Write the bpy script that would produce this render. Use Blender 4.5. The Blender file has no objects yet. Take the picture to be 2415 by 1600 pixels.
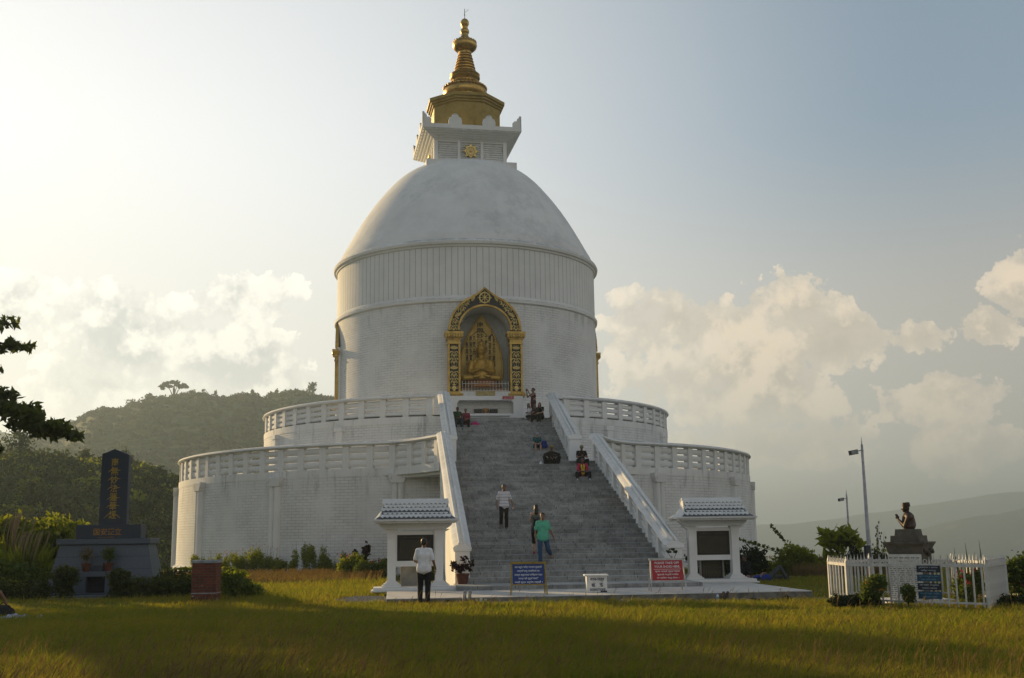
import bpy, math, random
import numpy as np
from mathutils import Vector, Matrix, Euler

SC = bpy.context.scene
COL = SC.collection
PI = math.pi
R_ = math.radians
rnd = random.Random(7)
RNG = np.random.default_rng(11)

# ------------------------------------------------------------------ camera
EYE = np.array([-4.6811, -70.8545, 1.7848])
YAW, PITCH, ROLL = 0.1078, 0.1758, -0.0135
_rt = np.array([math.cos(YAW), -math.sin(YAW), 0])
_f0 = np.array([math.sin(YAW), math.cos(YAW), 0])
_u0 = np.array([0, 0, 1.0])
_F = _f0*math.cos(PITCH) + _u0*math.sin(PITCH)
_U = -_f0*math.sin(PITCH) + _u0*math.cos(PITCH)
_cr, _sr = math.cos(ROLL), math.sin(ROLL)
_right = _rt*_cr + _U*_sr
_up = -_rt*_sr + _U*_cr
cam_d = bpy.data.cameras.new('camera')
cam_d.lens = 38.715
cam_d.sensor_width = 36
cam_d.clip_start = 0.2
cam_d.clip_end = 20000
cam = bpy.data.objects.new('camera', cam_d)
COL.objects.link(cam)
M = Matrix.Identity(4)
for i in range(3):
    M[i][0] = _right[i]; M[i][1] = _up[i]; M[i][2] = -_F[i]; M[i][3] = EYE[i]
cam.matrix_world = M
SC.camera = cam

# ------------------------------------------------------------------ light
SUN_AZ, SUN_EL = R_(-37), R_(12.5)          # azimuth from +Y, negative to the left
SDIR = Vector((math.sin(SUN_AZ)*math.cos(SUN_EL), math.cos(SUN_AZ)*math.cos(SUN_EL), math.sin(SUN_EL)))
sun_d = bpy.data.lights.new('sun', 'SUN')
sun_d.energy = 5.0
sun_d.angle = R_(0.5)
sun_d.color = (1.0, 0.71, 0.335)
sun = bpy.data.objects.new('sun', sun_d)
COL.objects.link(sun)
sun.rotation_euler = (-SDIR).to_track_quat('-Z', 'Y').to_euler()

SC.view_settings.view_transform = 'Standard'
SC.view_settings.look = 'None'
SC.view_settings.exposure = 0.45
SC.view_settings.gamma = 1.0
SC.cycles.use_denoising = True
SC.cycles.max_bounces = 6
SC.cycles.volume_bounces = 0
SC.cycles.transparent_max_bounces = 4
SC.cycles.caustics_reflective = False
SC.cycles.caustics_refractive = False


class NT:
    """small helper for node trees"""
    def __init__(s, tree):
        s.t = tree; s.n = tree.nodes; s.l = tree.links
    def new(s, typ, **kw):
        n = s.n.new(typ)
        for k, v in kw.items():
            setattr(n, k, v)
        return n
    def link(s, a, b):
        s.l.new(a, b)
    def val(s, sock, v):
        if isinstance(v, (int, float)):
            sock.default_value = v
        elif isinstance(v, (tuple, list)):
            sock.default_value = tuple(v) + ((1.0,) if len(v) == 3 and sock.type == 'RGBA' else ())
        else:
            s.l.new(v, sock)
    def math(s, op, a, b=0.0, c=None, clamp=False):
        n = s.new('ShaderNodeMath', operation=op); n.use_clamp = clamp
        s.val(n.inputs[0], a); s.val(n.inputs[1], b)
        if c is not None: s.val(n.inputs[2], c)
        return n.outputs[0]
    def vmath(s, op, a, b=None):
        n = s.new('ShaderNodeVectorMath', operation=op)
        s.val(n.inputs[0], a)
        if b is not None: s.val(n.inputs[1], b)
        return n.outputs['Value'] if op in ('DOT_PRODUCT', 'LENGTH', 'DISTANCE') else n.outputs[0]
    def mix(s, f, a, b, blend='MIX'):
        n = s.new('ShaderNodeMix', data_type='RGBA', blend_type=blend)
        s.val(n.inputs[0], f); s.val(n.inputs[6], a); s.val(n.inputs[7], b)
        return n.outputs[2]
    def smooth(s, v, lo, hi, a=0.0, b=1.0):
        n = s.new('ShaderNodeMapRange', interpolation_type='SMOOTHSTEP')
        s.val(n.inputs[0], v); s.val(n.inputs[1], lo); s.val(n.inputs[2], hi)
        s.val(n.inputs[3], a); s.val(n.inputs[4], b)
        return n.outputs[0]
    def noise(s, vec, scale, detail=4.0, rough=0.55, dist=0.0):
        n = s.new('ShaderNodeTexNoise')
        if vec is not None: s.l.new(vec, n.inputs['Vector'])
        n.inputs['Scale'].default_value = scale
        n.inputs['Detail'].default_value = detail
        n.inputs['Roughness'].default_value = rough
        n.inputs['Distortion'].default_value = dist
        return n.outputs[0]
    def sep(s, v):
        n = s.new('ShaderNodeSeparateXYZ'); s.l.new(v, n.inputs[0]); return n.outputs
    def comb(s, x, y, z):
        n = s.new('ShaderNodeCombineXYZ')
        s.val(n.inputs[0], x); s.val(n.inputs[1], y); s.val(n.inputs[2], z)
        return n.outputs[0]


# ------------------------------------------------------------------ sky
def sky():
    w = bpy.data.worlds.new('World'); SC.world = w
    w.use_nodes = True
    k = NT(w.node_tree); k.n.clear()
    out = k.new('ShaderNodeOutputWorld'); bg = k.new('ShaderNodeBackground')
    bg.inputs['Strength'].default_value = 0.074
    sk = k.new('ShaderNodeTexSky', sky_type='NISHITA')
    sk.sun_disc = False
    sk.sun_elevation = SUN_EL
    sk.sun_rotation = SUN_AZ
    sk.altitude = 1100
    sk.air_density = 1.0; sk.dust_density = 1.6; sk.ozone_density = 1.0
    d = k.new('ShaderNodeTexCoord').outputs['Generated']
    d = k.vmath('NORMALIZE', d)
    X, Y, Z = k.sep(d)[:3]
    az = k.math('MULTIPLY', k.math('ARCTAN2', X, Y), 57.29578)
    el = k.math('MULTIPLY', k.math('ARCSINE', Z), 57.29578)
    toward = k.vmath('DOT_PRODUCT', d, tuple(SDIR))
    base = sk.outputs[0]
    # humid evening air: the blue is washed out, more so toward the sun and the horizon
    veil_amt = k.smooth(el, 58.0, 8.0, 0.30, 0.88)
    glow = k.smooth(toward, 0.45, 1.0)
    veil = k.mix(glow, (3.1, 4.0, 4.8), (12.2, 12.1, 11.7))
    low = k.math('MULTIPLY', k.smooth(el, 21.0, 9.0), k.smooth(el, -2.0, 5.0, .55, 1.0))
    veil = k.mix(k.math('MULTIPLY', low, 0.85), veil, k.mix(k.smooth(toward, 0.35, 0.95), (5.9, 5.3, 4.3), (10.0, 9.7, 8.7)))
    # brightness added to the unseen sky opposite the sun, lifting the shaded walls
    anti = k.smooth(toward, 0.15, -0.75)
    veil = k.mix(k.math('MULTIPLY', anti, k.smooth(el, 75.0, 10.0)), veil, (9.6, 8.9, 7.9))
    base = k.mix(veil_amt, base, veil)
    # clouds: heaps placed by bearing and height, edges broken by noise
    wob = k.noise(d, 13.0, 7.0, 0.62)
    wob2 = k.noise(d, 42.0, 6.0, 0.6)
    heaps = [(-13.0, 9.4, 3.4, 3.4), (-7.7, 12.2, 2.9, 2.0), (-9.8, 9.0, 3.2, 1.2), (-14.0, 7.3, 4.0, 2.0), (-19.5, 11.0, 3.0, 2.0), (-7.8, 8.5, 3.6, 2.6), (-27, 7, 6, 4),
             (16.8, 10.6, 5.6, 2.2), (18.4, 8.0, 5.0, 3.0), (22.8, 9.0, 3.4, 1.7), (27.0, 9.3, 2.4, 1.2), (31.8, 11.4, 2.0, 2.2), (29.8, 9.4, 2.0, 1.3),
             (19.1, 4.0, 6.5, 1.3), (28.2, 6.4, 5.0, 1.7), (29.1, 3.8, 4.0, 1.4), (42, 9, 8, 5), (56, 11, 10, 6)]
    dens = None; lump = None
    for (a0, e0, wa, we) in heaps:
        u = k.math('DIVIDE', k.math('SUBTRACT', az, a0), wa)
        v = k.math('DIVIDE', k.math('SUBTRACT', el, e0), we)
        r = k.math('SUBTRACT', 1.0, k.math('SQRT', k.math('ADD', k.math('MULTIPLY', u, u), k.math('MULTIPLY', v, v))))
        dens = r if dens is None else k.math('MAXIMUM', dens, r)
    dd = k.math('ADD', dens, k.math('MULTIPLY', k.math('SUBTRACT', wob, 0.5), 3.4))
    dd = k.math('ADD', dd, k.math('MULTIPLY', k.math('SUBTRACT', wob2, 0.5), 1.0))
    mask = k.math('ADD', k.math('MULTIPLY', k.smooth(dd, 0.06, 0.15), .62), k.math('MULTIPLY', k.smooth(dd, 0.06, 0.9), .38))
    # sunlit rims toward the upper side of each heap, greyer bodies
    d2 = k.vmath('ADD', d, (-0.012, 0.0, 0.016))
    wob_b = k.noise(d2, 13.0, 7.0, 0.62)
    wob_c = k.noise(d2, 42.0, 6.0, 0.6)
    rel = k.math('ADD', k.math('MULTIPLY', k.math('SUBTRACT', wob, wob_b), 5.0), k.math('MULTIPLY', k.math('SUBTRACT', wob2, wob_c), 1.6))
    lit = k.smooth(rel, -0.35, 0.55)
    rim = k.smooth(dd, 0.75, 0.1)
    lit = k.math('ADD', k.math('MULTIPLY', lit, 0.7), k.math('MULTIPLY', rim, 0.3), clamp=True)
    sunside = k.smooth(toward, 0.55, 0.93)
    dark = k.mix(sunside, (6.3, 5.6, 4.5), (6.9, 7.1, 6.9))
    bright = k.mix(sunside, (11.2, 9.2, 6.7), (14.0, 13.4, 11.8))
    ccol = k.mix(lit, dark, bright)
    mask = k.math('MULTIPLY', mask, k.smooth(el, 2.0, 11.0, 0.40, 0.92))
    final = k.mix(mask, base, ccol)
    k.link(final, bg.inputs['Color']); k.link(bg.outputs[0], out.inputs['Surface'])
sky()


# ------------------------------------------------------------------ materials
def new_mat(name):
    m = bpy.data.materials.new(name); m.use_nodes = True
    k = NT(m.node_tree); k.n.clear()
    out = k.new('ShaderNodeOutputMaterial')
    return m, k, out

def principled(k, out, col, rough=0.6, metal=0.0, bump=None, bstr=0.3, bdist=0.02, spec=0.5):
    p = k.new('ShaderNodeBsdfPrincipled')
    k.val(p.inputs['Base Color'], col); k.val(p.inputs['Roughness'], rough)
    p.inputs['Metallic'].default_value = metal
    p.inputs['Specular IOR Level'].default_value = spec
    if bump is not None:
        b = k.new('ShaderNodeBump'); b.inputs['Strength'].default_value = bstr; b.inputs['Distance'].default_value = bdist
        k.link(bump, b.inputs['Height']); k.link(b.outputs[0], p.inputs['Normal'])
    k.link(p.outputs[0], out.inputs['Surface'])
    return p

def plain(name, col, rough=0.6, metal=0.0, var=0.18, scale=6.0, bstr=0.15, spec=0.4):
    m, k, out = new_mat(name)
    v = k.new('ShaderNodeTexCoord').outputs['Object']
    n = k.noise(v, scale, 5.0)
    c = k.mix(k.smooth(n, 0.3, 0.7), tuple(x*(1-var) for x in col), tuple(min(1, x*(1+var)) for x in col))
    principled(k, out, c, rough, metal, n, bstr, 0.02, spec)
    return m

def whitewash(name, col=(0.77, 0.77, 0.755), grime=0.5, brick=None, grooves=None, top=0.75, mott=0.0, ledges=()):
    """limewashed masonry: faint mottling, rain streaks, mould on upward faces"""
    m, k, out = new_mat(name)
    tc = k.new('ShaderNodeTexCoord'); v = tc.outputs['Object']
    x, y, z = k.sep(v)[:3]
    big = k.noise(v, 0.35, 6.0, 0.65)
    fine = k.noise(v, 5.0, 6.0, 0.7)
    st = k.vmath('MULTIPLY', v, (2.2, 2.2, 0.16))
    streak = k.noise(st, 1.6, 5.0, 0.7)
    c = k.mix(k.smooth(big, 0.35, 0.7), col, tuple(q*0.87 for q in col))
    grimecol = (0.13, 0.14, 0.145)
    s = k.math('MULTIPLY', k.smooth(streak, 0.58, 0.78), k.smooth(fine, 0.38, 0.62))
    c = k.mix(k.math('MULTIPLY', s, 0.55*grime), c, grimecol)
    spots = k.smooth(k.noise(v, 1.7, 8.0, 0.75), 0.64, 0.74)
    c = k.mix(k.math('MULTIPLY', spots, 0.4*grime), c, grimecol)
    for zl in ledges:
        fall = k.math('MULTIPLY', k.smooth(z, zl-1.5, zl), k.math('LESS_THAN', z, zl+.02))
        lm = k.math('MULTIPLY', fall, k.smooth(k.noise(k.vmath('MULTIPLY', v, (1.7, 1.7, .22)), 1.3, 7.0, .75), .50, .68))
        c = k.mix(k.math('MULTIPLY', lm, .5), c, (.13, .14, .14))
    if mott:
        blot = k.math('MULTIPLY', k.smooth(k.noise(v, 0.5, 9.0, 0.8), 0.45, 0.62), k.smooth(k.noise(v, 0.16, 2.0), 0.35, 0.6))
        c = k.mix(k.math('MULTIPLY', blot, mott), c, (0.30, 0.32, 0.33))
    g = k.new('ShaderNodeNewGeometry')
    up = k.sep(g.outputs['Normal'])[2]
    upm = k.math('MULTIPLY', k.smooth(up, 0.35, 0.85), k.smooth(k.noise(v, 2.4, 7.0, 0.75), 0.36, 0.60))
    if top:
        c = k.mix(k.math('MULTIPLY', upm, top), c, (0.24, 0.26, 0.28))
    h = fine
    if brick:
        ang = k.math('MULTIPLY', k.math('ARCTAN2', x, y), brick)
        bt = k.new('ShaderNodeTexBrick')
        k.link(k.comb(ang, z, 0.0), bt.inputs['Vector'])
        bt.inputs['Scale'].default_value = 1.0
        bt.inputs['Brick Width'].default_value = 0.46; bt.inputs['Row Height'].default_value = 0.145
        bt.inputs['Mortar Size'].default_value = 0.011; bt.inputs['Mortar Smooth'].default_value = 0.35
        bt.inputs['Color1'].default_value = (1, 1, 1, 1); bt.inputs['Color2'].default_value = (0.90, 0.90, 0.90, 1)
        bt.inputs['Mortar'].default_value = (0.50, 0.50, 0.50, 1)
        f = k.smooth(k.noise(v, 0.55, 4.0, .7), 0.32, 0.66, .15, 1.0)
        c = k.mix(f, c, k.mix(1.0, c, bt.outputs['Color'], 'MULTIPLY'))
        h = k.math('ADD', k.math('MULTIPLY', bt.outputs['Color'], 0.8), k.math('MULTIPLY', fine, 0.5))
    if grooves:
        ang = k.math('FRACT', k.math('MULTIPLY', k.math('ADD', k.math('ARCTAN2', x, y), 4.0), grooves/(2*PI)))
        gm = k.math('SUBTRACT', 1.0, k.smooth(k.math('ABSOLUTE', k.math('SUBTRACT', ang, 0.5)), 0.025, 0.06))
        c = k.mix(k.math('MULTIPLY', gm, 0.75), c, (0.22, 0.22, 0.22))
        h = k.math('SUBTRACT', fine, gm)
    principled(k, out, c, 0.85, 0.0, h, 0.42 if brick else 0.45, 0.028 if brick else 0.02, 0.25)
    return m

def gold(name, col=(0.52, 0.345, 0.09), dark=(0.17, 0.085, 0.022), rough=0.38, metal=0.75, amt=0.6):
    m, k, out = new_mat(name)
    v = k.new('ShaderNodeTexCoord').outputs['Object']
    n = k.noise(v, 2.2, 7.0, 0.7)
    c = k.mix(k.math('MULTIPLY', k.smooth(n, 0.45, 0.72), amt), col, dark)
    principled(k, out, c, k.smooth(n, 0.3, 0.7, rough*0.8, rough*1.4), metal, n, 0.15, 0.02)
    return m

def foliage(name, c1, c2, c3=None, trans=0.35, scale=1.5):
    m, k, out = new_mat(name)
    v = k.new('ShaderNodeTexCoord').outputs['Object']
    n = k.noise(v, scale, 4.0, 0.7)
    n2 = k.noise(v, scale*7.0, 2.0)
    c = k.mix(k.smooth(k.math('ADD', k.math('MULTIPLY', n, 0.6), k.math('MULTIPLY', n2, 0.4)), 0.36, 0.64), c1, c2)
    if c3: c = k.mix(k.smooth(k.noise(v, scale*2.3, 3.0), 0.6, 0.72), c, c3)
    d = k.new('ShaderNodeBsdfDiffuse'); t = k.new('ShaderNodeBsdfTranslucent'); g = k.new('ShaderNodeBsdfGlossy')
    k.link(c, d.inputs[0]); k.link(k.mix(1.0, c, (1.35, 1.25, 0.55), 'MULTIPLY'), t.inputs[0])
    g.inputs['Roughness'].default_value = 0.5; g.inputs[0].default_value = (0.6, 0.6, 0.55, 1)
    mx = k.new('ShaderNodeMixShader'); mx.inputs[0].default_value = trans
    k.link(d.outputs[0], mx.inputs[1]); k.link(t.outputs[0], mx.inputs[2])
    mg = k.new('ShaderNodeMixShader'); mg.inputs[0].default_value = 0.03
    k.link(mx.outputs[0], mg.inputs[1]); k.link(g.outputs[0], mg.inputs[2])
    k.link(mg.outputs[0], out.inputs['Surface'])
    return m

def step_stone(name, col=(0.30, 0.305, 0.30)):
    m, k, out = new_mat(name)
    v = k.new('ShaderNodeTexCoord').outputs['Object']
    x, y, z = k.sep(v)[:3]
    n = k.noise(v, 1.2, 8.0, 0.75); f = k.noise(v, 14.0, 5.0, 0.7)
    c = k.mix(k.smooth(n, 0.3, 0.7), tuple(q*0.62 for q in col), tuple(q*1.2 for q in col))
    c = k.mix(k.math('MULTIPLY', k.smooth(f, 0.52, 0.7), 0.5), c, (0.11, 0.115, 0.115))
    c = k.mix(k.math('MULTIPLY', k.smooth(k.noise(k.vmath('MULTIPLY', v, (1, 1, 0.3)), 3.0, 6.0, 0.8), 0.62, 0.75), 0.5), c, (0.5, 0.51, 0.5))
    row = k.math('FLOOR', k.math('DIVIDE', z, 0.1713))
    ph = k.math('MULTIPLY', k.math('FRACT', k.math('MULTIPLY', row, 0.381)), 1.1)
    j = k.math('FRACT', k.math('DIVIDE', k.math('ADD', x, ph), 1.15))
    joint = k.math('SUBTRACT', 1.0, k.smooth(k.math('ABSOLUTE', k.math('SUBTRACT', j, 0.5)), 0.006, 0.014))
    blk = k.new('ShaderNodeTexWhiteNoise'); blk.noise_dimensions = '2D'
    k.link(k.comb(k.math('FLOOR', k.math('DIVIDE', k.math('ADD', x, k.math('ADD', ph, 0.575)), 1.15)), row, 0.0), blk.inputs['Vector'])
    c = k.mix(0.45, c, k.mix(blk.outputs[0], (0.62, 0.63, 0.64), (1.25, 1.25, 1.22)), 'MULTIPLY')
    f2 = k.noise(k.vmath('MULTIPLY', v, (1.0, 1.0, .8)), 7.0, 6.0, .75)
    c = k.mix(k.math('MULTIPLY', k.smooth(f2, .50, .64), .42), c, (0.10, 0.105, 0.105))
    c = k.mix(k.math('MULTIPLY', k.smooth(f2, .46, .34), .35), c, (0.46, 0.47, 0.46))
    upn = k.sep(k.new('ShaderNodeNewGeometry').outputs['Normal'])[2]
    c = k.mix(k.math('MULTIPLY', k.smooth(upn, .3, .9), .35), c, (0.50, 0.50, 0.48))
    c = k.mix(k.math('MULTIPLY', joint, 0.8), c, (0.06, 0.06, 0.06))
    principled(k, out, c, 0.85, 0.0, f, 0.5, 0.02, 0.25)
    return m

MT = {}
MT['white_brick'] = whitewash('white_brick', brick=17.7, grime=0.8, ledges=(4.74, 7.7))
MT['white_brick_drum'] = whitewash('white_brick_drum', brick=8.4, grime=0.4, ledges=(15.15,))
MT['white_panel'] = whitewash('white_panel', grooves=144, grime=0.3)
MT['white_trim'] = whitewash('white_trim', grime=1.0, ledges=(5.04, 8.06))
MT['white_stair'] = whitewash('white_stair', grime=0.9, top=0.22)
MT['white_kiosk'] = whitewash('white_kiosk', col=(0.76, 0.76, 0.75), grime=0.35, top=0.25)
MT['white_dome'] = whitewash('white_dome', grime=0.3, top=0.0, mott=0.28)
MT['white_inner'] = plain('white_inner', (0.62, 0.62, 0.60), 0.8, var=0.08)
MT['step_stone'] = step_stone('step_stone')
MT['slab'] = plain('slab_concrete', (0.50, 0.48, 0.45), 0.85, var=0.14, scale=3.0)
MT['slab_edge'] = plain('slab_edge_concrete', (0.16, 0.16, 0.155), 0.9, var=0.35, scale=4.0, bstr=0.4)
MT['gold'] = gold('gold_paint', metal=0.55, rough=0.45)
MT['gold_spire'] = gold('gold_leaf_worn', (0.52, 0.33, 0.09), (0.12, 0.055, 0.016), 0.36, 0.85, 0.85)
MT['gold_flat'] = gold('gold_matt', (0.34, 0.235, 0.050), (0.21, 0.135, 0.03), 0.6, 0.15, 0.6)
MT['gold_bright'] = gold('gold_relief', (0.70, 0.53, 0.20), (0.35, 0.22, 0.06), 0.4, 0.45, 0.4)
MT['black_gloss'] = plain('black_lacquer', (0.012, 0.010, 0.010), 0.4, var=0.3)
MT['brush_black'] = plain('brush_black', (0.02, 0.012, 0.008), 0.6, var=0.2)
MT['granite'] = plain('dark_granite', (0.026, 0.036, 0.056), 0.4, var=0.12, scale=30, bstr=0.03)
MT['granite_grey'] = plain('grey_granite', (0.075, 0.094, 0.125), 0.45, var=0.10, scale=25, bstr=0.04)
MT['plaque'] = plain('dark_plaque', (0.014, 0.012, 0.009), 0.5, var=0.3, scale=4)
MT['tablet'] = plain('grey_tablet', (0.22, 0.22, 0.20), 0.6, var=0.25, scale=3)


# ------------------------------------------------------------------ mesh helpers
class MB:
    def __init__(s):
        s.v = []; s.f = []
    def add(s, V, F):
        o = len(s.v)
        s.v.extend([tuple(map(float, p)) for p in V])
        s.f.extend([tuple(i+o for i in f) for f in F])
        return s
    def box(s, x0, x1, y0, y1, z0, z1):
        V = [(x0,y0,z0),(x1,y0,z0),(x1,y1,z0),(x0,y1,z0),(x0,y0,z1),(x1,y0,z1),(x1,y1,z1),(x0,y1,z1)]
        return s.add(V, [(0,3,2,1),(4,5,6,7),(0,1,5,4),(1,2,6,5),(2,3,7,6),(3,0,4,7)])
    def frustum(s, cx, cy, z0, z1, hx0, hy0, hx1, hy1):
        V = [(cx-hx0,cy-hy0,z0),(cx+hx0,cy-hy0,z0),(cx+hx0,cy+hy0,z0),(cx-hx0,cy+hy0,z0),
             (cx-hx1,cy-hy1,z1),(cx+hx1,cy-hy1,z1),(cx+hx1,cy+hy1,z1),(cx-hx1,cy+hy1,z1)]
        return s.add(V, [(0,3,2,1),(4,5,6,7),(0,1,5,4),(1,2,6,5),(2,3,7,6),(3,0,4,7)])
    def lathe(s, prof, n=64, cx=0, cy=0, a0=0.0, a1=2*PI, rot=0.0):
        full = abs(a1-a0-2*PI) < 1e-6
        m = n if full else n+1
        V = []
        for (r, z) in prof:
            for i in range(m):
                a = a0+(a1-a0)*i/n+rot
                V.append((cx+r*math.sin(a), cy-r*math.cos(a), z))
        F = []
        for j in range(len(prof)-1):
            for i in range(n):
                i2 = (i+1) % m
                F.append((j*m+i, j*m+i2, (j+1)*m+i2, (j+1)*m+i))
        return s.add(V, F)
    def prism(s, poly, d0, d1, axis='y'):
        """poly: list of 2D points; extruded along axis from d0 to d1"""
        n = len(poly)
        def p(q, d):
            return (q[0], d, q[1]) if axis == 'y' else ((d, q[0], q[1]) if axis == 'x' else (q[0], q[1], d))
        V = [p(q, d0) for q in poly]+[p(q, d1) for q in poly]
        F = [tuple(range(n)), tuple(range(2*n-1, n-1, -1))]
        for i in range(n):
            j = (i+1) % n
            F.append((i, i+n, j+n, j))
        return s.add(V, F)
    def strip(s, outer, inner, d0, d1):
        """band between two 2D polylines (x,z) of equal length, extruded in y"""
        n = len(outer)
        V = []
        for d in (d0, d1):
            V += [(q[0], d, q[1]) for q in outer]+[(q[0], d, q[1]) for q in inner]
        F = []
        for i in range(n-1):
            F += [(i, n+i, n+i+1, i+1), (2*n+i, 2*n+i+1, 3*n+i+1, 3*n+i),
                  (i, i+1, 2*n+i+1, 2*n+i), (n+i, 3*n+i, 3*n+i+1, n+i+1)]
        F += [(0, 2*n, 3*n, n), (n-1, 2*n-1, 4*n-1, 3*n-1)]
        return s.add(V, F)
    def tube(s, pts, rad, n=8, cap=True):
        P = [Vector(p) for p in pts]
        if isinstance(rad, (int, float)): rad = [rad]*len(P)
        V = []; prev = None
        for i, p in enumerate(P):
            t = (P[min(i+1, len(P)-1)]-P[max(i-1, 0)]).normalized()
            if prev is None:
                a = t.orthogonal().normalized()
            else:
                a = (prev-t*prev.dot(t))
                a = a.normalized() if a.length > 1e-6 else t.orthogonal().normalized()
            prev = a; b = t.cross(a)
            for j in range(n):
                th = 2*PI*j/n
                V.append(p+(a*math.cos(th)+b*math.sin(th))*rad[i])
        F = []
        for i in range(len(P)-1):
            for j in range(n):
                k2 = (j+1) % n
                F.append((i*n+j, i*n+k2, (i+1)*n+k2, (i+1)*n+j))
        if cap:
            F.append(tuple(range(n-1, -1, -1))); F.append(tuple(range((len(P)-1)*n, len(P)*n)))
        return s.add(V, F)
    def sweep(s, path, sect, closed=False):
        """path: (x,y,z) points; sect: (offset to the right of travel, dz) closed section"""
        n = len(path); m = len(sect); V = []
        for i in range(n):
            a = Vector(path[(i-1) % n] if closed or i > 0 else path[i]); b = Vector(path[(i+1) % n] if closed or i < n-1 else path[i])
            t = b-a; t.z = 0; t.normalize(); r = Vector((t.y, -t.x, 0))
            for (o, dz) in sect:
                V.append((path[i][0]+r.x*o, path[i][1]+r.y*o, path[i][2]+dz))
        F = []
        for i in range(n if closed else n-1):
            i2 = (i+1) % n
            for j in range(m):
                j2 = (j+1) % m
                F.append((i*m+j, i2*m+j, i2*m+j2, i*m+j2))
        if not closed:
            F.append(tuple(range(m))); F.append(tuple(range((n-1)*m+m-1, (n-1)*m-1, -1)))
        return s.add(V, F)
    def ball(s, c, r, nu=10, nv=6, mat=None):
        if isinstance(r, (int, float)): r = (r, r, r)
        V = [(0, 0, -1)]
        for j in range(1, nv):
            ph = -PI/2+PI*j/nv
            for i in range(nu):
                th = 2*PI*i/nu
                V.append((math.cos(ph)*math.cos(th), math.cos(ph)*math.sin(th), math.sin(ph)))
        V.append((0, 0, 1))
        F = []
        for i in range(nu):
            F.append((0, 1+(i+1) % nu, 1+i))
            F.append((len(V)-1, 1+(nv-2)*nu+i, 1+(nv-2)*nu+(i+1) % nu))
        for j in range(nv-2):
            for i in range(nu):
                a = 1+j*nu+i; b = 1+j*nu+(i+1) % nu
                F.append((a, b, b+nu, a+nu))
        P = []
        for q in V:
            w = Vector((q[0]*r[0], q[1]*r[1], q[2]*r[2]))
            if mat is not None: w = mat @ w
            P.append((w.x+c[0], w.y+c[1], w.z+c[2]))
        return s.add(P, F)
    def caps(s, a, b, ra, rb=None, n=10):
        """closed tapered capsule"""
        rb = ra if rb is None else rb
        a = Vector(a); b = Vector(b); t = (b-a)
        L = t.length
        t = t.normalized() if L > 1e-6 else Vector((0, 0, 1))
        pts = []; rad = []
        for q in (-85, -55, -25):
            pts.append(a+t*ra*math.sin(R_(q))); rad.append(ra*math.cos(R_(q)))
        pts.append(a); rad.append(ra)
        pts.append(b); rad.append(rb)
        for q in (25, 55, 85):
            pts.append(b+t*rb*math.sin(R_(q))); rad.append(rb*math.cos(R_(q)))
        return s.tube(pts, rad, n)
    def xf(s, mat, start=0):
        for i in range(start, len(s.v)):
            w = mat @ Vector(s.v[i]); s.v[i] = (w.x, w.y, w.z)
        return s
    def mesh(s, name, mat=None, smooth=False):
        me = bpy.data.meshes.new(name)
        me.from_pydata(s.v, [], s.f)
        if mat: me.materials.append(mat)
        me.update()
        if smooth:
            me.polygons.foreach_set('use_smooth', [True]*len(me.polygons))
            me.set_sharp_from_angle(angle=R_(40))
        return me
    def build(s, name, mat, parent=None, smooth=False, bevel=0.0):
        o = bpy.data.objects.new(name, s.mesh(name, mat, smooth))
        COL.objects.link(o)
        if parent: o.parent = parent
        if bevel:
            b = o.modifiers.new('bevel', 'BEVEL'); b.width = bevel; b.segments = 2; b.limit_method = 'ANGLE'; b.angle_limit = R_(40)
        return o

def np_mesh(name, V, F, mat, parent=None):
    V = np.asarray(V, dtype=np.float32); F = np.asarray(F, dtype=np.int32)
    me = bpy.data.meshes.new(name)
    me.vertices.add(len(V)); me.vertices.foreach_set('co', V.ravel())
    nf, kf = F.shape
    me.loops.add(nf*kf); me.loops.foreach_set('vertex_index', F.ravel())
    me.polygons.add(nf); me.polygons.foreach_set('loop_start', np.arange(0, nf*kf, kf, dtype=np.int32))
    me.update(calc_edges=True)
    if mat: me.materials.append(mat)
    o = bpy.data.objects.new(name, me); COL.objects.link(o)
    if parent: o.parent = parent
    return o

def tag(o, label=None, cat=None, group=None, kind=None):
    if label: o['label'] = label
    if cat: o['category'] = cat
    if group: o['group'] = group
    if kind: o['kind'] = kind
    return o

def thing(name, loc=(0, 0, 0), rz=0.0, label=None, cat=None, group=None, scale=1.0):
    o = bpy.data.objects.new(name, None); COL.objects.link(o)
    o.empty_display_size = 0.3
    o.location = loc; o.rotation_euler = (0, 0, rz); o.scale = (scale,)*3
    return tag(o, label, cat, group)

def empty_part(name, parent, loc=(0, 0, 0), rz=0.0):
    o = bpy.data.objects.new(name, None); COL.objects.link(o); o.parent = parent
    o.location = loc; o.rotation_euler = (0, 0, rz)
    return o

def put(me, name, parent, mat=None):
    o = bpy.data.objects.new(name, me); COL.objects.link(o)
    o.parent = parent
    if mat is not None: o.matrix_local = mat
    return o

def copy_tree(o, parent=None, **kw):
    c = o.copy(); COL.objects.link(c); c.parent = parent
    for ch in list(o.children): copy_tree(ch, c)
    return c

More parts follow.
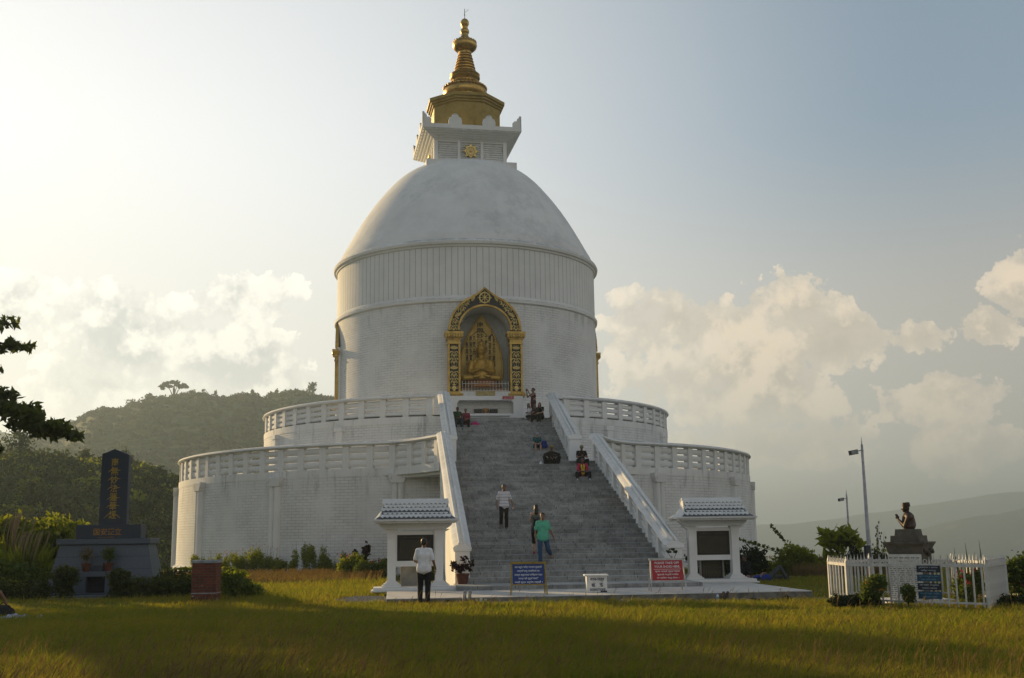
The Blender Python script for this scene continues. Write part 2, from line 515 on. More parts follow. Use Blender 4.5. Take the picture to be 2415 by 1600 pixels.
def lettering(name, body, w, h, mat, parent, mtx, bold=.012, fit=True):
    """raised lettering in local XY, centred, scaled to w x h, placed with mtx (local +Y is up the sign)"""
    cu = bpy.data.curves.new('text', 'FONT'); cu.body = body; cu.size = 1.0
    cu.extrude = 0.0; cu.offset = bold; cu.align_x = 'CENTER'; cu.resolution_u = 2
    to = bpy.data.objects.new('text', cu); COL.objects.link(to)
    dg = bpy.context.evaluated_depsgraph_get()
    me = bpy.data.meshes.new_from_object(to.evaluated_get(dg))
    bpy.data.objects.remove(to); bpy.data.curves.remove(cu)
    n = len(me.vertices)
    if n == 0: return None
    co = np.zeros(n*3, dtype=np.float32); me.vertices.foreach_get('co', co); co = co.reshape(-1, 3)
    lo, hi = co.min(0), co.max(0); sz = np.maximum(hi-lo, 1e-6)
    sx, sy = w/sz[0], h/sz[1]
    if not fit: sx = sy = min(sx, sy)
    co[:, 0] = (co[:, 0]-(lo[0]+hi[0])/2)*sx; co[:, 1] = (co[:, 1]-(lo[1]+hi[1])/2)*sy; co[:, 2] = 0
    me.vertices.foreach_set('co', co.ravel()); me.materials.clear(); me.materials.append(mat); me.update()
    me.name = name
    o = bpy.data.objects.new(name, me); COL.objects.link(o); o.parent = parent
    o.matrix_local = mtx
    return o

def facing(x, y, z, rx=90.0, rz=0.0):
    """placement for something drawn in XY that should stand up facing -Y"""
    return Matrix.Translation((x, y, z)) @ Matrix.Rotation(R_(rz), 4, 'Z') @ Matrix.Rotation(R_(rx), 4, 'X')


# ------------------------------------------------------------------ terrain
def deg(a): return math.degrees(a)
NEAR = np.array([(-40,.066),(-26,.066),(-18.7,.0605),(-17,.0605),(-16,.0595),(-14.9,.0595),(-13.8,.058),(-12.9,.056),(-12.4,.054),(-11.75,.0485),(-11.1,.046),(-10.5,.044),(-9.5,.036),(-6,.015),(0,-.06),(60,-.1)])
MID = np.array([(-45,.05),(-25,.072),(-18.8,.0775),(-18.2,.078),(-17.6,.0805),(-17,.0835),(-16.3,.088),(-15.5,.095),(-14.8,.102),(-14,.1055),(-13.4,.1095),(-12.8,.114),(-11.9,.118),(-11,.119),(-10.2,.1185),(-9.6,.118),(-8.9,.117),(-8.2,.1195),(-7.6,.1215),(-6.2,.1225),(-5.2,.123),(-4.3,.1205),(-3,.117),(0,.10),(6,.03),(11,-.15),(60,-.2)])
FARL = np.array([(-60,.085),(-30,.092),(-18.9,.0885),(-18.6,.0855),(-18.2,.0825),(-17.4,.081),(-15,.07),(-5,.05),(5,.0),(10,-.08),(60,-.09)])
RB = np.array([(-60,-.05),(10,-.045),(20,-.03),(24.6,-.009),(26,-.0024),(27.2,.0049),(28.4,.0091),(29.7,.0132),(30.7,.0158),(40,.03),(60,.03)])
RA = np.array([(-60,.0),(12,.0),(20,.006),(23.9,.0136),(25.2,.0163),(26,.0199),(27.3,.0232),(28.5,.025),(29.3,.0276),(30.8,.0285),(40,.029),(60,.02)])
R_NEAR, R_MID, R_FARL, R_RB, R_RA = 150.0, 600.0, 1150.0, 2600.0, 4000.0

def ridge(tab, a): return np.interp(a, tab[:, 0], tab[:, 1])

def terr(az, r):
    """ground height for bearing az (degrees from +Y) and distance r from the viewpoint"""
    e0 = 1.785
    knots_r = [0, 1, 2, 3, 4, 5, 6, 7, 8, 9, 10]
    left = np.clip((-8-az)/6.0, 0, 1)
    right = np.clip((az-12)/5.0, 0, 1)
    edge = 52+left*0+right*8
    zs = [np.zeros_like(az), edge*0,                    # hilltop lawn
          -3*left-22*right-6*(1-left-right),            # just below the lawn edge
          e0+R_NEAR*ridge(NEAR, az),
          -10+0*az-70*right,
          e0+R_MID*ridge(MID, az),
          -20+0*az-50*right,
          e0+R_FARL*ridge(FARL, az),
          -110+0*az,
          np.maximum(e0+R_RB*ridge(RB, az), -118),
          -100+0*az,
          e0+R_RA*ridge(RA, az), -118+0*az]
    rs = [0*az, edge, edge+38-left*6, R_NEAR+0*az, 240+0*az, R_MID+0*az, 850+0*az, R_FARL+0*az, 2000+0*az, R_RB+0*az, 3200+0*az, R_RA+0*az, 4450+0*az]
    z = np.zeros_like(r)
    for i in range(len(rs)-1):
        m = (r >= rs[i]) & (r <= rs[i+1])
        t = np.clip((r-rs[i])/(rs[i+1]-rs[i]), 0, 1)
        s = t*t*(3-2*t)
        z = np.where(m, zs[i]*(1-s)+zs[i+1]*s, z)
    # small relief away from the lawn
    w = np.clip((r-70)/120, 0, 1)
    z = z+w*(np.sin(az*1.1+r*.011)*.6+np.sin(az*2.7-r*.017)*.35)*np.minimum(r/300, 4)*(r < 4300)
    return z

def dip(x, y):
    """the lawn drops a little along the front of the paving"""
    t = np.clip((np.asarray(x, dtype=float)+3.0)/7.0, 0, 1)
    return -.12*t*t*(3-2*t)*np.exp(-((np.asarray(y, dtype=float)+41.0)/2.0)**2)

def ground_z(x, y):
    dx, dy = x-EYE[0], y-EYE[1]
    return float(terr(np.array([deg(math.atan2(dx, dy))]), np.array([math.hypot(dx, dy)]))[0])

def ridge_point(az, r, dz=0.0):
    a = R_(az)
    x, y = EYE[0]+r*math.sin(a), EYE[1]+r*math.cos(a)
    return x, y, ground_z(x, y)+dz

def terrain():
    azs = np.concatenate([np.linspace(-60, 60, 321), np.linspace(60, 300, 61)[1:-1]])
    rr = np.concatenate([[0.5, 3], np.geomspace(6, 4450, 150), np.arange(24, 38, .5)])
    rr = np.sort(np.concatenate([rr, [R_NEAR, R_MID, R_FARL, R_RB, R_RA, 585, 615, 145, 155, 2550, 3900]]))
    A, Rr = np.meshgrid(azs, rr)
    Zc = terr(np.where(A > 180, A-360, A), Rr)
    # behind the viewer the hilltop just runs on level and then falls gently
    back = (A > 60) & (A < 300)
    Zc = np.where(back, np.where(Rr < 120, 0, -np.minimum((Rr-120)*.1, 110)), Zc)
    fr = np.clip((np.where(A > 180, 360-A, np.abs(A))-50)/12, 0, 1)
    bz = np.where(Rr < 120, 0, -np.minimum((Rr-120)*.1, 110))
    Zc = Zc*(1-fr)+bz*fr
    a = np.radians(A)
    Zc = Zc+dip(EYE[0]+Rr*np.sin(a), EYE[1]+Rr*np.cos(a))
    V = np.stack([EYE[0]+Rr*np.sin(a), EYE[1]+Rr*np.cos(a), Zc], -1).reshape(-1, 3)
    na, nr = len(azs), len(rr)
    i = np.arange(nr-1)[:, None]; j = np.arange(na)[None, :]
    j2 = (j+1) % na
    F = np.stack([i*na+j+0*i, (i+1)*na+j, (i+1)*na+j2, i*na+j2+0*i], -1).reshape(-1, 4)
    F = F[:, ::-1]
    m, k, out = new_mat('ground_soil_and_scrub')
    v = k.new('ShaderNodeNewGeometry').outputs['Position']
    n = k.noise(v, 0.9, 8.0, 0.7); n2 = k.noise(v, 0.018, 6.0, 0.7); n3 = k.noise(v, 0.15, 6.0, 0.75)
    d = k.vmath('DISTANCE', v, tuple(EYE))
    lawn = k.mix(k.smooth(n, 0.35, 0.65), (0.075, 0.078, 0.016), (0.120, 0.108, 0.026))
    hill = k.mix(k.smooth(n3, 0.35, 0.65), (0.030, 0.042, 0.013), (0.075, 0.082, 0.026))
    hill = k.mix(k.smooth(n2, 0.55, 0.68), hill, (0.125, 0.110, 0.048))
    principled(k, out, k.mix(k.smooth(d, 55, 75), lawn, hill), 0.95, 0, n, 0.6, 0.08, 0.1)
    o = np_mesh('ground', V, F, m)
    o.data.polygons.foreach_set('use_smooth', [True]*len(o.data.polygons))
    tag(o, kind='structure')
terrain()

# ------------------------------------------------------------------ the stupa
ST = thing('stupa', label='huge white domed stupa with gold spire, two round terraces and a broad front staircase', cat='stupa')
ZL, ZU = 5.05, 8.10                      # floors of the two terraces
XS = 1.04                                # middle of the stairs
XN = 0.47                                # middle of the front niche
YB = -35.0                               # first riser
LOW = [(YB+i*(14.14/28), .26+.171*(i+1)) for i in range(28)]
UPS = [(-17.67+i*(7.07/18), ZL+(i+1)*(ZU-ZL)/18) for i in range(18)]

def arc(R, a0, a1, n, z=0.0):
    return [(R*math.sin(R_(a0+(a1-a0)*i/n)), -R*math.cos(R_(a0+(a1-a0)*i/n)), z) for i in range(n+1)]

def quad_bez(p0, p1, p2, n):
    o = []
    for i in range(n+1):
        t = i/n
        o.append(tuple((1-t)**2*a+2*t*(1-t)*b+t*t*c for a, b, c in zip(p0, p1, p2)))
    return o

def lower_podium():
    m = MB()
    m.lathe([(17.86, -.3), (17.86, .22), (17.76, .3), (17.70, .34), (17.68, 4.72)], 192)
    m.build('lower_podium_wall', MT['white_brick'], ST, True)
    m = MB()
    m.lathe([(17.66, ZL-.03), (12.7, ZL)], 128)
    # landing in front of the podium, under the curving balustrade
    poly = BAL_L[0]
    pl = [(p[0], p[1]) for p in poly if p[1] < -14.2]
    pl.sort(key=lambda p: p[0])
    m.prism(pl, 4.55, ZL, 'z')
    m.build('lower_terrace_floor', MT['white_trim'], ST)
    for i, a in enumerate((-102, -80, -58.2, -36.6, -14.6, 29.4, 52.8, 76, 98)):
        b = MB()
        w = .27
        b.box(-w-.05, w+.05, -17.80, -17.5, 0, 4.74)
        for cx in (-.15, .15): b.tube([(cx, -17.80, 0), (cx, -17.80, 4.5)], .15, 14)
        pr = [(-w-.06, 4.30), (w+.06, 4.30), (w+.16, 4.55), (w+.20, 4.78), (-w-.20, 4.78), (-w-.16, 4.55)]
        b.prism(pr, -17.98, -17.5)
        o = b.build('pilaster', MT['white_trim'], ST, bevel=.03)
        o.rotation_euler = (0, 0, R_(a))

def slat_bay(name, L, zlo, zhi, mat, slope=0.0, dz_gap=.055, n=3, th=.13):
    """n bulging horizontal slats with open slits, length L along local x, rising with slope"""
    m = MB(); H = zhi-zlo
    hh = (H-dz_gap*(n+1))/n
    for k in range(n):
        c = zlo+dz_gap+hh/2+k*(hh+dz_gap)
        sec = [(th*.55*math.cos(t), hh/2*math.sin(t)) for t in [2*PI*q/10 for q in range(10)]]
        sec = [(max(-.075, min(.075, a*1.6)), b) for a, b in sec]
        m.sweep([(-L/2, 0, c-slope*L/2), (L/2, 0, c+slope*L/2)], sec)
    return m.mesh(name, mat, True)

def balustrade(path, posts_from, posts_to, spacing, zf, ztop, name, ofs=0.0):
    """curved balustrade along path: band, coping, posts, slatted panels"""
    z0 = ztop-.19; base = zf-.02
    m = MB()
    P = [(p[0], p[1], 0) for p in path]
    m.sweep(P, [(-.19, zf-.36), (.19, zf-.36), (.19, zf), (-.19, zf)])
    m.sweep(P, [(-.24, z0), (.24, z0), (.30, z0+.06), (.26, z0+.14), (.10, z0+.19), (-.10, z0+.19), (-.26, z0+.14), (-.30, z0+.06)])
    root = m.build(name, MT['white_trim'], ST, False, bevel=.0)
    L = [0]
    for a, b in zip(P, P[1:]): L.append(L[-1]+math.dist(a, b))
    def at(s):
        for i in range(len(P)-1):
            if L[i+1] >= s:
                t = (s-L[i])/(L[i+1]-L[i]); q = Vector(P[i]).lerp(Vector(P[i+1]), t)
                d = (Vector(P[i+1])-Vector(P[i])).normalized()
                return q, math.atan2(d.y, d.x)
    pm = MB().box(-.17, .17, -.16, .16, base, z0+.02).mesh('baluster_post', MT['white_trim'])
    s = posts_from; first = True
    sm = slat_bay('slat_panel', spacing-.34, zf+.02, z0-.02, MT['white_trim'])
    while s < posts_to:
        q, a = at(s)
        put(pm, 'baluster_post', root, Matrix.Translation((q.x, q.y, 0)) @ Matrix.Rotation(a, 4, 'Z'))
        if s+spacing < posts_to+.3:
            q, a = at(min(s+spacing/2, L[-1]-.01))
            put(sm, 'slat_panel', root, Matrix.Translation((q.x, q.y, 0)) @ Matrix.Rotation(a, 4, 'Z'))
        s += spacing
    return root, L[-1]

def path_lower():
    A = arc(17.5, -17.2, -17.2+1e-6, 1)[0]
    t = (math.cos(R_(17.2)), -math.sin(R_(17.2)))
    endL = (XS-3.51, -20.6, 0); c = (A[0]+1.5*t[0], A[1]+1.5*t[1]-.3, 0)
    left = quad_bez(endL, c, A, 10)[:-1]
    B = arc(17.5, 25.3, 25.3+1e-6, 1)[0]
    t = (-math.cos(R_(25.3)), -math.sin(R_(25.3)))
    endR = (XS+3.51, -20.6, 0); c = (B[0]+1.9*t[0], B[1]+1.9*t[1]-.2, 0)
    right = quad_bez(B, c, endR, 10)[1:]
    mid = arc(17.5, -17.2, -360+25.3, 220)
    return left+mid+right
BAL_L = [path_lower()]

def terraces():
    lower_podium()
    p = BAL_L[0]
    tot = sum(math.dist(a, b) for a, b in zip(p, p[1:]))
    half = R_(90)*17.5
    # left arc and right arc carry the posts; the rear half keeps band and coping only
    nL = 9+int(220*95/317.5)
    balustrade(p[:nL], .45, sum(math.dist(a, b) for a, b in zip(p[:nL], p[1:nL]))-.3, 1.262, ZL, 6.37, 'lower_balustrade')
    q = list(reversed(p)); 
    balustrade(q[:nL], .75, sum(math.dist(a, b) for a, b in zip(q[:nL], q[1:nL]))-.3, 1.262, ZL, 6.37, 'lower_balustrade')
    r = p[nL-1:len(p)-nL+1]
    m = MB()
    z0 = 6.18
    m.sweep(r, [(-.19, ZL-.36), (.19, ZL-.36), (.19, ZL), (-.19, ZL)])
    m.sweep(r, [(-.24, z0), (.24, z0), (.26, z0+.14), (-.26, z0+.14)])
    m.build('rear_balustrade', MT['white_trim'], ST)
    # upper terrace
    m = MB()
    n0 = R_(13.5)
    def notch(R): return math.asin((-2.75+XS)/R), math.asin((2.75+XS)/R)
    for (Ra, za, Rb, zb) in ((12.77, ZL, 12.77, 8.03),):
        l, rr = notch(Ra)
        m.lathe([(Ra, za), (Rb, zb)], 160, a0=rr, a1=2*PI+l)
    m.build('upper_podium_wall', MT['white_brick'], ST, True)
    m = MB()
    rings = [12.78, 11.6, 10.4, 9.2, 8.3]
    V = []; F = []; n = 120
    for R in rings:
        l, rr = notch(R)
        if R < 10.7: l, rr = -1e-4, 0
        for i in range(n+1):
            a = rr+(2*PI+l-rr)*i/n
            V.append((R*math.sin(a), -R*math.cos(a), ZU))
    for j in range(len(rings)-1):
        for i in range(n): F.append((j*(n+1)+i, j*(n+1)+i+1, (j+1)*(n+1)+i+1, (j+1)*(n+1)+i))
    m.add(V, F)
    m.build('upper_terrace_floor', MT['white_trim'], ST)
    u = arc(12.6, -11.2, -120, 90)
    balustrade(u, .35, 24.0, 1.295, ZU-.06, 9.22, 'upper_balustrade')
    u = arc(12.6, 20.0, 120, 90)
    balustrade(u, .30, 22.0, 1.295, ZU-.06, 9.22, 'upper_balustrade')
    r = arc(12.6, -120, -240, 90)
    m = MB()
    m.sweep(r, [(-.19, ZU-.4), (.19, ZU-.4), (.19, ZU), (-.19, ZU)]).sweep(r, [(-.24, 9.03), (.24, 9.03), (.26, 9.17), (-.26, 9.17)])
    m.build('rear_balustrade', MT['white_trim'], ST)
    for a in (-64, -36.5, 34, 62):
        b = MB().box(-.22, .22, -12.95, -12.6, ZL, 7.66).box(-.3, .3, -13.0, -12.6, 7.4, 7.66)
        o = b.build('pilaster', MT['white_trim'], ST, bevel=.03); o.rotation_euler = (0, 0, R_(a))
terraces()

def drum():
    m = MB()
    half1, half2 = 1.62, 1.25
    for (z0, z1, h) in ((ZU-.1, 9.55, 0), (9.55, 13.95, 1.60), (13.95, 14.85, 1.22), (14.85, 15.2, 0)):
        if h:
            l = math.asin((XN-h)/8.42); r = math.asin((XN+h)/8.42)
            m.lathe([(8.42, z0), (8.42, z1)], 128, a0=r, a1=2*PI+l)
        else:
            m.lathe([(8.42, z0), (8.42, z1)], 128)
    m.build('drum_wall', MT['white_brick_drum'], ST, True)
    m = MB().lathe([(8.40, 15.1), (8.54, 15.15), (8.56, 15.3), (8.47, 15.36), (8.47, 15.44), (8.41, 15.52), (8.38, 15.56)], 160)
    m.build('drum_moulding', MT['white_trim'], ST, True)
    MB().lathe([(8.40, 15.5), (8.40, 18.56)], 160).build('fluted_band', MT['white_panel'], ST, True)
    m = MB().lathe([(8.38, 18.42), (8.48, 18.46), (8.50, 18.56), (8.62, 18.60), (8.66, 18.74), (8.60, 18.86), (8.46, 18.93), (8.40, 18.95)], 160)
    m.build('ring_moulding', MT['white_trim'], ST, True)
    prof = [(8.42, 18.90), (8.30, 19.3), (8.04, 19.75), (7.46, 20.84), (6.86, 21.89), (6.09, 23.06), (5.05, 24.36), (4.4, 24.98), (3.83, 25.38), (3.2, 25.68), (2.2, 25.95), (.01, 26.1)]
    # smooth the profile
    P = np.array(prof); t = np.arange(len(P)); tt = np.linspace(0, len(P)-1, 48)
    rr = np.interp(tt, t, P[:, 0]); zz = np.interp(tt, t, P[:, 1])
    ker = np.array([1, 2, 3, 2, 1])/9
    pr = np.pad(rr, 2, 'reflect', reflect_type='odd'); pz = np.pad(zz, 2, 'reflect', reflect_type='odd')
    rr = np.convolve(pr, ker, 'valid'); zz = np.convolve(pz, ker, 'valid')
    MB().lathe(list(zip(np.maximum(rr, .01), zz)), 160).build('dome', MT['white_dome'], ST, True)
drum()

def palmette(w, h, th):
    """lobed roof ornament outline in x,z"""
    pts = [(-w/2, 0), (-w/2, h*.42)]
    for a in range(200, 79, -20): pts.append((-w*.30+w*.16*math.cos(R_(a)), h*.5+h*.16*math.sin(R_(a))))
    for a in range(160, 19, -20): pts.append((w*.24*math.cos(R_(a)), h*.74+h*.26*math.sin(R_(a))))
    q = [(-x, z) for x, z in reversed(pts)]
    return pts+q

def crown():
    H = empty_part('square_tower', ST, (0, 0, 0), .075)
    w = MT['white_trim']
    m = MB().box(-2.95, 2.95, -2.95, 2.95, 24.6, 25.62).box(2.6, 3.3, -1.6, 1.6, 24.5, 25.32).box(3.2, 3.75, -.8, .8, 24.3, 25.05)
    m.build('tower_base', MT['white_dome'], H)
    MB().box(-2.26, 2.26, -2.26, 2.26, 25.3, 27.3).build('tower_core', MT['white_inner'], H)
    for s in range(4):
        rot = Matrix.Rotation(PI/2*s, 4, 'Z')
        m = MB()
        for x in (-2.27, -.76, .76, 2.27):
            ww = .12 if abs(x) > 2 else .09
            m.box(x-ww, x+ww, -2.38, -2.15, 25.5, 27.2)
        m.box(-2.16, 2.16, -2.36, -2.17, 25.5, 25.68)
        m.box(-2.16, 2.16, -2.36, -2.17, 27.05, 27.2)
        m.xf(rot)
        m.build('tower_frame', w, H)
        m = MB()
        for (xa, xb) in ((-2.15, -.85), (-.67, .67), (.85, 2.15)):
            for k in range(9):
                z = 25.70+k*.148
                m.prism([(-2.32, z), (-2.34, z+.03), (-2.26, z+.135), (-2.2, z+.135), (-2.2, z)], xa, xb, 'x')
        m.xf(rot)
        m.build('louvres', w, H)
        # wheel-star emblem
        m = MB()
        poly = []
        for k in range(16):
            r = .46 if k % 2 == 0 else .34
            poly.append((r*math.sin(PI*k/8), 26.42+r*math.cos(PI*k/8)))
        m.prism(poly, -2.52, -2.40)
        for k in range(8):
            m.ball((.45*math.sin(PI*k/4), -2.46, 26.42+.45*math.cos(PI*k/4)), (.075, .06, .075), 8, 5)
        m.tube([(.26*math.sin(2*PI*i/20), -2.53, 26.42+.26*math.cos(2*PI*i/20)) for i in range(21)], .045, 6, cap=False)
        m.ball((0, -2.54, 26.42), .1, 8, 5)
        m.xf(rot)
        m.build('emblem', MT['gold_bright'], H)
        # acroteria
        for x in (-1.1, 1.1):
            o = MB().prism([(x+a, 27.92+b) for a, b in palmette(.86, .78, .1)], -3.2, -3.08).xf(rot)
            o.build('roof_ornament', w, H, bevel=.02)
        b = MB()
        hp = [(-3.24, 27.92), (-2.66, 27.92), (-2.66, 28.22), (-2.80, 28.36), (-2.93, 28.34), (-2.96, 28.5), (-3.1, 28.62), (-3.24, 28.70)]
        b.prism(hp, -3.24, -3.12).prism([(a, c) for a, c in hp], -3.2, -3.08).xf(rot)
        b.build('roof_ornament', w, H, bevel=.015)
        b = MB().prism([(-a, c) for a, c in hp], -3.235, -3.11).xf(rot)
        b.build('roof_ornament', w, H, bevel=.015)
    m = MB()
    for i, (h0, h1, z0, z1) in enumerate(((2.42, 2.5, 27.16, 27.26), (2.6, 2.68, 27.26, 27.36), (2.78, 2.86, 27.36, 27.46), (2.96, 3.04, 27.46, 27.56), (3.12, 3.2, 27.56, 27.65), (3.24, 3.24, 27.65, 27.93))):
        m.frustum(0, 0, z0, z1, h0, h0, h1, h1)
    for s in range(4):
        k0 = len(m.v)
        for j in range(11): m.box(-2.9+j*.58-.03, -2.9+j*.58+.03, -3.19, -3.13, 27.55, 27.66)
        m.xf(Matrix.Rotation(PI/2*s, 4, 'Z'), k0)
    m.build('corbelled_cornice', w, H)
    m = MB().lathe([(2.40, 27.9), (2.40, 29.98)], 8, rot=PI/8)
    m.build('octagon_drum', MT['gold_flat'], H)
    m = MB().lathe([(2.38, 29.92), (2.50, 29.98), (2.50, 30.08), (2.62, 30.13), (2.62, 30.24), (2.74, 30.29), (2.74, 30.50), (2.50, 30.56), (1.3, 30.68), (.1, 30.75)], 8, rot=PI/8)
    m.build('octagon_roof', MT['gold_flat'], H)
    S = empty_part('spire', ST)
    g = MT['gold_spire']
    m = MB().lathe([(1.30, 30.6), (1.34, 31.05), (1.42, 31.12), (1.50, 31.38), (1.42, 31.62), (1.2, 31.9), (.98, 31.98), (.92, 32.02)], 48)
    for i in range(34):
        a = 2*PI*i/34; m.ball((1.40*math.sin(a), -1.40*math.cos(a), 31.72), (.125, .125, .10), 8, 5)
    m.build('lotus_base', g, S, True)
    m = MB().lathe([(.86, 32.0), (.95, 32.08), (.95, 32.2), (.86, 32.26), (.9, 32.32), (.99, 32.38), (1.03, 32.5), (.94, 32.57), (.98, 32.63), (1.02, 32.72), (.9, 32.82), (.70, 32.88)], 48)
    for i in range(26):
        a = 2*PI*i/26; m.ball((.93*math.sin(a), -.93*math.cos(a), 32.14), (.1, .1, .085), 8, 5)
    m.build('lower_bulb', g, S, True)
    m = MB(); prof = []
    n = 6
    for i in range(n):
        r = .73-.052*i; z = 32.88+i*.225
        prof += [(r-.17, z), (r-.03, z+.03), (r+.03, z+.09), (r+.03, z+.14), (r-.05, z+.19), (r-.17, z+.215)]
    prof += [(.45, 34.25), (.44, 34.4), (.5, 34.46), (.46, 34.5)]
    m.lathe(prof, 40)
    m.build('ringed_cone', g, S, True)
    m = MB().lathe([(.44, 34.46), (.6, 34.5), (.78, 34.66), (.84, 34.86), (.82, 35.0), (.72, 35.16), (.56, 35.26), (.44, 35.3)], 40)
    for i in range(22):
        a = 2*PI*i/22; m.ball((.74*math.sin(a), -.74*math.cos(a), 35.1), (.09, .09, .1), 8, 5)
    m.build('lotus_disc', g, S, True)
    m = MB().lathe([(.45, 35.26), (.42, 35.4), (.30, 35.5), (.25, 35.62), (.24, 35.74), (.30, 35.82), (.31, 35.95), (.27, 36.06), (.2, 36.14), (.21, 36.28), (.26, 36.36), (.30, 36.5), (.28, 36.66), (.19, 36.80), (.06, 36.88), (.01, 36.9)], 32)
    m.build('finial', g, S, True)
    m = MB().tube([(0, 0, 36.85), (0, 0, 37.6)], .022, 6).tube([(-.02, 0, 37.3), (.28, .1, 37.62)], .012, 5).ball((0, 0, 37.15), .05)
    m.build('lightning_rod', MT['black_gloss'], S)
crown()


def ornament_unit(w, kind):
    """gold relief filling a unit square of side w centred at 0 in x,z (y towards viewer negative)"""
    m = MB()
    def curl(cx, cz, r, a0, a1, th):
        pts = []
        for i in range(10):
            t = i/9; a = R_(a0+(a1-a0)*t); rr = r*(1-.55*t)
            pts.append((cx+rr*math.cos(a), -.02, cz+rr*math.sin(a)))
        m.tube(pts, [th*(1-.4*i/9) for i in range(10)], 6)
    s = w/2
    if kind == 'scroll':
        for q in (-1, 1):
            curl(q*s*.55, s*.45, s*.42, 90-q*90-q*20, 90-q*90+q*300, s*.15)
            curl(q*s*.52, -s*.45, s*.38, 270-q*90+q*20, 270-q*90-q*300, s*.15)
            m.caps((0, -.015, -s*.8), (q*s*.5, -.015, s*.05), s*.09, s*.13, 6)
        m.caps((0, -.02, -s*.95), (0, -.02, s*.9), s*.08, s*.06, 6)
    elif kind == 'lotus':
        for q in range(-3, 4):
            m.ball((q*s*.26, -.03, s*.1-abs(q)*s*.06), (s*.17, .05, s*.5-abs(q)*s*.05), 8, 5)
        m.ball((0, -.03, -s*.35), (s*.8, .05, s*.28), 10, 5)
        for q in (-1, 0, 1): m.ball((q*s*.5, -.03, s*.66), (s*.13, .04, s*.16), 6, 4)
    elif kind == 'vase':
        m.lathe([(s*.2, -s*1.0), (s*.34, -s*.95), (s*.2, -s*.8), (s*.5, -s*.45), (s*.62, -s*.05), (s*.5, s*.25), (s*.22, s*.4), (s*.4, s*.55)], 14)
        m.xf(Matrix.Diagonal((1, .18, 1, 1)))
        for q in (-1, 1):
            curl(q*s*.62, -s*.1, s*.42, 90, 90-q*220, s*.09)
        m.ball((0, -.03, s*.8), (s*.55, .05, s*.22), 8, 5)
    return m.mesh('relief', MT['gold_bright'], True)

UNIT = {k: ornament_unit(.46, k) for k in ('scroll', 'lotus', 'vase')}

def outer_outline(n=18):
    """half outline of the pointed arch, from springing (x=-2.1) up to the apex"""
    pts = []
    for i in range(n):
        a = R_(180-62*i/(n-1)); pts.append((2.10*math.cos(a), 13.36+2.10*math.sin(a)))
    x0, z0 = pts[-1]
    for i in range(1, 7):
        t = i/6; pts.append((x0*(1-t), z0+(15.90-z0)*t+.06*math.sin(PI*t)*-1))
    return pts

def inner_outline(n, rx=1.46, rz=1.40, z=13.36):
    pts = []
    for i in range(n):
        a = PI-PI/2*i/(n-1); pts.append((rx*math.cos(a), z+rz*math.sin(a)))
    return pts

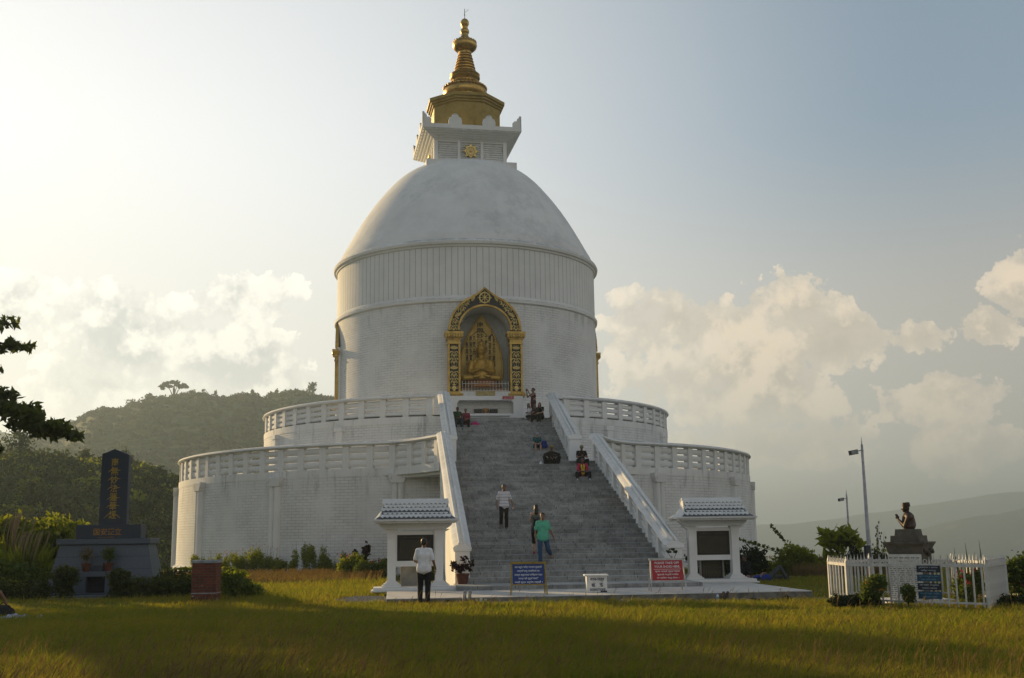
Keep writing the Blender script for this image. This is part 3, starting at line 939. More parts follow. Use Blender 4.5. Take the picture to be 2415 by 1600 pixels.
def niche(angle, front):
    """gilded frame with carved reliefs round an arched recess"""
    N = empty_part('niche_frame', ST, (0, 0, 0), angle)
    g = MT['gold']; yo = -8.98 if front else -8.36; yb = -8.15
    ox = XN
    O = outer_outline(); I = inner_outline(len(O))
    full = lambda h: h+[(-x, z) for x, z in reversed(h[:-1])]
    sh = lambda h: [(x+ox, z) for x, z in h]
    def shrink(h, d, zc=13.36):
        o = []
        for x, z in h:
            L = math.hypot(x, z-zc); o.append((x*(L-d)/L, zc+(z-zc)*(L-d)/L))
        return o
    m = MB()
    m.strip(sh(full(O)), sh(full(shrink(O, .11))), yo, yb)
    m.strip(sh(full(shrink(I, -.11))), sh(full(I)), yo, yb)
    m.build('arch_rim', g, N)
    MB().strip(sh(full(shrink(O, .10))), sh(full(shrink(I, -.10))), yo+.10, yb).build('arch_ground', MT['black_gloss'], N)
    # columns
    for q in (-1, 1):
        c = ox+q*1.78
        m = MB()
        m.box(c-.36, c-.25, yo, yb, 9.78, 12.55).box(c+.25, c+.36, yo, yb, 9.78, 12.55)
        m.build('column_rim', g, N)
        MB().box(c-.26, c+.26, yo+.1, yb, 9.78, 12.55).build('column_ground', MT['black_gloss'], N)
        m = MB()
        m.box(c-.40, c+.40, yo-.04, yb, 12.54, 12.62).box(c-.36, c+.36, yo-.02, yb, 12.62, 12.82)
        m.box(c-.43, c+.43, yo-.06, yb, 12.82, 12.9).box(c-.54, c+.54, yo-.16, yb, 13.12, 13.26)
        m.frustum(c, (yo+yb)/2-.03, 12.9, 13.12, .42, (yb-yo)/2+.05, .50, (yb-yo)/2+.12)
        for j in range(7): m.ball((c-.45+j*.15, yo-.12, 13.0), (.085, .06, .13), 8, 5)
        m.build('capital', g, N)
        m = MB().box(c-.50, c+.50, yo-.14, yb, 9.55, 9.70).box(c-.43, c+.43, yo-.07, yb, 9.70, 9.80)
        for j in range(8): m.ball((c-.44+j*.126, yo-.13, 9.63), (.07, .05, .075), 6, 4)
        m.build('column_base', g, N)
        seq = ['vase', 'scroll', 'scroll', 'lotus', 'scroll', 'scroll', 'lotus'] if front else ['lotus', 'scroll', 'scroll', 'lotus', 'scroll', 'scroll', 'lotus']
        z = 10.04
        for kd in seq:
            put(UNIT[kd], 'relief', N, Matrix.Translation((c, yo+.10, z)) @ Matrix.Diagonal((1, 1, .86, 1)))
            z += .385
    for q in (-1, 1):
        for i, kd in enumerate(['scroll', 'scroll', 'lotus', 'scroll', 'scroll', 'lotus']):
            a = 176-13.2*i
            rr = 1.80+(.03*i if i > 3 else 0)+(.07 if i == 5 else 0)
            x, z = rr*math.cos(R_(a)), 13.36+rr*math.sin(R_(a))
            put(UNIT[kd], 'relief', N, Matrix.Translation((ox-q*x, yo+.10, z)) @ Matrix.Rotation(q*R_(180-a), 4, 'Y') @ Matrix.Diagonal((1.0, 1, .86, 1)))
    # eight-spoked wheel at the crown of the arch
    m = MB()
    pts = [(.30*math.sin(2*PI*i/24), 0, .30*math.cos(2*PI*i/24)) for i in range(25)]
    m.tube(pts, .042, 6, cap=False)
    for i in range(8):
        a = PI/4*i
        m.caps((0, 0, 0), (.29*math.sin(a), 0, .29*math.cos(a)), .026, .026, 6)
        m.ball((.38*math.sin(a), 0, .38*math.cos(a)), .036, 6, 4)
    m.ball((0, 0, 0), (.09, .06, .09), 8, 5)
    m.xf(Matrix.Translation((ox, yo+.03, 15.26)))
    m.build('wheel_emblem', MT['gold_bright'], N)
    # vaulted recess
    m = MB()
    I2 = inner_outline(14, 1.44, 1.38)
    prof = [(-1.44, 9.6)]+I2+[(-x, z) for x, z in reversed(I2[:-1])]+[(1.44, 9.6)]
    n = len(prof); V = [(x+ox, yo+.08, z) for x, z in prof]+[(x+ox, -6.9, z) for x, z in prof]
    m.add(V, [(i, i+1, n+i+1, n+i) for i in range(n-1)]+[tuple(range(n, 2*n))])
    m.add([(ox-1.44, yo+.08, 9.72), (ox+1.44, yo+.08, 9.72), (ox+1.44, -6.9, 9.72), (ox-1.44, -6.9, 9.72)], [(0, 1, 2, 3)])
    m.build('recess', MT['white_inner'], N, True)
    return N
niche(0.0, True)
for a in (PI/2, -PI/2):
    niche(a, False)
    # the pale masonry rib the side frames are set in
    o = MB().box(XN-2.12, XN+2.12, -8.24, -7.8, ZU-.05, 13.4).build('niche_surround', MT['white_trim'], ST)
    o.rotation_euler = (0, 0, a)

def altar():
    A = empty_part('altar_block', ST)
    w = MT['white_trim']; y0, y1 = -9.25, -8.2
    m = MB()
    m.box(-1.68, -1.16, y0, y1, ZU-.1, 9.52).box(2.02, 2.56, y0, y1, ZU-.1, 9.52).box(-1.16, 2.02, y0, y1, 9.28, 9.52).box(-1.16, 2.02, y0, y1, ZU-.1, 8.52)
    for q, x in ((1, -1.16), (-1, 2.02)):
        m.prism([(x, 9.28), (x, 9.12), (x+q*.05, 9.2), (x+q*.14, 9.28)], y0+.002, y1)
    m.box(-.85, 1.8, y0-.25, y0+.05, 8.38, 8.5)
    m.build('altar_body', w, A)
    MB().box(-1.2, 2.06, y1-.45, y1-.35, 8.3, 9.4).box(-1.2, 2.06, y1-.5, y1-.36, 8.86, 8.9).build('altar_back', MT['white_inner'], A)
    # window rail in front of the statue
    R = MB()
    m = R
    xs = [-.84+i*.1735 for i in range(16)]
    for i, x in enumerate(xs):
        m.box(x-.012, x+.012, -9.02, -8.996, 9.8, 10.36)
        m.frustum(x, -9.008, 10.36, 10.42, .022, .014, .002, .002)
    m.box(-.86, 1.78, -9.025, -8.99, 9.84, 9.87).box(-.86, 1.78, -9.025, -8.99, 10.24, 10.265)
    for i in range(0, 15):
        x = xs[i]
        m.tube([(x, -9.0, 9.87), (x+.087, -9.0, 10.02), (x+.1735, -9.0, 9.87)], .008, 4)
    m.build('niche_railing', plain('silver_paint', (.42, .42, .40), .4, .5), ST)
    MB().box(-.95, 1.88, -9.1, -8.6, 9.52, 9.80).build('niche_sill', MT['white_inner'], ST)
    m = MB()
    for i in range(22):
        m.box(-.1+i*.05, -.055+i*.05, -9.16, -9.12-.01*(i % 2), 9.54, 9.80)
    m.build('valance', plain('ochre_cloth', (.42, .33, .14), .8), ST)
altar()

# small things standing in the altar recess
for i, x in enumerate((.03, .93)):
    o = MB().box(x-.21, x+.21, -8.95, -8.72, 8.56, 8.78).box(x-.23, x+.23, -8.97, -8.70, 8.75, 8.8).frustum(x, -8.84, 8.53, 8.57, .17, .08, .2, .11).build('incense_box', MT['black_gloss'])
    tag(o, ['black incense box left of the brass bowl in the white altar recess', 'black incense box right of the brass bowl in the white altar recess'][i], 'box', 'incense boxes on the altar')
o = MB().lathe([(.09, 8.53), (.12, 8.55), (.10, 8.6), (.17, 8.68), (.19, 8.82), (.17, 8.84), (.15, 8.83), (.01, 8.7)], 20, .48, -8.86).build('brass_bowl', gold('brass', (.52, .27, .1), (.2, .1, .04)), None, True)
tag(o, 'small brass incense bowl between two black boxes on the altar', 'bowl')

RED = plain('red_enamel', (.36, .012, .018), .4, var=.12, scale=2)
WHITE_P = plain('white_paint', (.78, .78, .76), .5, var=.06)
WHITE_T = plain('white_letter', (.72, .73, .74), .6, var=.05)
def plaque():
    t = thing('wall_sign', (1.72, -9.27, 9.42), 0, 'small red lettered plaque fixed to the white wall beneath the golden niche', 'sign')
    MB().box(-.32, .32, -.012, .012, -.09, .09).build('board', RED, t)
    lettering('lettering', 'जुत्ता लगाएर नजानुहोस्', .54, .05, WHITE_T, t, facing(0, -.016, .035))
    lettering('lettering', 'माथि जान मनाही छ', .50, .045, WHITE_T, t, facing(0, -.016, -.04))
plaque()

# ------------------------------------------------------------------ staircase
def staircase():
    S = empty_part('staircase', ST)
    st = MT['step_stone']; w = MT['white_stair']
    for (steps, hw) in ((LOW, 3.36), (UPS, 2.84)):
        for i, (y, z) in enumerate(steps):
            zp = z-.1713 if steps is LOW else z-(ZU-ZL)/18
            yn = steps[i+1][0] if i+1 < len(steps) else (y+.6 if steps is LOW else y+.5)
            m = MB()
            j = rnd.uniform(-.006, .006)
            m.box(XS-hw, XS+hw, y+j, yn+.06, zp-.03, z)
            m.build('step', st, S, bevel=.012)
    MB().box(XS-3.4, XS+3.4, -20.9, -12.6, ZL-.4, ZL-.004).build('landing', st, S)
    MB().box(XS-2.75, XS+2.75, -10.7, -8.2, ZU-.3, ZU-.004).build('top_landing', st, S)
    # solid masonry below the flights
    pf = [(-34.9, -.2), (-34.9, .2), (-20.9, ZL-.3), (-17.0, ZL-.3), (-17.0, -.2)]
    MB().prism(pf, XS-3.3, XS+3.3, 'x').build('stair_core', MT['white_brick'], S)
    MB().box(XS-3.80, XS+3.80, -36.78, -34.7, .0, .262).build('bottom_step', st, S, bevel=.015)

    def parapet(x0, x1, ya, za, yb, zb, zfoot, nb, name):
        """rail from (ya,za) up to (yb,zb); x0..x1 thickness"""
        Pp = empty_part(name, ST)
        xc = (x0+x1)/2; th = (x1-x0)/2; k = (zb-za)/(yb-ya)
        zr = lambda y: za+(y-ya)*k
        m = MB()
        # coping: rounded ridge following the slope
        sec = [(-th-.09, -.22), (th+.09, -.22), (th+.13, -.14), (th+.08, -.06), (th*.5, 0), (-th*.5, 0), (-th-.08, -.06), (-th-.13, -.14)]
        V = []
        pts = [(ya-.28, za-.02), (ya, za), (yb, zb), (yb+.18, zb+.03)]
        for (y, z) in pts:
            for (o, d) in sec: V.append((xc+o, y, z+d))
        n = len(sec); F = []
        for i in range(len(pts)-1):
            for j in range(n): F.append((i*n+j, i*n+(j+1) % n, (i+1)*n+(j+1) % n, (i+1)*n+j))
        F += [tuple(range(n-1, -1, -1)), tuple(range(3*n, 4*n))]
        m.add(V, F)
        for o in (-.09, .09):      # twin ridges on the coping
            m.tube([(xc+o, ya-.25, za-.015), (xc+o, yb, zb-.005)], .05, 6)
        m.build('coping', w, Pp, True)
        dz = 1.02
        m = MB().prism([(ya, zfoot), (ya, zr(ya)-dz), (yb, zr(yb)-dz), (yb, zfoot)], x0+.03, x1-.03, 'x')
        m.build('stringer', w, Pp)
        m = MB().box(x0-.06, x1+.06, ya-.26, ya+.2, zfoot, za-.2)
        m.box(x0-.11, x1+.11, ya-.31, ya+.25, za-.26, za-.16)
        m.build('newel', w, Pp, bevel=.02)
        stp = (yb-ya)/nb
        for i in range(1, nb+1):
            y = ya+i*stp
            hb = .17
            if i == nb: y -= .16
            m = MB()
            V = [(x0, y-hb, zr(y-hb)-dz-.05), (x1, y-hb, zr(y-hb)-dz-.05), (x1, y+hb, zr(y+hb)-dz-.05), (x0, y+hb, zr(y+hb)-dz-.05),
                 (x0, y-hb, zr(y-hb)-.2), (x1, y-hb, zr(y-hb)-.2), (x1, y+hb, zr(y+hb)-.2), (x0, y+hb, zr(y+hb)-.2)]
            m.add(V, [(0,3,2,1),(4,5,6,7),(0,1,5,4),(1,2,6,5),(2,3,7,6),(3,0,4,7)])
            m.build('stair_post', w, Pp)
        L = stp-.34
        sm = slat_bay('stair_slats', L, -dz+.02, -.24, w, slope=k, th=.11)
        for i in range(nb):
            y = ya+(i+.5)*stp
            put(sm, 'stair_slats', Pp, Matrix.Translation((xc, y, zr(y))) @ Matrix.Rotation(PI/2, 4, 'Z'))
    for q in (-1, 1):
        a, b = sorted((XS+q*3.33, XS+q*3.69))
        parapet(a, b, -34.4, 1.53, -20.86, 6.36+(.06 if q < 0 else -.06), 0.0, 9, 'lower_parapet')
        a, b = sorted((XS+q*2.81, XS+q*3.25))
        parapet(a, b, -17.67, 6.57, -10.6, 9.56+(.05 if q < 0 else -.06), ZL-.02, 5, 'upper_parapet')
staircase()

# ------------------------------------------------------------------ forecourt
def forecourt():
    o = MB().box(-4.87, 6.94, -40.44, -33.2, -.2, .135).build('forecourt_paving', MT['slab'], None, bevel=.012)
    tag(o, kind='structure')
    # weathered riser of the paving
    o = MB().box(-4.86, 6.93, -40.452, -40.43, -.2, .118).build('paving_kerb', MT['slab_edge']); tag(o, kind='structure')
    # loose gravel at both ends of the paving
    V = []; F = []
    for (cx, cy, sx, sy, n) in ((-5.55, -38.5, 1.15, 1.9, 1800), (7.6, -40.6, 1.2, .5, 500), (1.0, -40.75, 6.2, .22, 1500)):
        for i in range(n):
            a = rnd.uniform(-1, 1); b = rnd.uniform(-1, 1)
            if abs(sx) < 2 and a*a*.8+b*b > 1: continue
            x = cx+a*sx*.72; y = cy+b*sy
            s = rnd.uniform(.015, .045); o = len(V)
            for (p, q, r) in ((1, 0, 0), (0, 1, 0), (-1, 0, 0), (0, -1, 0), (0, 0, 1)):
                V.append((x+p*s*rnd.uniform(.6, 1.2), y+q*s*rnd.uniform(.6, 1.2), .012+r*s*.8+float(dip(x, y))))
            F += [(o, o+1, o+4), (o+1, o+2, o+4), (o+2, o+3, o+4), (o+3, o, o+4)]
    o = np_mesh('gravel', V, F, plain('gravel_stone', (.19, .18, .165), .9, var=.4, scale=20)); tag(o, 'loose grey gravel beside the paved forecourt', 'gravel', kind='stuff')
forecourt()

# ------------------------------------------------------------------ notice kiosks
def kiosk(x, y, z0, label, tab_mat, group, bird=False):
    K = thing('notice_kiosk', (x, y, z0), 0, label, 'kiosk', group)
    w = MT['white_kiosk']
    m = MB().box(-1.37, 1.37, -.62, .62, 0-z0+.10, .02).box(-1.30, 1.30, -.54, .54, .02, .10)
    m.build('plinth', w, K, bevel=.012)
    for q in (-1, 1):
        cx = q*.74
        m = MB().box(cx-.13, cx+.13, -.15, .15, .28, 1.86)
        for i, (h, za, zb) in enumerate(((.30, .10, .16), (.245, .16, .21), (.19, .21, .25), (.155, .25, .285))):
            m.box(cx-h, cx+h, -h-.02, h+.02, za, zb)
        m.prism([(cx-.13, 1.55), (cx+.13, 1.55), (cx+.15, 1.75), (cx+.15 if q < 0 else cx+.34, 1.86), (cx-.34 if q < 0 else cx-.15, 1.86), (cx-.15, 1.75)], -.155, .155)
        m.build('column', w, K, bevel=.008)
    m = MB().prism([(-1.08, 1.94), (-1.14, 2.0), (-1.14, 2.12), (1.14, 2.12), (1.14, 2.0), (1.08, 1.94), (.95, 1.86), (-.95, 1.86)], -.26, .26)
    m.build('beam', w, K, bevel=.01)
    m = MB().box(-.61, .61, -.06, .06, 1.69, 1.80).box(-.61, .61, -.06, .06, .72, .89)
    m.box(-.61, -.57, -.06, .06, .89, 1.69).box(.57, .61, -.06, .06, .89, 1.69)
    m.build('board_frame', w, K)
    p = MB().box(-.57, .57, -.035, .04, .89, 1.69).build('board', MT['plaque'], K)
    tx = plain('faded_gold_letter', (.075, .060, .022), .6, var=.2)
    m = MB()
    for i in range(16):
        xx = -.48
        zz = 1.50-i*.036
        while xx < .46:
            l = rnd.uniform(.03, .10)
            m.box(xx, min(xx+l, .48), -.040, -.036, zz, zz+.012); xx += l+.022
    m.build('lettering', tx, p)
    lettering('heading', 'विश्व शान्ति स्तुप पोखरा', .74, .055, tx, p, facing(0, -.041, 1.61))
    # roof of fish-scale tiles
    m = MB()
    prof = [(-.80, 2.16), (-.52, 2.28), (-.30, 2.48), (-.14, 2.68), (-.06, 2.76), (.06, 2.76), (.14, 2.68), (.30, 2.48), (.52, 2.28), (.80, 2.16)]
    V = []; hx = [1.28, 1.12, 1.05, 1.02, 1.01, 1.01, 1.02, 1.05, 1.12, 1.28]
    for s in (-1, 1):
        for (yy, zz), h in zip(prof, hx): V.append((s*h, yy, zz))
    n = len(prof)
    m.add(V, [(i, i+1, n+i+1, n+i) for i in range(n-1)]+[tuple(range(n-1, -1, -1)), tuple(range(n, 2*n))])
    m.tube([(-1.04, 0, 2.76), (1.04, 0, 2.76)], .055, 8)
    roof = m.build('roof', w, K)
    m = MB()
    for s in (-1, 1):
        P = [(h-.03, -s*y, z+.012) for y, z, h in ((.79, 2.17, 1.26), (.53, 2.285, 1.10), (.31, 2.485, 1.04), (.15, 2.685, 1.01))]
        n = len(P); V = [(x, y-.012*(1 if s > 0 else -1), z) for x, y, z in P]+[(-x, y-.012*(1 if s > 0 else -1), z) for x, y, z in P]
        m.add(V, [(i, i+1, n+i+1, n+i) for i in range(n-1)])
    m.build('gap_shade_sheet', MT['gap_shade'], roof)  # dark sheet seen through the gaps, painted shade under the tile tips
    rows = 5
    for s in (-1, 1):
        m = MB()
        for r in range(rows):
            t = (r+.12)/rows
            zz = 2.185+t*.52
            ph = R_(24+46*min(1, (zz-2.16)/.5))
            yy = -np.interp(zz, [2.16, 2.28, 2.48, 2.68, 2.76], [.80, .52, .30, .14, .06])-.028
            sp = .50/rows/math.sin(ph)
            nx = 15; ww = 2*(1.10-.07*t)/nx; h = sp*1.2
            for j in range(nx+(r % 2)):
                cx = -(nx/2)*ww+(j+.5*(1-r % 2))*ww
                if abs(cx) > 1.06-.05*t: continue
                k0 = len(m.v); a = .495*ww; e = h*.40
                P = [(-a, h), (a, h), (a, e), (.02*ww, 0), (-.02*ww, 0), (-a, e)]
                m.add([(x, z, .006+.030*(1-z/h)) for x, z in P]+[(x, z, -.02) for x, z in P],
                      [(0, 5, 4, 3, 2, 1), (0, 1, 7, 6), (1, 2, 8, 7), (2, 3, 9, 8), (3, 4, 10, 9), (4, 5, 11, 10), (5, 0, 6, 11), (6, 7, 8, 9, 10, 11)])
                m.xf(Matrix.Translation((cx, yy, zz)) @ Matrix.Rotation(ph, 4, 'X'), k0)
                if s > 0: m.xf(Matrix.Rotation(PI, 4, 'Z'), k0)
        m.build('roof_tiles', w, roof)
    m = MB().box(-1.32, 1.32, -.86, .86, 2.10, 2.165).box(-1.26, 1.26, -.80, .80, 2.05, 2.10)
    m.build('eave_board', MT['eave'], roof, bevel=.008)
    return K

MT['gap_shade'] = plain('tile_gap_shade', (.085, .10, .12), .9, var=.4, scale=5)  # dark colour standing in for shade between the roof tiles
MT['eave'] = whitewash('eave_paint', (.62, .62, .60), grime=1.6, top=.8)
kiosk(-4.0, -35.55, .13, 'white tiled notice kiosk left of the stairs, with a man in white before it', MT['tablet'], 'notice kiosks flanking the stairs')
kiosk(6.10, -33.75, .13, 'white tiled notice kiosk beside the red shoe sign, right of the stairs', MT['plaque'], 'notice kiosks flanking the stairs')
def tablet(x, y, w, h, mat, label, lines):
    t = thing('stone_tablet', (x, y, .235), 0, label, 'tablet', 'tablets under the notice kiosks')
    fr = MT['white_kiosk']
    MB().box(-w/2, w/2, -.03, .05, 0, h).build('slab', mat, t)
    MB().box(-w/2-.06, -w/2, -.05, .07, 0, h+.06).box(w/2, w/2+.06, -.05, .07, 0, h+.06).box(-w/2, w/2, -.05, .07, h, h+.06).build('frame', MT['tablet'], t)
    if lines:
        m = MB()
        for i in range(13):
            xx = -w/2+.06
            while xx < w/2-.1:
                l = rnd.uniform(.03, .09); m.box(xx, min(xx+l, w/2-.05), -.034, -.031, h-.1-i*.04, h-.088-i*.04); xx += l+.02
        m.build('lettering', plain('tablet_letter', (.12, .10, .03), .6), t)
tablet(-4.0, -35.2, .80, .66, MT['tablet'], 'blank grey stone tablet standing under the kiosk behind the man in white', False)
tablet(6.12, -33.4, .74, .64, MT['plaque'], 'dark lettered tablet leaning under the kiosk beside the red sign', True)


# ------------------------------------------------------------------ figures
def fuse(mb, name, mat, parent, voxel=.014, smooth=4):
    """one continuous surface from overlapping closed shapes"""
    me0 = mb.mesh('tmp')
    o0 = bpy.data.objects.new('tmp', me0); COL.objects.link(o0)
    r = o0.modifiers.new('r', 'REMESH'); r.mode = 'VOXEL'; r.voxel_size = voxel; r.use_smooth_shade = True
    if smooth:
        q = o0.modifiers.new('s', 'SMOOTH'); q.factor = .5; q.iterations = smooth
    me = bpy.data.meshes.new_from_object(o0.evaluated_get(bpy.context.evaluated_depsgraph_get()))
    bpy.data.objects.remove(o0); bpy.data.meshes.remove(me0)
    me.name = name; me.materials.clear(); me.materials.append(mat)
    o = bpy.data.objects.new(name, me); COL.objects.link(o)
    if parent: o.parent = parent
    return o

def V3(*a): return Vector(a)

def hand(m, wrist, d, palm_n, s=1.0, curl=.35, spread=.22):
    """palm with five unequal fingers; d: direction of the fingers, palm_n: palm normal"""
    d = Vector(d).normalized(); n = Vector(palm_n); n = (n-d*n.dot(d)).normalized(); w = d.cross(n)
    W = Vector(wrist)
    pe = W+d*.085*s
    for o in (-.026, 0, .026): m.caps(W+w*o*s*.7+d*.015*s, pe+w*o*s, .014*s, .0135*s, 6)
    for i, (o, L) in enumerate(((-.033, .062), (-.012, .075), (.010, .070), (.031, .054))):
        a = pe+w*o*s; q = d+w*o*spread*4
        b = a+q.normalized()*L*.5*s+n*curl*.018*s
        c = b+q.normalized()*L*.45*s+n*curl*.035*s
        m.caps(a, b, .0100*s, .0092*s, 6); m.caps(b, c, .0092*s, .0078*s, 6)
    t0 = W+d*.02*s-w*.030*s; t1 = t0+(d*.8-w*.75+n*.3).normalized()*.038*s; t2 = t1+(d-w*.25+n*.25).normalized()*.028*s
    m.caps(t0, t1, .0125*s, .0105*s, 6); m.caps(t1, t2, .0105*s, .0085*s, 6)

def pose_stand(h=1.70, sh=.185, hip=.095):
    k = h/1.70
    J = dict(pelvis=V3(0, 0, .93), waist=V3(0, 0, 1.06), chest=V3(0, .0, 1.27), neck=V3(0, .01, 1.45), head=V3(0, -.015, 1.585))
    for n, q in (('L', 1), ('R', -1)):
        J['sh'+n] = V3(q*sh*.92, .01, 1.385); J['el'+n] = V3(q*(sh+.035), .03, 1.11); J['wr'+n] = V3(q*(sh+.05), -.03, .87)
        J['hip'+n] = V3(q*hip, 0, .90); J['kn'+n] = V3(q*hip*1.05, -.02, .49); J['an'+n] = V3(q*hip, .02, .085); J['hd'+n] = V3(0, -.15, -1)
    return {a: b*k if not a.startswith('hd') else b for a, b in J.items()}, k

def pose_sit(h=1.70, drop=.36, reach=.50, spread=.10, lean=.10, sh=.185):
    """seated on the local origin; feet on a step lower by drop"""
    k = h/1.70
    J = dict(pelvis=V3(0, 0, .11), waist=V3(0, -.02, .25), chest=V3(0, -.02-lean*.5, .45), neck=V3(0, -.02-lean, .63), head=V3(0, -.05-lean*1.15, .765))
    for n, q in (('L', 1), ('R', -1)):
        J['sh'+n] = V3(q*sh, -lean*.9, .575); J['el'+n] = V3(q*(sh+.06), -.12-lean, .32); J['wr'+n] = V3(q*.07, -.34-lean*.6, .25)
        J['hip'+n] = V3(q*.095, 0, .10); J['kn'+n] = V3(q*(.095+spread), -.42, .17); J['an'+n] = V3(q*(.09+spread), -reach, .085-drop); J['hd'+n] = V3(-q*.6, -.8, -.2)
    return {a: b*k if not a.startswith('hd') else b for a, b in J.items()}, k

SKIN = {c: plain('skin_'+c, v, .55, var=.06, bstr=.03) for c, v in dict(brown=(.20, .105, .065), dark=(.13, .068, .043), fair=(.42, .24, .165)).items()}
CL = {}
def cloth(name, c, rough=.85, var=.12):
    if name not in CL: CL[name] = plain(name, c, rough, var=var, scale=9, bstr=.12, spec=.2)
    return CL[name]
def striped_cloth(name, ca, cb, freq):
    m, k, out = new_mat(name)
    z = k.sep(k.new('ShaderNodeTexCoord').outputs['Object'])[2]
    f = k.math('FRACT', k.math('MULTIPLY', z, freq))
    principled(k, out, k.mix(k.smooth(k.math('ABSOLUTE', k.math('SUBTRACT', f, .5)), .09, .13), cb, ca), .85)
    CL[name] = m; return m
HAIR = plain('black_hair', (.010, .008, .007), .5, var=.3, scale=30)
EYE_M = plain('dark_eye', (.015, .010, .008), .3); LIP_M = plain('lips', (.16, .05, .04), .5)

def person(loc, rz, J, k, label, skin='brown', top=None, sleeve=.55, topless=False, bottom=None, leg=1.0, shoe=None, hair='short', hat=None, dress=None, group=None, tilt=0, build=1.0, extra=None, cat='person', head_rot=0.0, jacket_open=None):
    T = thing('person', loc, rz, label, cat, group)
    b = build
    m = MB(); s = k
    H = J['head']; hr = Matrix.Rotation(R_(head_rot), 3, 'Z')
    R3 = Matrix.Rotation(R_(head_rot), 4, 'Z') @ Matrix.Rotation(R_(tilt), 4, 'X')
    hp = lambda x, y, z: H+(R3 @ V3(x*s, y*s, z*s))
    m.ball(H+(R3 @ V3(0, .01*s, .02*s)), (.076*s, .094*s, .098*s), 16, 12, R3)
    m.ball(hp(0, -.02, -.05), (.056*s, .066*s, .068*s), 12, 8, R3)           # jaw
    m.caps(hp(0, -.088, .012), hp(0, -.106, -.022), .010*s, .015*s, 6)       # nose
    for q in (-1, 1): m.ball(hp(q*.076, .012, -.004), (.012*s, .02*s, .032*s), 8, 6, R3)
    m.caps(J['neck']+(J['chest']-J['neck'])*.15, H+V3(0, .015, -.05)*s, .056*s, .052*s)
    ch, wa, pe = J['chest'], J['waist'], J['pelvis']
    side = (J['shL']-J['shR']).normalized()
    m.caps(ch-side*.075*s, ch+side*.075*s, .112*s*b, .112*s*b, 12)
    m.caps(ch+(J['neck']-ch)*.55-side*.10*s, ch+(J['neck']-ch)*.55+side*.10*s, .070*s, .070*s, 12)
    m.caps(wa-side*.05*s, wa+side*.05*s, .105*s*b, .105*s*b, 12)
    m.caps(ch-side*.03*s, wa-side*.03*s, .11*s*b, .105*s*b, 12); m.caps(ch+side*.03*s, wa+side*.03*s, .11*s*b, .105*s*b, 12)
    hips = (J['hipL']-J['hipR']).normalized()
    m.caps(pe-hips*.065*s, pe+hips*.065*s, .115*s*b, .115*s*b, 12); m.caps(wa, pe, .11*s*b, .12*s*b, 12)
    for n, q in (('L', 1), ('R', -1)):
        sh, el, wr = J['sh'+n], J['el'+n], J['wr'+n]
        m.caps(J['neck']+(ch-J['neck'])*.25, sh, .055*s, .056*s)
        m.caps(sh, el, .050*s, .039*s); m.caps(el, wr, .039*s, .027*s)
        d = J['hd'+n]
        hand(m, wr, d, V3(-q, 0, 0) if abs(Vector(d).normalized().x) < .8 else V3(0, 0, -1), s)
        hi, kn, an = J['hip'+n], J['kn'+n], J['an'+n]
        m.caps(hi, kn, .082*s, .055*s); m.caps(kn, kn+(an-kn)*.35, .052*s, .052*s); m.caps(kn+(an-kn)*.3, an, .053*s, .034*s)
        fd = J.get('ft'+n, V3(0, -1, 0))
        m.caps(an+V3(0, .02, -.045)*s, an+fd*.13*s+V3(0, 0, -.052)*s, .033*s, .030*s); m.caps(an, an+fd*.1*s+V3(0, 0, -.04)*s, .036*s, .030*s)
    fuse(m, 'body', SKIN[skin], T, .013, 2)
    e = MB()
    for q in (-1, 1): e.ball(hp(q*.031, -.079, .012), (.013*s, .009*s, .009*s), 8, 6, R3)
    e.build('eyes', EYE_M, T, True)
    MB().ball(hp(0, -.086, -.055), (.024*s, .008*s, .008*s), 8, 6, R3).build('lips', LIP_M, T, True)
    # clothes: the same skeleton a little larger
    if top is not None:
        g = 1.0+.13; m = MB(); f = b
        m.caps(ch-side*.080*s, ch+side*.080*s, .118*s*f, .118*s*f, 12)
        if sleeve > 0:
            m.caps(ch+(J['neck']-ch)*.45-side*.085*s, ch+(J['neck']-ch)*.45+side*.085*s, .078*s, .078*s, 12)
            m.caps(J['neck']+(ch-J['neck'])*.12, ch, .062*s, .1*s)
        hem = pe+(pe-wa)*.32
        for q in (-1, 1):
            m.caps(ch+side*q*.05*s, wa+side*q*.05*s, .118*s*f, .116*s*f, 12)
            m.caps(wa+side*q*.05*s, pe+hips*q*.070*s, .118*s*f, .134*s*f, 12)
            m.caps(pe+hips*q*.070*s, hem+hips*q*.075*s, .134*s*f, .130*s*f, 12)
        m.caps(wa, hem, .118*s*f, .138*s*f, 12)
        for n, q in (('L', 1), ('R', -1)):
            sh, el, wr = J['sh'+n], J['el'+n], J['wr'+n]
            if sleeve > 0: m.caps(J['neck']+(ch-J['neck'])*.27, sh, .066*s, .066*s)
            if sleeve > 0:
                e1 = sh+(el-sh)*min(1, sleeve/1.0)
                m.caps(sh, e1, .059*s, .060*s if sleeve < 1 else .05*s)
                if sleeve > 1: m.caps(el, el+(wr-el)*(sleeve-1), .050*s, .042*s)
        fuse(m, 'shirt', top, T, .02, 3)
    if bottom is not None:
        m = MB()
        m.caps(pe-hips*.06*s, pe+hips*.06*s, .120*s*b, .120*s*b, 12)
        m.caps(pe, pe+(wa-pe)*.45, .116*s*b, .110*s*b, 12)
        for n in 'LR':
            hi, kn, an = J['hip'+n], J['kn'+n], J['an'+n]
            if leg <= .5:
                m.caps(hi, hi+(kn-hi)*leg*2, .094*s, .082*s)
            else:
                m.caps(hi, kn, .102*s, .080*s); m.caps(kn, kn+(an-kn)*(leg-.5)*2*.98, .080*s, .068*s)
        fuse(m, 'trousers' if leg > .7 else 'shorts', bottom, T, .02, 3)
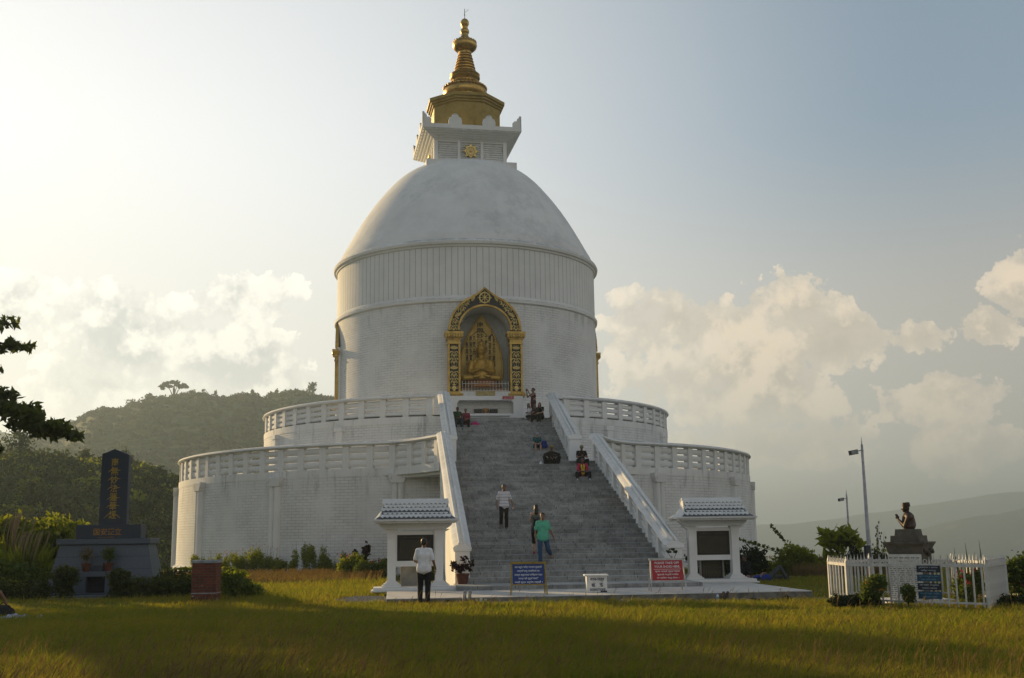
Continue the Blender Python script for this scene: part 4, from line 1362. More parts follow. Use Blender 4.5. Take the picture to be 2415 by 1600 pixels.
    if dress is not None:
        m = MB()
        kl, kr = J['knL'], J['knR']
        m.caps(ch-side*.08*s, ch+side*.08*s, .12*s*b, .12*s*b, 12); m.caps(ch, pe, .12*s*b, .15*s*b, 12)
        m.caps(pe-hips*.07*s, kl+(J['anL']-kl)*.35, .13*s, .12*s); m.caps(pe+hips*.07*s, kr+(J['anR']-kr)*.35, .13*s, .12*s)
        m.caps(pe, (kl+kr)/2, .15*s, .15*s)
        fuse(m, 'dress', dress, T, .022, 3)
    if shoe is not None:
        for n in 'LR':
            an = J['an'+n]; fd = J.get('ft'+n, V3(0, -1, 0)); m = MB()
            m.caps(an+V3(0, .025, -.045)*s, an+fd*.15*s+V3(0, 0, -.052)*s, .041*s, .036*s); m.caps(an+V3(0, 0, -.01)*s, an+fd*.08*s+V3(0, 0, -.04)*s, .043*s, .036*s)
            fuse(m, 'shoe', shoe, T, .012, 2)
    if hair:
        m = MB()
        m.ball(hp(0, .022, .040), (.085*s, .098*s, .088*s), 14, 10, R3)
        m.ball(hp(0, .045, .0), (.080*s, .075*s, .075*s), 12, 8, R3)
        if hair == 'long':
            m.caps(hp(0, .07, .0), hp(0, .10, -.20), .075*s, .055*s); m.caps(hp(-.05, .06, -.05), hp(-.05, .10, -.18), .04*s, .03*s); m.caps(hp(.05, .06, -.05), hp(.05, .10, -.18), .04*s, .03*s)
        if hair == 'side':
            for q in (-1, 1): m.caps(hp(q*.07, .02, .0), hp(q*.085, .0, -.20), .035*s, .025*s)
            m.caps(hp(0, .07, .0), hp(0, .09, -.16), .07*s, .05*s)
        if hair == 'bun':
            m.ball(hp(0, .11, .03), .05*s, 10, 8)
        fuse(m, 'hair', HAIR, T, .012, 2)
    if hat is not None:
        m = MB(); m.ball(hp(0, .008, .062), (.092*s, .104*s, .072*s), 14, 8, R3)
        m.caps(hp(-.03, -.10, .045), hp(.03, -.10, .045), .05*s, .05*s, 8)
        k0 = MB(); fuse(m, 'cap', hat, T, .012, 2)
    return T

def copyJ(J, **kw):
    J = dict(J)
    for a, b in kw.items(): J[a] = V3(*b) if not isinstance(b, Vector) else b
    return J

def people():
    # man in white on the grass, seen from behind
    J, k = pose_stand(1.72)
    J = copyJ(J, knL=(.105, -.05, .50), anL=(.10, .05, .09), elR=(-.255, .04, 1.12), wrR=(-.30, -.10, .90), elL=(.25, -.03, 1.13), wrL=(.16, -.22, 1.05), hdL=(-.4, -1, .2))
    person((-3.87, -40.78, 0), R_(170), J, k, 'man in a white T-shirt and black trousers, seen from behind before the left kiosk', 'brown', cloth('white_tshirt', (.74, .74, .78)), .8, bottom=cloth('black_trousers', (.016, .016, .018)), leg=1.0, shoe=cloth('dark_shoe', (.03, .024, .02)))
    # man coming down the steps in a green polo shirt
    J, k = pose_stand(1.72)
    J = copyJ(J, hipR=(-.10, 0, .90), knR=(-.11, -.03, .48), anR=(-.10, -.03, .085), knL=(.17, .02, .53), anL=(.30, .24, .36), ftL=(.25, -.55, -.80), elL=(.27, .0, 1.13), wrL=(.36, -.06, .90), hdL=(.15, -.1, -1), elR=(-.245, .02, 1.13), wrR=(-.25, -.02, .88))
    person((.28, -33.75, .773), R_(4), J, k, 'man in a green polo shirt and blue jeans walking down the lower steps', 'brown', cloth('green_polo', (.10, .40, .27)), .75, bottom=cloth('blue_jeans', (.035, .075, .15)), leg=1.0, build=1.08, head_rot=-18)
    # woman climbing with a dark bag
    J, k = pose_stand(1.68, sh=.165)
    J = copyJ(J, knR=(-.10, -.22, .62), anR=(-.11, -.06, .43), knL=(.10, .0, .48), elR=(-.24, -.05, 1.14), wrR=(-.16, -.26, 1.16), hdR=(.4, -.8, .3), elL=(.22, -.05, 1.14), wrL=(.14, -.24, 1.15), hdL=(-.4, -.8, .3))
    W = person((.20, -32.75, 1.115), R_(178), J, k, 'long haired woman in black shorts climbing the steps with a dark backpack', 'fair', cloth('grey_vest', (.10, .11, .10)), 0, bottom=cloth('black_leggings', (.008, .008, .010)), leg=.62, shoe=cloth('pink_sandal', (.30, .04, .09)), hair='long')
    B = thing('backpack', (.16, -32.98, 2.06), R_(-2), 'dark drawstring backpack with a white emblem worn by the climbing woman', 'bag')
    m = MB().caps((0, 0, .16), (0, -.015, -.14), .09, .14, 12); m.caps((-.06, 0, -.13), (.06, 0, -.13), .11, .11, 10)
    fuse(m, 'sack', cloth('navy_sack', (.012, .014, .03)), B, .018, 3)
    e = MB()
    for i, (x, h) in enumerate(((-.055, .05), (-.005, .085), (.045, .12))):
        e.prism([(x-.02, -.06), (x+.022, -.06), (x-.008, -.06+h), (x-.034, -.06+h-.02)], -.168, -.160)
    e.box(-.09, .09, -.166, -.160, -.105, -.085)
    e.build('emblem', WHITE_T, B)
    m = MB()
    for q in (-1, 1): m.tube([(q*.05, .02, .22), (q*.10, .08, .30), (q*.12, .2, .30), (q*.12, .27, .18), (q*.13, .2, .0), (q*.12, .06, -.18)], .012, 6)
    m.build('strap', cloth('dark_cord', (.02, .02, .02)), B)
    # man in striped shirt
    J, k = pose_stand(1.64)
    J = copyJ(J, knR=(-.12, -.12, .52), anR=(-.11, .04, .20), knL=(.08, -.03, .47), elL=(.27, .05, 1.07), wrL=(.33, -.08, .87), elR=(-.26, .06, 1.07), wrR=(-.27, -.04, .84), head=(0, -.05, 1.52))
    person((-.66, -30.2, 1.97), R_(2), J, k, 'man in a white striped shirt and dark trousers halfway down the stairs', 'brown', striped_cloth('striped_shirt', (.58, .56, .58), (.30, .29, .38), 9), .8, bottom=cloth('brown_black_trousers', (.018, .015, .013)), leg=1.0, tilt=12)
    # seated people
    def sit(loc, rz, h, lab, **kw):
        pk = {a: kw.pop(a) for a in ('drop', 'reach', 'spread', 'lean') if a in kw}
        ov = kw.pop('ov', {})
        J, k = pose_sit(h, **pk); J = copyJ(J, **ov)
        return person(loc, rz, J, k, lab, **kw)
    sit((3.42, -23.55, 4.193), R_(-4), 1.58, 'woman in a red top and yellow scarf seated with knees apart', skin='dark', top=cloth('red_top', (.42, .03, .09)), sleeve=1.5, bottom=cloth('black_slacks', (.012, .012, .016)), leg=1.0, shoe=cloth('white_trainer', (.55, .55, .58)), drop=.171, reach=.50, spread=.20, hair='side')
    S = thing('scarf', (3.42, -23.55, 4.193), R_(-4), 'bright yellow scarf hanging from the neck of the seated woman in red', 'scarf')
    m = MB()
    for q in (-1, 1): m.caps((q*.06, -.08, .58), (q*.05, -.27, .42), .03, .04, 8); m.caps((q*.05, -.27, .42), (q*.035, -.32, .12), .04, .035, 8); m.caps((q*.06, -.08, .58), (0, .04, .60), .032, .035, 8)
    fuse(m, 'cloth', cloth('yellow_scarf', (.50, .38, .02)), S, .016, 2)
    sit((3.74, -21.45, 4.877), 0, 1.62, 'person in black with a khaki cap seated on the landing, looking at a phone', skin='brown', top=cloth('black_top', (.012, .012, .014)), sleeve=.6, bottom=cloth('black_slacks', (.012, .012, .016)), leg=1.0, drop=.171, reach=.48, spread=.14, lean=.12, hair='short', hat=cloth('khaki_cap', (.16, .14, .09)), tilt=20, ov=dict(wrL=(.05, -.30, .34), wrR=(-.05, -.30, .34), hdL=(-.5, -.7, .4), hdR=(.5, -.7, .4)))
    J, k = pose_stand(1.66)       # squatting man
    J = copyJ(J, pelvis=(0, .10, .24), waist=(0, .04, .37), chest=(0, -.05, .57), neck=(0, -.10, .76), head=(0, -.15, .90), shL=(.17, -.10, .66), shR=(-.17, -.10, .66), elL=(.34, -.24, .60), elR=(-.34, -.24, .60), wrL=(.06, -.40, .46), wrR=(-.06, -.40, .46), hdL=(-.3, -.5, -.7), hdR=(.3, -.5, -.7),
              hipL=(.11, .10, .22), hipR=(-.11, .10, .22), knL=(.34, -.24, .48), knR=(-.34, -.24, .48), anL=(.26, -.08, .085), anR=(-.26, -.08, .085))
    person((2.36, -21.62, 4.706), R_(-3), J, k, 'man in dark brown clothes and a yellowish cap squatting on the step below the landing', 'dark', cloth('dark_jacket', (.020, .014, .014)), 1.85, bottom=cloth('dark_brown_trousers', (.014, .011, .012)), leg=1.0, hair='short', hat=cloth('yellow_cap', (.24, .18, .06)), build=1.0)
    sit((2.50, -15.45, 6.05), R_(3), 1.55, 'person in teal with a pale head wrap and bare legs seated beside a blue bag', skin='fair', top=cloth('teal_top', (.015, .09, .10)), sleeve=.7, bottom=cloth('denim_shorts', (.03, .05, .09)), leg=.42, drop=.33, reach=.44, spread=.05, lean=.12, hair='short', hat=cloth('pale_wrap', (.25, .27, .30)), tilt=18)
    # group at the top right
    sit((2.58, -11.05, 8.05), R_(28), 1.58, 'dark haired woman in a white top seated at the top of the stairs', skin='brown', top=cloth('white_blouse', (.62, .62, .64)), sleeve=.9, bottom=cloth('black_slacks', (.012, .012, .016)), leg=1.0, drop=.16, reach=.45, hair='side', ov=dict(knR=(-.05, -.40, .10), knL=(.14, -.40, .12)))
    sit((3.01, -11.15, 8.03), R_(-12), 1.38, 'child in black seated between two women at the stair head', skin='brown', top=cloth('black_top', (.012, .012, .014)), sleeve=.5, bottom=cloth('black_slacks', (.012, .012, .016)), leg=1.0, drop=.33, reach=.42, hair='short', lean=.02)
    sit((3.34, -11.0, 8.05), R_(-35), 1.68, 'long haired woman in black reaching across to the child at the stair head', skin='fair', top=cloth('black_top', (.012, .012, .014)), sleeve=.6, bottom=cloth('black_slacks', (.012, .012, .016)), leg=1.0, drop=.30, reach=.52, hair='side', ov=dict(elR=(-.26, -.26, .36), wrR=(-.20, -.45, .33), hdR=(-.2, -1, 0)))
    # standing photographer, turned to her right
    J, k = pose_stand(1.76, sh=.165)
    J = copyJ(J, elL=(.20, -.24, 1.28), wrL=(.06, -.36, 1.55), elR=(-.20, -.26, 1.26), wrR=(-.05, -.38, 1.55), hdL=(-.2, -.3, 1), hdR=(.2, -.3, 1))
    person((3.0, -10.45, 8.05), R_(-68), J, k, 'woman in a maroon dress standing at the stair head, raising a camera to photograph', 'brown', None, 0, hair='bun', dress=cloth('maroon_dress', (.060, .020, .024)))
    c = thing('camera', (2.64, -10.56, 9.70), R_(-68), 'small dark camera held up by the woman in the maroon dress', 'camera')
    MB().box(-.06, .06, -.025, .025, -.04, .04).box(-.02, .02, -.022, .022, .04, .055).build('case', MT['black_gloss'], c, bevel=.006)
    o = MB().tube([(0, -.02, 0), (0, -.065, 0)], .028, 12).build('lens', MT['black_gloss'], c, True)
    # pair on the left
    sit((-1.33, -11.85, 7.717), R_(10), 1.66, 'man in a dark green shirt and jeans seated below the niche, left of the pair', skin='dark', top=cloth('dark_green_shirt', (.022, .055, .022)), sleeve=.8, bottom=cloth('dark_jeans', (.022, .034, .055)), leg=1.0, drop=.50, reach=.60, hair='short', ov=dict(anL=(.12, -.72, -.40)))
    sit((-.85, -11.85, 7.65), R_(-8), 1.62, 'person in a crimson shirt and black trousers seated beside the man in green', skin='brown', top=cloth('crimson_shirt', (.20, .018, .045)), sleeve=1.5, bottom=cloth('black_capris', (.014, .012, .014)), leg=.80, drop=.50, reach=.60, hair='short')
    # person asleep on the lawn behind the right kiosk
    J, k = pose_stand(1.70)
    def lie(v): return V3(v.x, -(v.z-.85), .12+v.y)
    J = {a: (lie(v) if not a.startswith('hd') else V3(v.x, -v.z, v.y)) for a, v in J.items()}
    J = copyJ(J, knL=(.12, .42, .50), anL=(.12, .66, .09), ftL=(0, .3, .2), ftR=(0, .3, .9), anR=(-.10, .80, .10), knR=(-.1, .38, .14), head=(0, -.78, .14), elL=(.24, -.45, .16), wrL=(.06, -.25, .30), elR=(-.28, -.5, .10), wrR=(-.30, -.75, .12), hdR=(0, -1, .1))
    person((8.85, -31.2, 0), R_(-82), J, k, 'person in a blue shirt and grey trousers lying on the grass behind the right kiosk', 'brown', cloth('royal_blue_shirt', (.020, .040, .22)), .8, bottom=cloth('grey_trousers', (.06, .065, .075)), leg=1.0, shoe=cloth('dark_shoe', (.03, .024, .02)), tilt=-90)
    sit((9.15, -27.9, .02), R_(-60), 1.65, 'person in black sitting by the dark bushes behind the one lying down', skin='dark', top=cloth('black_top', (.012, .012, .014)), sleeve=1.6, bottom=cloth('black_slacks', (.012, .012, .016)), leg=1.0, drop=0.0, reach=.55, ov=dict(knL=(.15, -.38, .45), knR=(-.15, -.38, .45)), hair='short')
    # person at the left edge, sitting on the grass
    sit((-14.38, -42.2, .02), R_(15), 1.60, 'dark haired person sitting on the grass at the far left edge, arm propped', skin='brown', top=cloth('plum_vest', (.05, .02, .03)), sleeve=0, bottom=cloth('black_slacks', (.012, .012, .016)), leg=1.0, drop=0.0, reach=.60, ov=dict(knL=(.15, -.45, .15), knR=(-.15, -.45, .15), elL=(.30, -.02, .34), wrL=(.36, -.06, .08), hdL=(.2, -.5, -.4)), hair='side')
people()

def soft_bag(name, loc, pts, mat, label, cat, rz=0, strap=None, vox=.016):
    t = thing(name, loc, rz, label, cat)
    m = MB()
    for a, b, ra, rb in pts: m.caps(a, b, ra, rb, 10)
    fuse(m, 'bag_body', mat, t, vox, 3)
    if strap:
        MB().tube(strap, .012, 6).build('handle', mat, t, True)
    return t
soft_bag('bag', (2.84, -15.75, 6.06), [((-.08, 0, .10), (.08, 0, .10), .11, .11), ((-.06, 0, .10), (-.05, 0, .30), .12, .08), ((.06, 0, .10), (.05, 0, .30), .12, .08)], cloth('blue_bag', (.012, .03, .16)), 'blue rucksack standing on the step beside the person in teal', 'bag', 0, [(-.05, 0, .36), (0, 0, .44), (.05, 0, .36)])
soft_bag('bag', (-.36, -11.98, 7.55), [((-.14, 0, .10), (.14, 0, .09), .10, .09), ((-.06, 0, .14), (.06, 0, .14), .09, .08)], cloth('pink_bag', (.42, .03, .16)), 'hot pink handbag lying beside the person in the crimson shirt', 'bag', 0, [(-.1, 0, .2), (0, 0, .33), (.1, 0, .2)])
soft_bag('bag', (1.86, -21.75, 4.706), [((0, 0, .12), (0, 0, .26), .11, .05)], cloth('white_plastic', (.6, .62, .64)), 'white plastic bag beside the squatting man', 'bag')
soft_bag('bag', (-13.95, -42.75, 0), [((-.18, 0, .12), (.16, .05, .12), .13, .12), ((-.1, .05, .2), (.12, 0, .22), .1, .08)], cloth('black_bag', (.018, .018, .022)), 'black bag on the grass beside the person at the left edge', 'bag', 0, [(-.1, 0, .26), (.02, -.02, .36), (.14, 0, .26)])
def heap():
    m = MB(); r = random.Random(3)
    for i in range(16):
        a = (r.uniform(-.7, .45), r.uniform(-.25, .25), .03); m.caps(a, (a[0]+r.uniform(-.2, .2), a[1]+r.uniform(-.15, .15), r.uniform(.03, .10)), .045, .05, 8)
    for i in range(8): m.caps((-.7+i*.15, 0, .02), (-.55+i*.15, 0, .02), .05, .05, 8)
    t = thing('clothing_pile', (-13.75, -43.45, 0), 0, 'pale crumpled cloth bundle spread on the grass at the left edge', 'clothes')
    fuse(m, 'cloth', cloth('pale_blue_cloth', (.32, .34, .44), var=.4), t, .022, 2)
    t = thing('paper_wrapper', (-12.95, -43.6, 0), .4, 'crumpled white and green wrapper beside the cloth bundle', 'litter')
    m = MB()
    for i in range(7):
        a = (r.uniform(-.2, .2), r.uniform(-.1, .1), .02); m.caps(a, (a[0]+r.uniform(-.1, .1), a[1], r.uniform(.02, .08)), .02, .03, 6)
    fuse(m, 'wrapper', cloth('wrapper_white', (.5, .56, .56), var=.3), t, .014, 1)
heap()


# ------------------------------------------------------------------ statue in the niche
def buddha():
    B = thing('buddha_statue', (0, 0, 0), 0, 'gilded seated Buddha statue before a pointed golden backplate inside the niche', 'statue')
    g = gold('statue_gold', (.46, .28, .045), (.20, .105, .02), .45, .45, .6)
    X, Y = .30, -8.05
    c = lambda x, y, z: (X+x, Y+y, z)
    m = MB()
    m.ball(c(0, -.02, 12.38), (.255, .29, .33), 20, 14)
    m.ball(c(0, 0, 12.72), (.14, .15, .14), 14, 8)
    m.ball(c(0, -.05, 12.22), (.20, .21, .20), 14, 8)
    m.caps(c(0, -.27, 12.42), c(0, -.33, 12.31), .03, .045, 8)
    for q in (-1, 1):
        m.ball(c(q*.255, .02, 12.34), (.035, .07, .17), 8, 8)
        m.caps(c(q*.06, -.29, 12.47), c(q*.17, -.24, 12.48), .02, .018, 6)
        m.ball(c(q*.10, -.265, 12.41), (.06, .03, .028), 8, 6)
    m.ball(c(0, -.275, 12.17), (.075, .03, .025), 8, 6)
    m.caps(c(0, .02, 11.85), c(0, 0, 12.15), .16, .15, 14)
    m.caps(c(-.34, .03, 11.60), c(.34, .03, 11.60), .24, .24, 14)
    m.caps(c(-.25, .05, 11.72), c(.25, .05, 11.72), .2, .2, 12)
    m.caps(c(0, 0, 11.5), c(0, 0, 10.75), .40, .44, 18)
    m.caps(c(-.2, 0, 11.4), c(-.18, 0, 10.8), .30, .32, 14); m.caps(c(.2, 0, 11.4), c(.18, 0, 10.8), .30, .32, 14)
    for q in (-1, 1):
        m.caps(c(q*.55, .04, 11.58), c(q*.66, -.10, 11.05), .20, .17, 12)
        m.caps(c(q*.66, -.10, 11.05), c(q*.18, -.50, 11.12), .15, .08, 12)
        m.caps(c(q*.62, -.02, 11.3), c(q*.70, -.05, 10.78), .15, .13, 10)
        m.caps(c(q*.25, -.10, 10.62), c(q*.98, -.30, 10.66), .24, .20, 14)
        m.caps(c(q*.98, -.30, 10.66), c(-q*.12, -.60, 10.64), .19, .11, 12)
        m.caps(c(q*.42, -.62, 10.70), c(q*.16, -.68, 10.74), .09, .075, 10)
    m.caps(c(-.9, -.18, 10.52), c(.9, -.18, 10.52), .14, .14, 10)
    hand(m, c(.12, -.52, 11.06), (-.2, -.1, 1), (0, -1, 0), 2.6, .2, .05)
    hand(m, c(-.16, -.54, 11.16), (.9, -.1, .15), (0, .3, -1), 2.6, .3, .05)
    for i in range(5):   # robe folds
        m.tube([c(-.52, -.06-.02*i, 11.70-.03*i), c(-.30, -.30, 11.48-.09*i), c(.05, -.40, 11.30-.11*i), c(.34, -.30, 11.28-.12*i)], .030, 6)
    for i in range(4):
        for q in (-1, 1): m.tube([c(q*(.60+.05*i), -.16, 11.5-.05*i), c(q*(.66+.02*i), -.24, 11.22-.05*i), c(q*(.52-.04*i), -.32, 10.98-.03*i)], .026, 6)
        m.tube([c(-.75+.05*i, -.50+.02*i, 10.74+.01*i), c(0, -.66, 10.60+.05*i), c(.75-.05*i, -.50+.02*i, 10.74+.01*i)], .024, 6)
    fuse(m, 'body', g, B, .024, 2)
    # pointed leaf-shaped backplate
    pts = []
    for i in range(25):
        t = i/24
        z = 9.85+(14.5-9.85)*t
        w = 1.02+.22*math.sin(PI*min(1, t/.62)) if t < .40 else 0
        if t >= .40:
            u = (t-.40)/.60; w = (1.02+.22*math.sin(PI*.40/.62))*(1-u**1.75)
        pts.append((w, z))
    poly = [(X+.05-w, z) for w, z in pts]+[(X+.05+w, z) for w, z in reversed(pts[:-1])]
    P = MB().prism(poly, -7.52, -7.38).build('backplate', gold('plate_gold', (.50, .34, .09), (.34, .20, .04), .5, .35, .5), B)
    rim = [(X+.05-w, -7.53, z) for w, z in pts]+[(X+.05+w, -7.53, z) for w, z in reversed(pts[:-1])]
    MB().tube(rim, .06, 6).build('backplate_rim', g, B, True)
    ink = MT['brush_black']
    lettering('inscription', '\n'.join('南無妙法蓮華經'), .42, 2.3, ink, P, facing(X+.0, -7.545, 12.95))
    for dx, zc, h, tx in ((-.78, 12.35, 1.9, '南無無邊行'), (-.56, 12.55, 1.5, '南無多寶'), (-.36, 12.75, 1.2, '大梵天'), (.34, 12.85, 1.1, '十羅刹'), (.56, 12.5, 1.6, '釋迦牟尼'), (.80, 12.3, 1.9, '安立行菩薩')):
        lettering('inscription', '\n'.join(tx), .17, h, ink, P, facing(X+dx, -7.545, zc))
    m = MB()
    for q, L in ((-1, .38), (1, .30)):
        m.prism([(X+q*.12, 13.62), (X+q*.12, 13.56), (X+q*(.12+L), 13.26), (X+q*(.13+L), 13.29)], -7.548, -7.542)
    m.prism([(X+.66, 13.40), (X+.70, 13.40), (X+.92, 13.08), (X+.87, 13.08), (X+.69, 13.31), (X+.50, 13.10), (X+.45, 13.1)], -7.548, -7.542)
    m.build('brush_stroke', ink, P)
    m = MB().box(-.95, 1.8, -8.72, -7.5, 9.74, 10.0)
    m.lathe([(1.08, 10.0), (1.20, 10.1), (1.14, 10.24), (1.0, 10.3), (1.0, 10.42), (1.12, 10.5)], 28, X, Y+.12)
    for i in range(24):
        a = 2*PI*i/24; m.ball((X+1.12*math.sin(a), Y+.12-1.12*math.cos(a)*.5, 10.2), (.13, .1, .12), 6, 4)
    m.build('lotus_pedestal', gold('red_gold', (.32, .13, .04), (.16, .05, .02), .5, .3, .6), B)
buddha()

# ------------------------------------------------------------------ signs, box, shoes on the forecourt
def a_board(loc, rz, label, frame_m, face_m, lines, w=.94, zt=.86, zb=.27, taper=.0):
    t = thing('sign_board', loc, rz, label, 'sign')
    hw = w/2
    tube = lambda a, b, r=.018: MB().tube([a, b], r, 8)
    for q in (-1, 1):
        m = MB().tube([(q*(hw+.055), -.30, 0), (q*(hw+.01), -.02, zt+.03)], .019, 8); m.build('front_leg', frame_m, t, True)
        m = MB().tube([(q*(hw+.035), .34, 0), (q*(hw+.012), .0, zt+.03)], .019, 8); m.build('back_leg', frame_m, t, True)
        MB().tube([(q*(hw+.035), -.2, .29), (q*(hw+.03), .24, .29)], .012, 6).build('brace', frame_m, t, True)
    MB().box(-hw-.06, hw+.06, -.035, .02, zt, zt+.06).build('top_rail', frame_m, t, bevel=.008)
    # leaning panel
    k = .28/(zt)
    P = empty_part('panel', t)
    P.location = (0, -.03, zt); P.rotation_euler = (math.atan(-k), 0, 0)
    H = (zt-zb)
    MB().box(-hw+.005, hw-.005, -.006, .006, -H, 0).build('face', face_m, P)
    MB().box(-hw-.012, hw+.012, -.012, .012, -H-.03, -H).build('bottom_rail', frame_m, P)
    z = 0
    for (tx, ww, hh, zz) in lines:
        if tx == '-':
            MB().box(-ww/2, ww/2, -.0085, -.0065, -zz-hh/2, -zz+hh/2).build('rule', WHITE_T, P)
        else:
            lettering('lettering', tx, ww, hh, WHITE_T, P, facing(0, -.0085, -zz))
    return t
YEL = plain('yellow_paint', (.30, .20, .02), .5, var=.25, scale=5)
BLUE = plain('blue_enamel', (.008, .030, .16), .4, var=.12, scale=2)
GREYP = plain('grey_paint', (.45, .45, .43), .5, var=.2, scale=6)
a_board((-.92, -39.50, .135), R_(-4), 'blue notice in a yellow trestle frame at the foot of the stairs', YEL, BLUE,
        [('यस स्तुप भित्र भगवान बुद्धको', .76, .075, .09), ('अस्थि धातु राखिएको छ।', .64, .075, .20), ('तसर्थ स्तुपलाई परिक्रमा गर्दा', .78, .075, .31), ('शान्त रही मूर्ति माथि', .56, .075, .415), ('नचढी घुम्न अनुरोध गर्दछौं ।', .78, .075, .52)], w=.90, zt=.83, zb=.26)
a_board((3.16, -39.05, .135), R_(-5), 'red notice asking visitors to remove shoes, in a pale grey trestle frame', GREYP, RED,
        [('PLEASE TAKE OFF', .70, .066, .075), ('YOUR SHOES HERE.', .74, .066, .185), ('-', .78, .009, .262), ('कृपया आफ्नो जुत्ता चप्पल', .72, .068, .325), ('फुकाली मन्दिर परिसर', .62, .068, .42), ('मा प्रवेश गर्नु होला ।', .64, .068, .515)], w=.90, zt=.86, zb=.27)

def donation_box():
    t = thing('donation_box', (1.09, -39.05, .135), R_(-6), 'white painted donation box with blue hand lettering standing between the two notices', 'box')
    m = MB().box(-.29, .29, -.25, .25, .0, .46)
    m.build('box_body', plain('white_box_paint', (.66, .66, .64), .55, var=.12, scale=7), t, bevel=.008)
    MB().box(-.35, .33, -.29, .29, .46, .50).build('lid', WHITE_P, t, bevel=.006)
    MB().box(.10, .285, -.262, -.249, .012, .05).build('latch', plain('dark_metal', (.05, .05, .055), .5, .6), t)
    ink = plain('navy_ink', (.012, .018, .07), .6)
    lettering('lettering', 'दान-पत्र', .40, .105, ink, t, facing(.01, -.2535, .355), bold=.03)
    lettering('lettering', 'हुँ', .12, .10, ink, t, facing(-.10, -.2535, .215), bold=.03); lettering('lettering', 'नु', .10, .10, ink, t, facing(.12, -.2535, .215), bold=.03)
    lettering('lettering', 'DONATIONS', .44, .07, ink, t, facing(.02, -.2535, .085), bold=.03)
donation_box()

def shoe_pair(x, y, mat, label, s=1.0, rz=0, group=None, stand=False):
    t = thing('shoes', (x, y, float(dip(x, y))), rz, label, 'shoes', 'shoes left beside the forecourt')
    for q in (-1, 1):
        m = MB()
        k0 = 0
        m.caps((q*.06, .11, .035), (q*.06, -.12, .03), .036, .038, 8); m.caps((q*.06, .09, .06), (q*.06, .0, .05), .04, .035, 8)
        m.xf(Matrix.Scale(s, 4))
        if stand: m.xf(Matrix.Translation((0, .06, .13)) @ Matrix.Rotation(R_(-72), 4, 'X'))
        o = fuse(m, 'shoe', mat, t, .012, 2)
        b = MB().box(q*.06-.036, q*.06+.036, -.155, .145, 0, .012).xf(Matrix.Scale(s, 4))
        if stand: b.xf(Matrix.Translation((0, .06, .13)) @ Matrix.Rotation(R_(-72), 4, 'X'))
        b.build('sole', cloth('grey_rubber', (.12, .12, .12)), t)
SH = dict(w=cloth('white_shoe', (.62, .62, .64)), k=cloth('black_shoe', (.015, .015, .017)), m=cloth('maroon_shoe', (.09, .02, .02)), b=cloth('brown_shoe', (.07, .045, .03)), p=cloth('pinkish_shoe', (.35, .22, .19)))
shoe_pair(-4.38, -40.62, SH['m'], 'maroon shoes against the paving edge left of the man in white', rz=R_(80))
shoe_pair(-3.19, -40.62, SH['k'], 'black and turquoise shoes against the paving edge right of the man in white', rz=R_(85))
shoe_pair(-2.70, -40.64, SH['w'], 'large white shoes propped upright against the paving edge', 1.15, R_(8), stand=True)
shoe_pair(1.56, -40.64, SH['w'], 'white trainers beside the paving edge under the donation box', 1.0, R_(70))
shoe_pair(1.93, -40.64, SH['k'], 'black and yellow shoes beside the white trainers', 1.0, R_(80))
shoe_pair(4.42, -40.62, SH['b'], 'brown shoes propped against the paving edge right of the water bottle', 1.0, R_(5), stand=True)
shoe_pair(4.95, -40.64, SH['p'], 'pinkish sandals on the ground right of the brown shoes', 1.0, R_(75))
shoe_pair(5.22, -40.62, SH['k'], 'black shoes between the pinkish sandals and the dark bag', 1.0, R_(85))
for i, (x, l) in enumerate(((-2.46, 'white paper cup right of the upright white shoes'), (-2.34, 'tall white paper cup in the middle of three'), (-2.22, 'yellowish paper cup nearest the blue notice'))):
    o = MB().lathe([(.001, .0), (.028, .0), (.038, .10+.02*(i == 1)), (.034, .10+.02*(i == 1)), (.026, .01)], 14, x, -40.66).build('paper_cup', cloth('cup_white', (.66, .66, .62)) if i < 2 else cloth('cup_cream', (.5, .46, .3)), None, True)
    tag(o, l, 'cup', 'cups beside the forecourt')
soft_bag('bag', (6.12, -40.62, -.11), [((-.08, 0, .06), (.08, 0, .06), .06, .06), ((-.03, 0, .09), (.03, 0, .09), .05, .05)], cloth('black_bag', (.018, .018, .022)), 'small dark bag at the right end of the paving edge', 'bag', 0, [(-.05, 0, .12), (0, 0, .18), (.05, 0, .12)])
def bottle():
    t = thing('water_bottle', (4.16, -40.66, float(dip(4.16, -40.66))), 0, 'clear water bottle with a blue label standing against the paving edge', 'bottle')
    MB().lathe([(.001, .0), (.034, .004), (.037, .03), (.037, .16), (.033, .185), (.016, .215), (.015, .228)], 16).build('bottle_body', plain('clear_plastic', (.55, .62, .66), .15, var=.05), t, True)
    MB().lathe([(.0375, .09), (.0382, .092), (.0382, .155), (.0375, .157)], 16).build('label_band', plain('label_blue', (.10, .35, .55), .5), t, True)
    MB().lathe([(.018, .226), (.018, .246), (.001, .248)], 12).build('cap', plain('cap_blue', (.03, .10, .3), .4), t, True)
bottle()

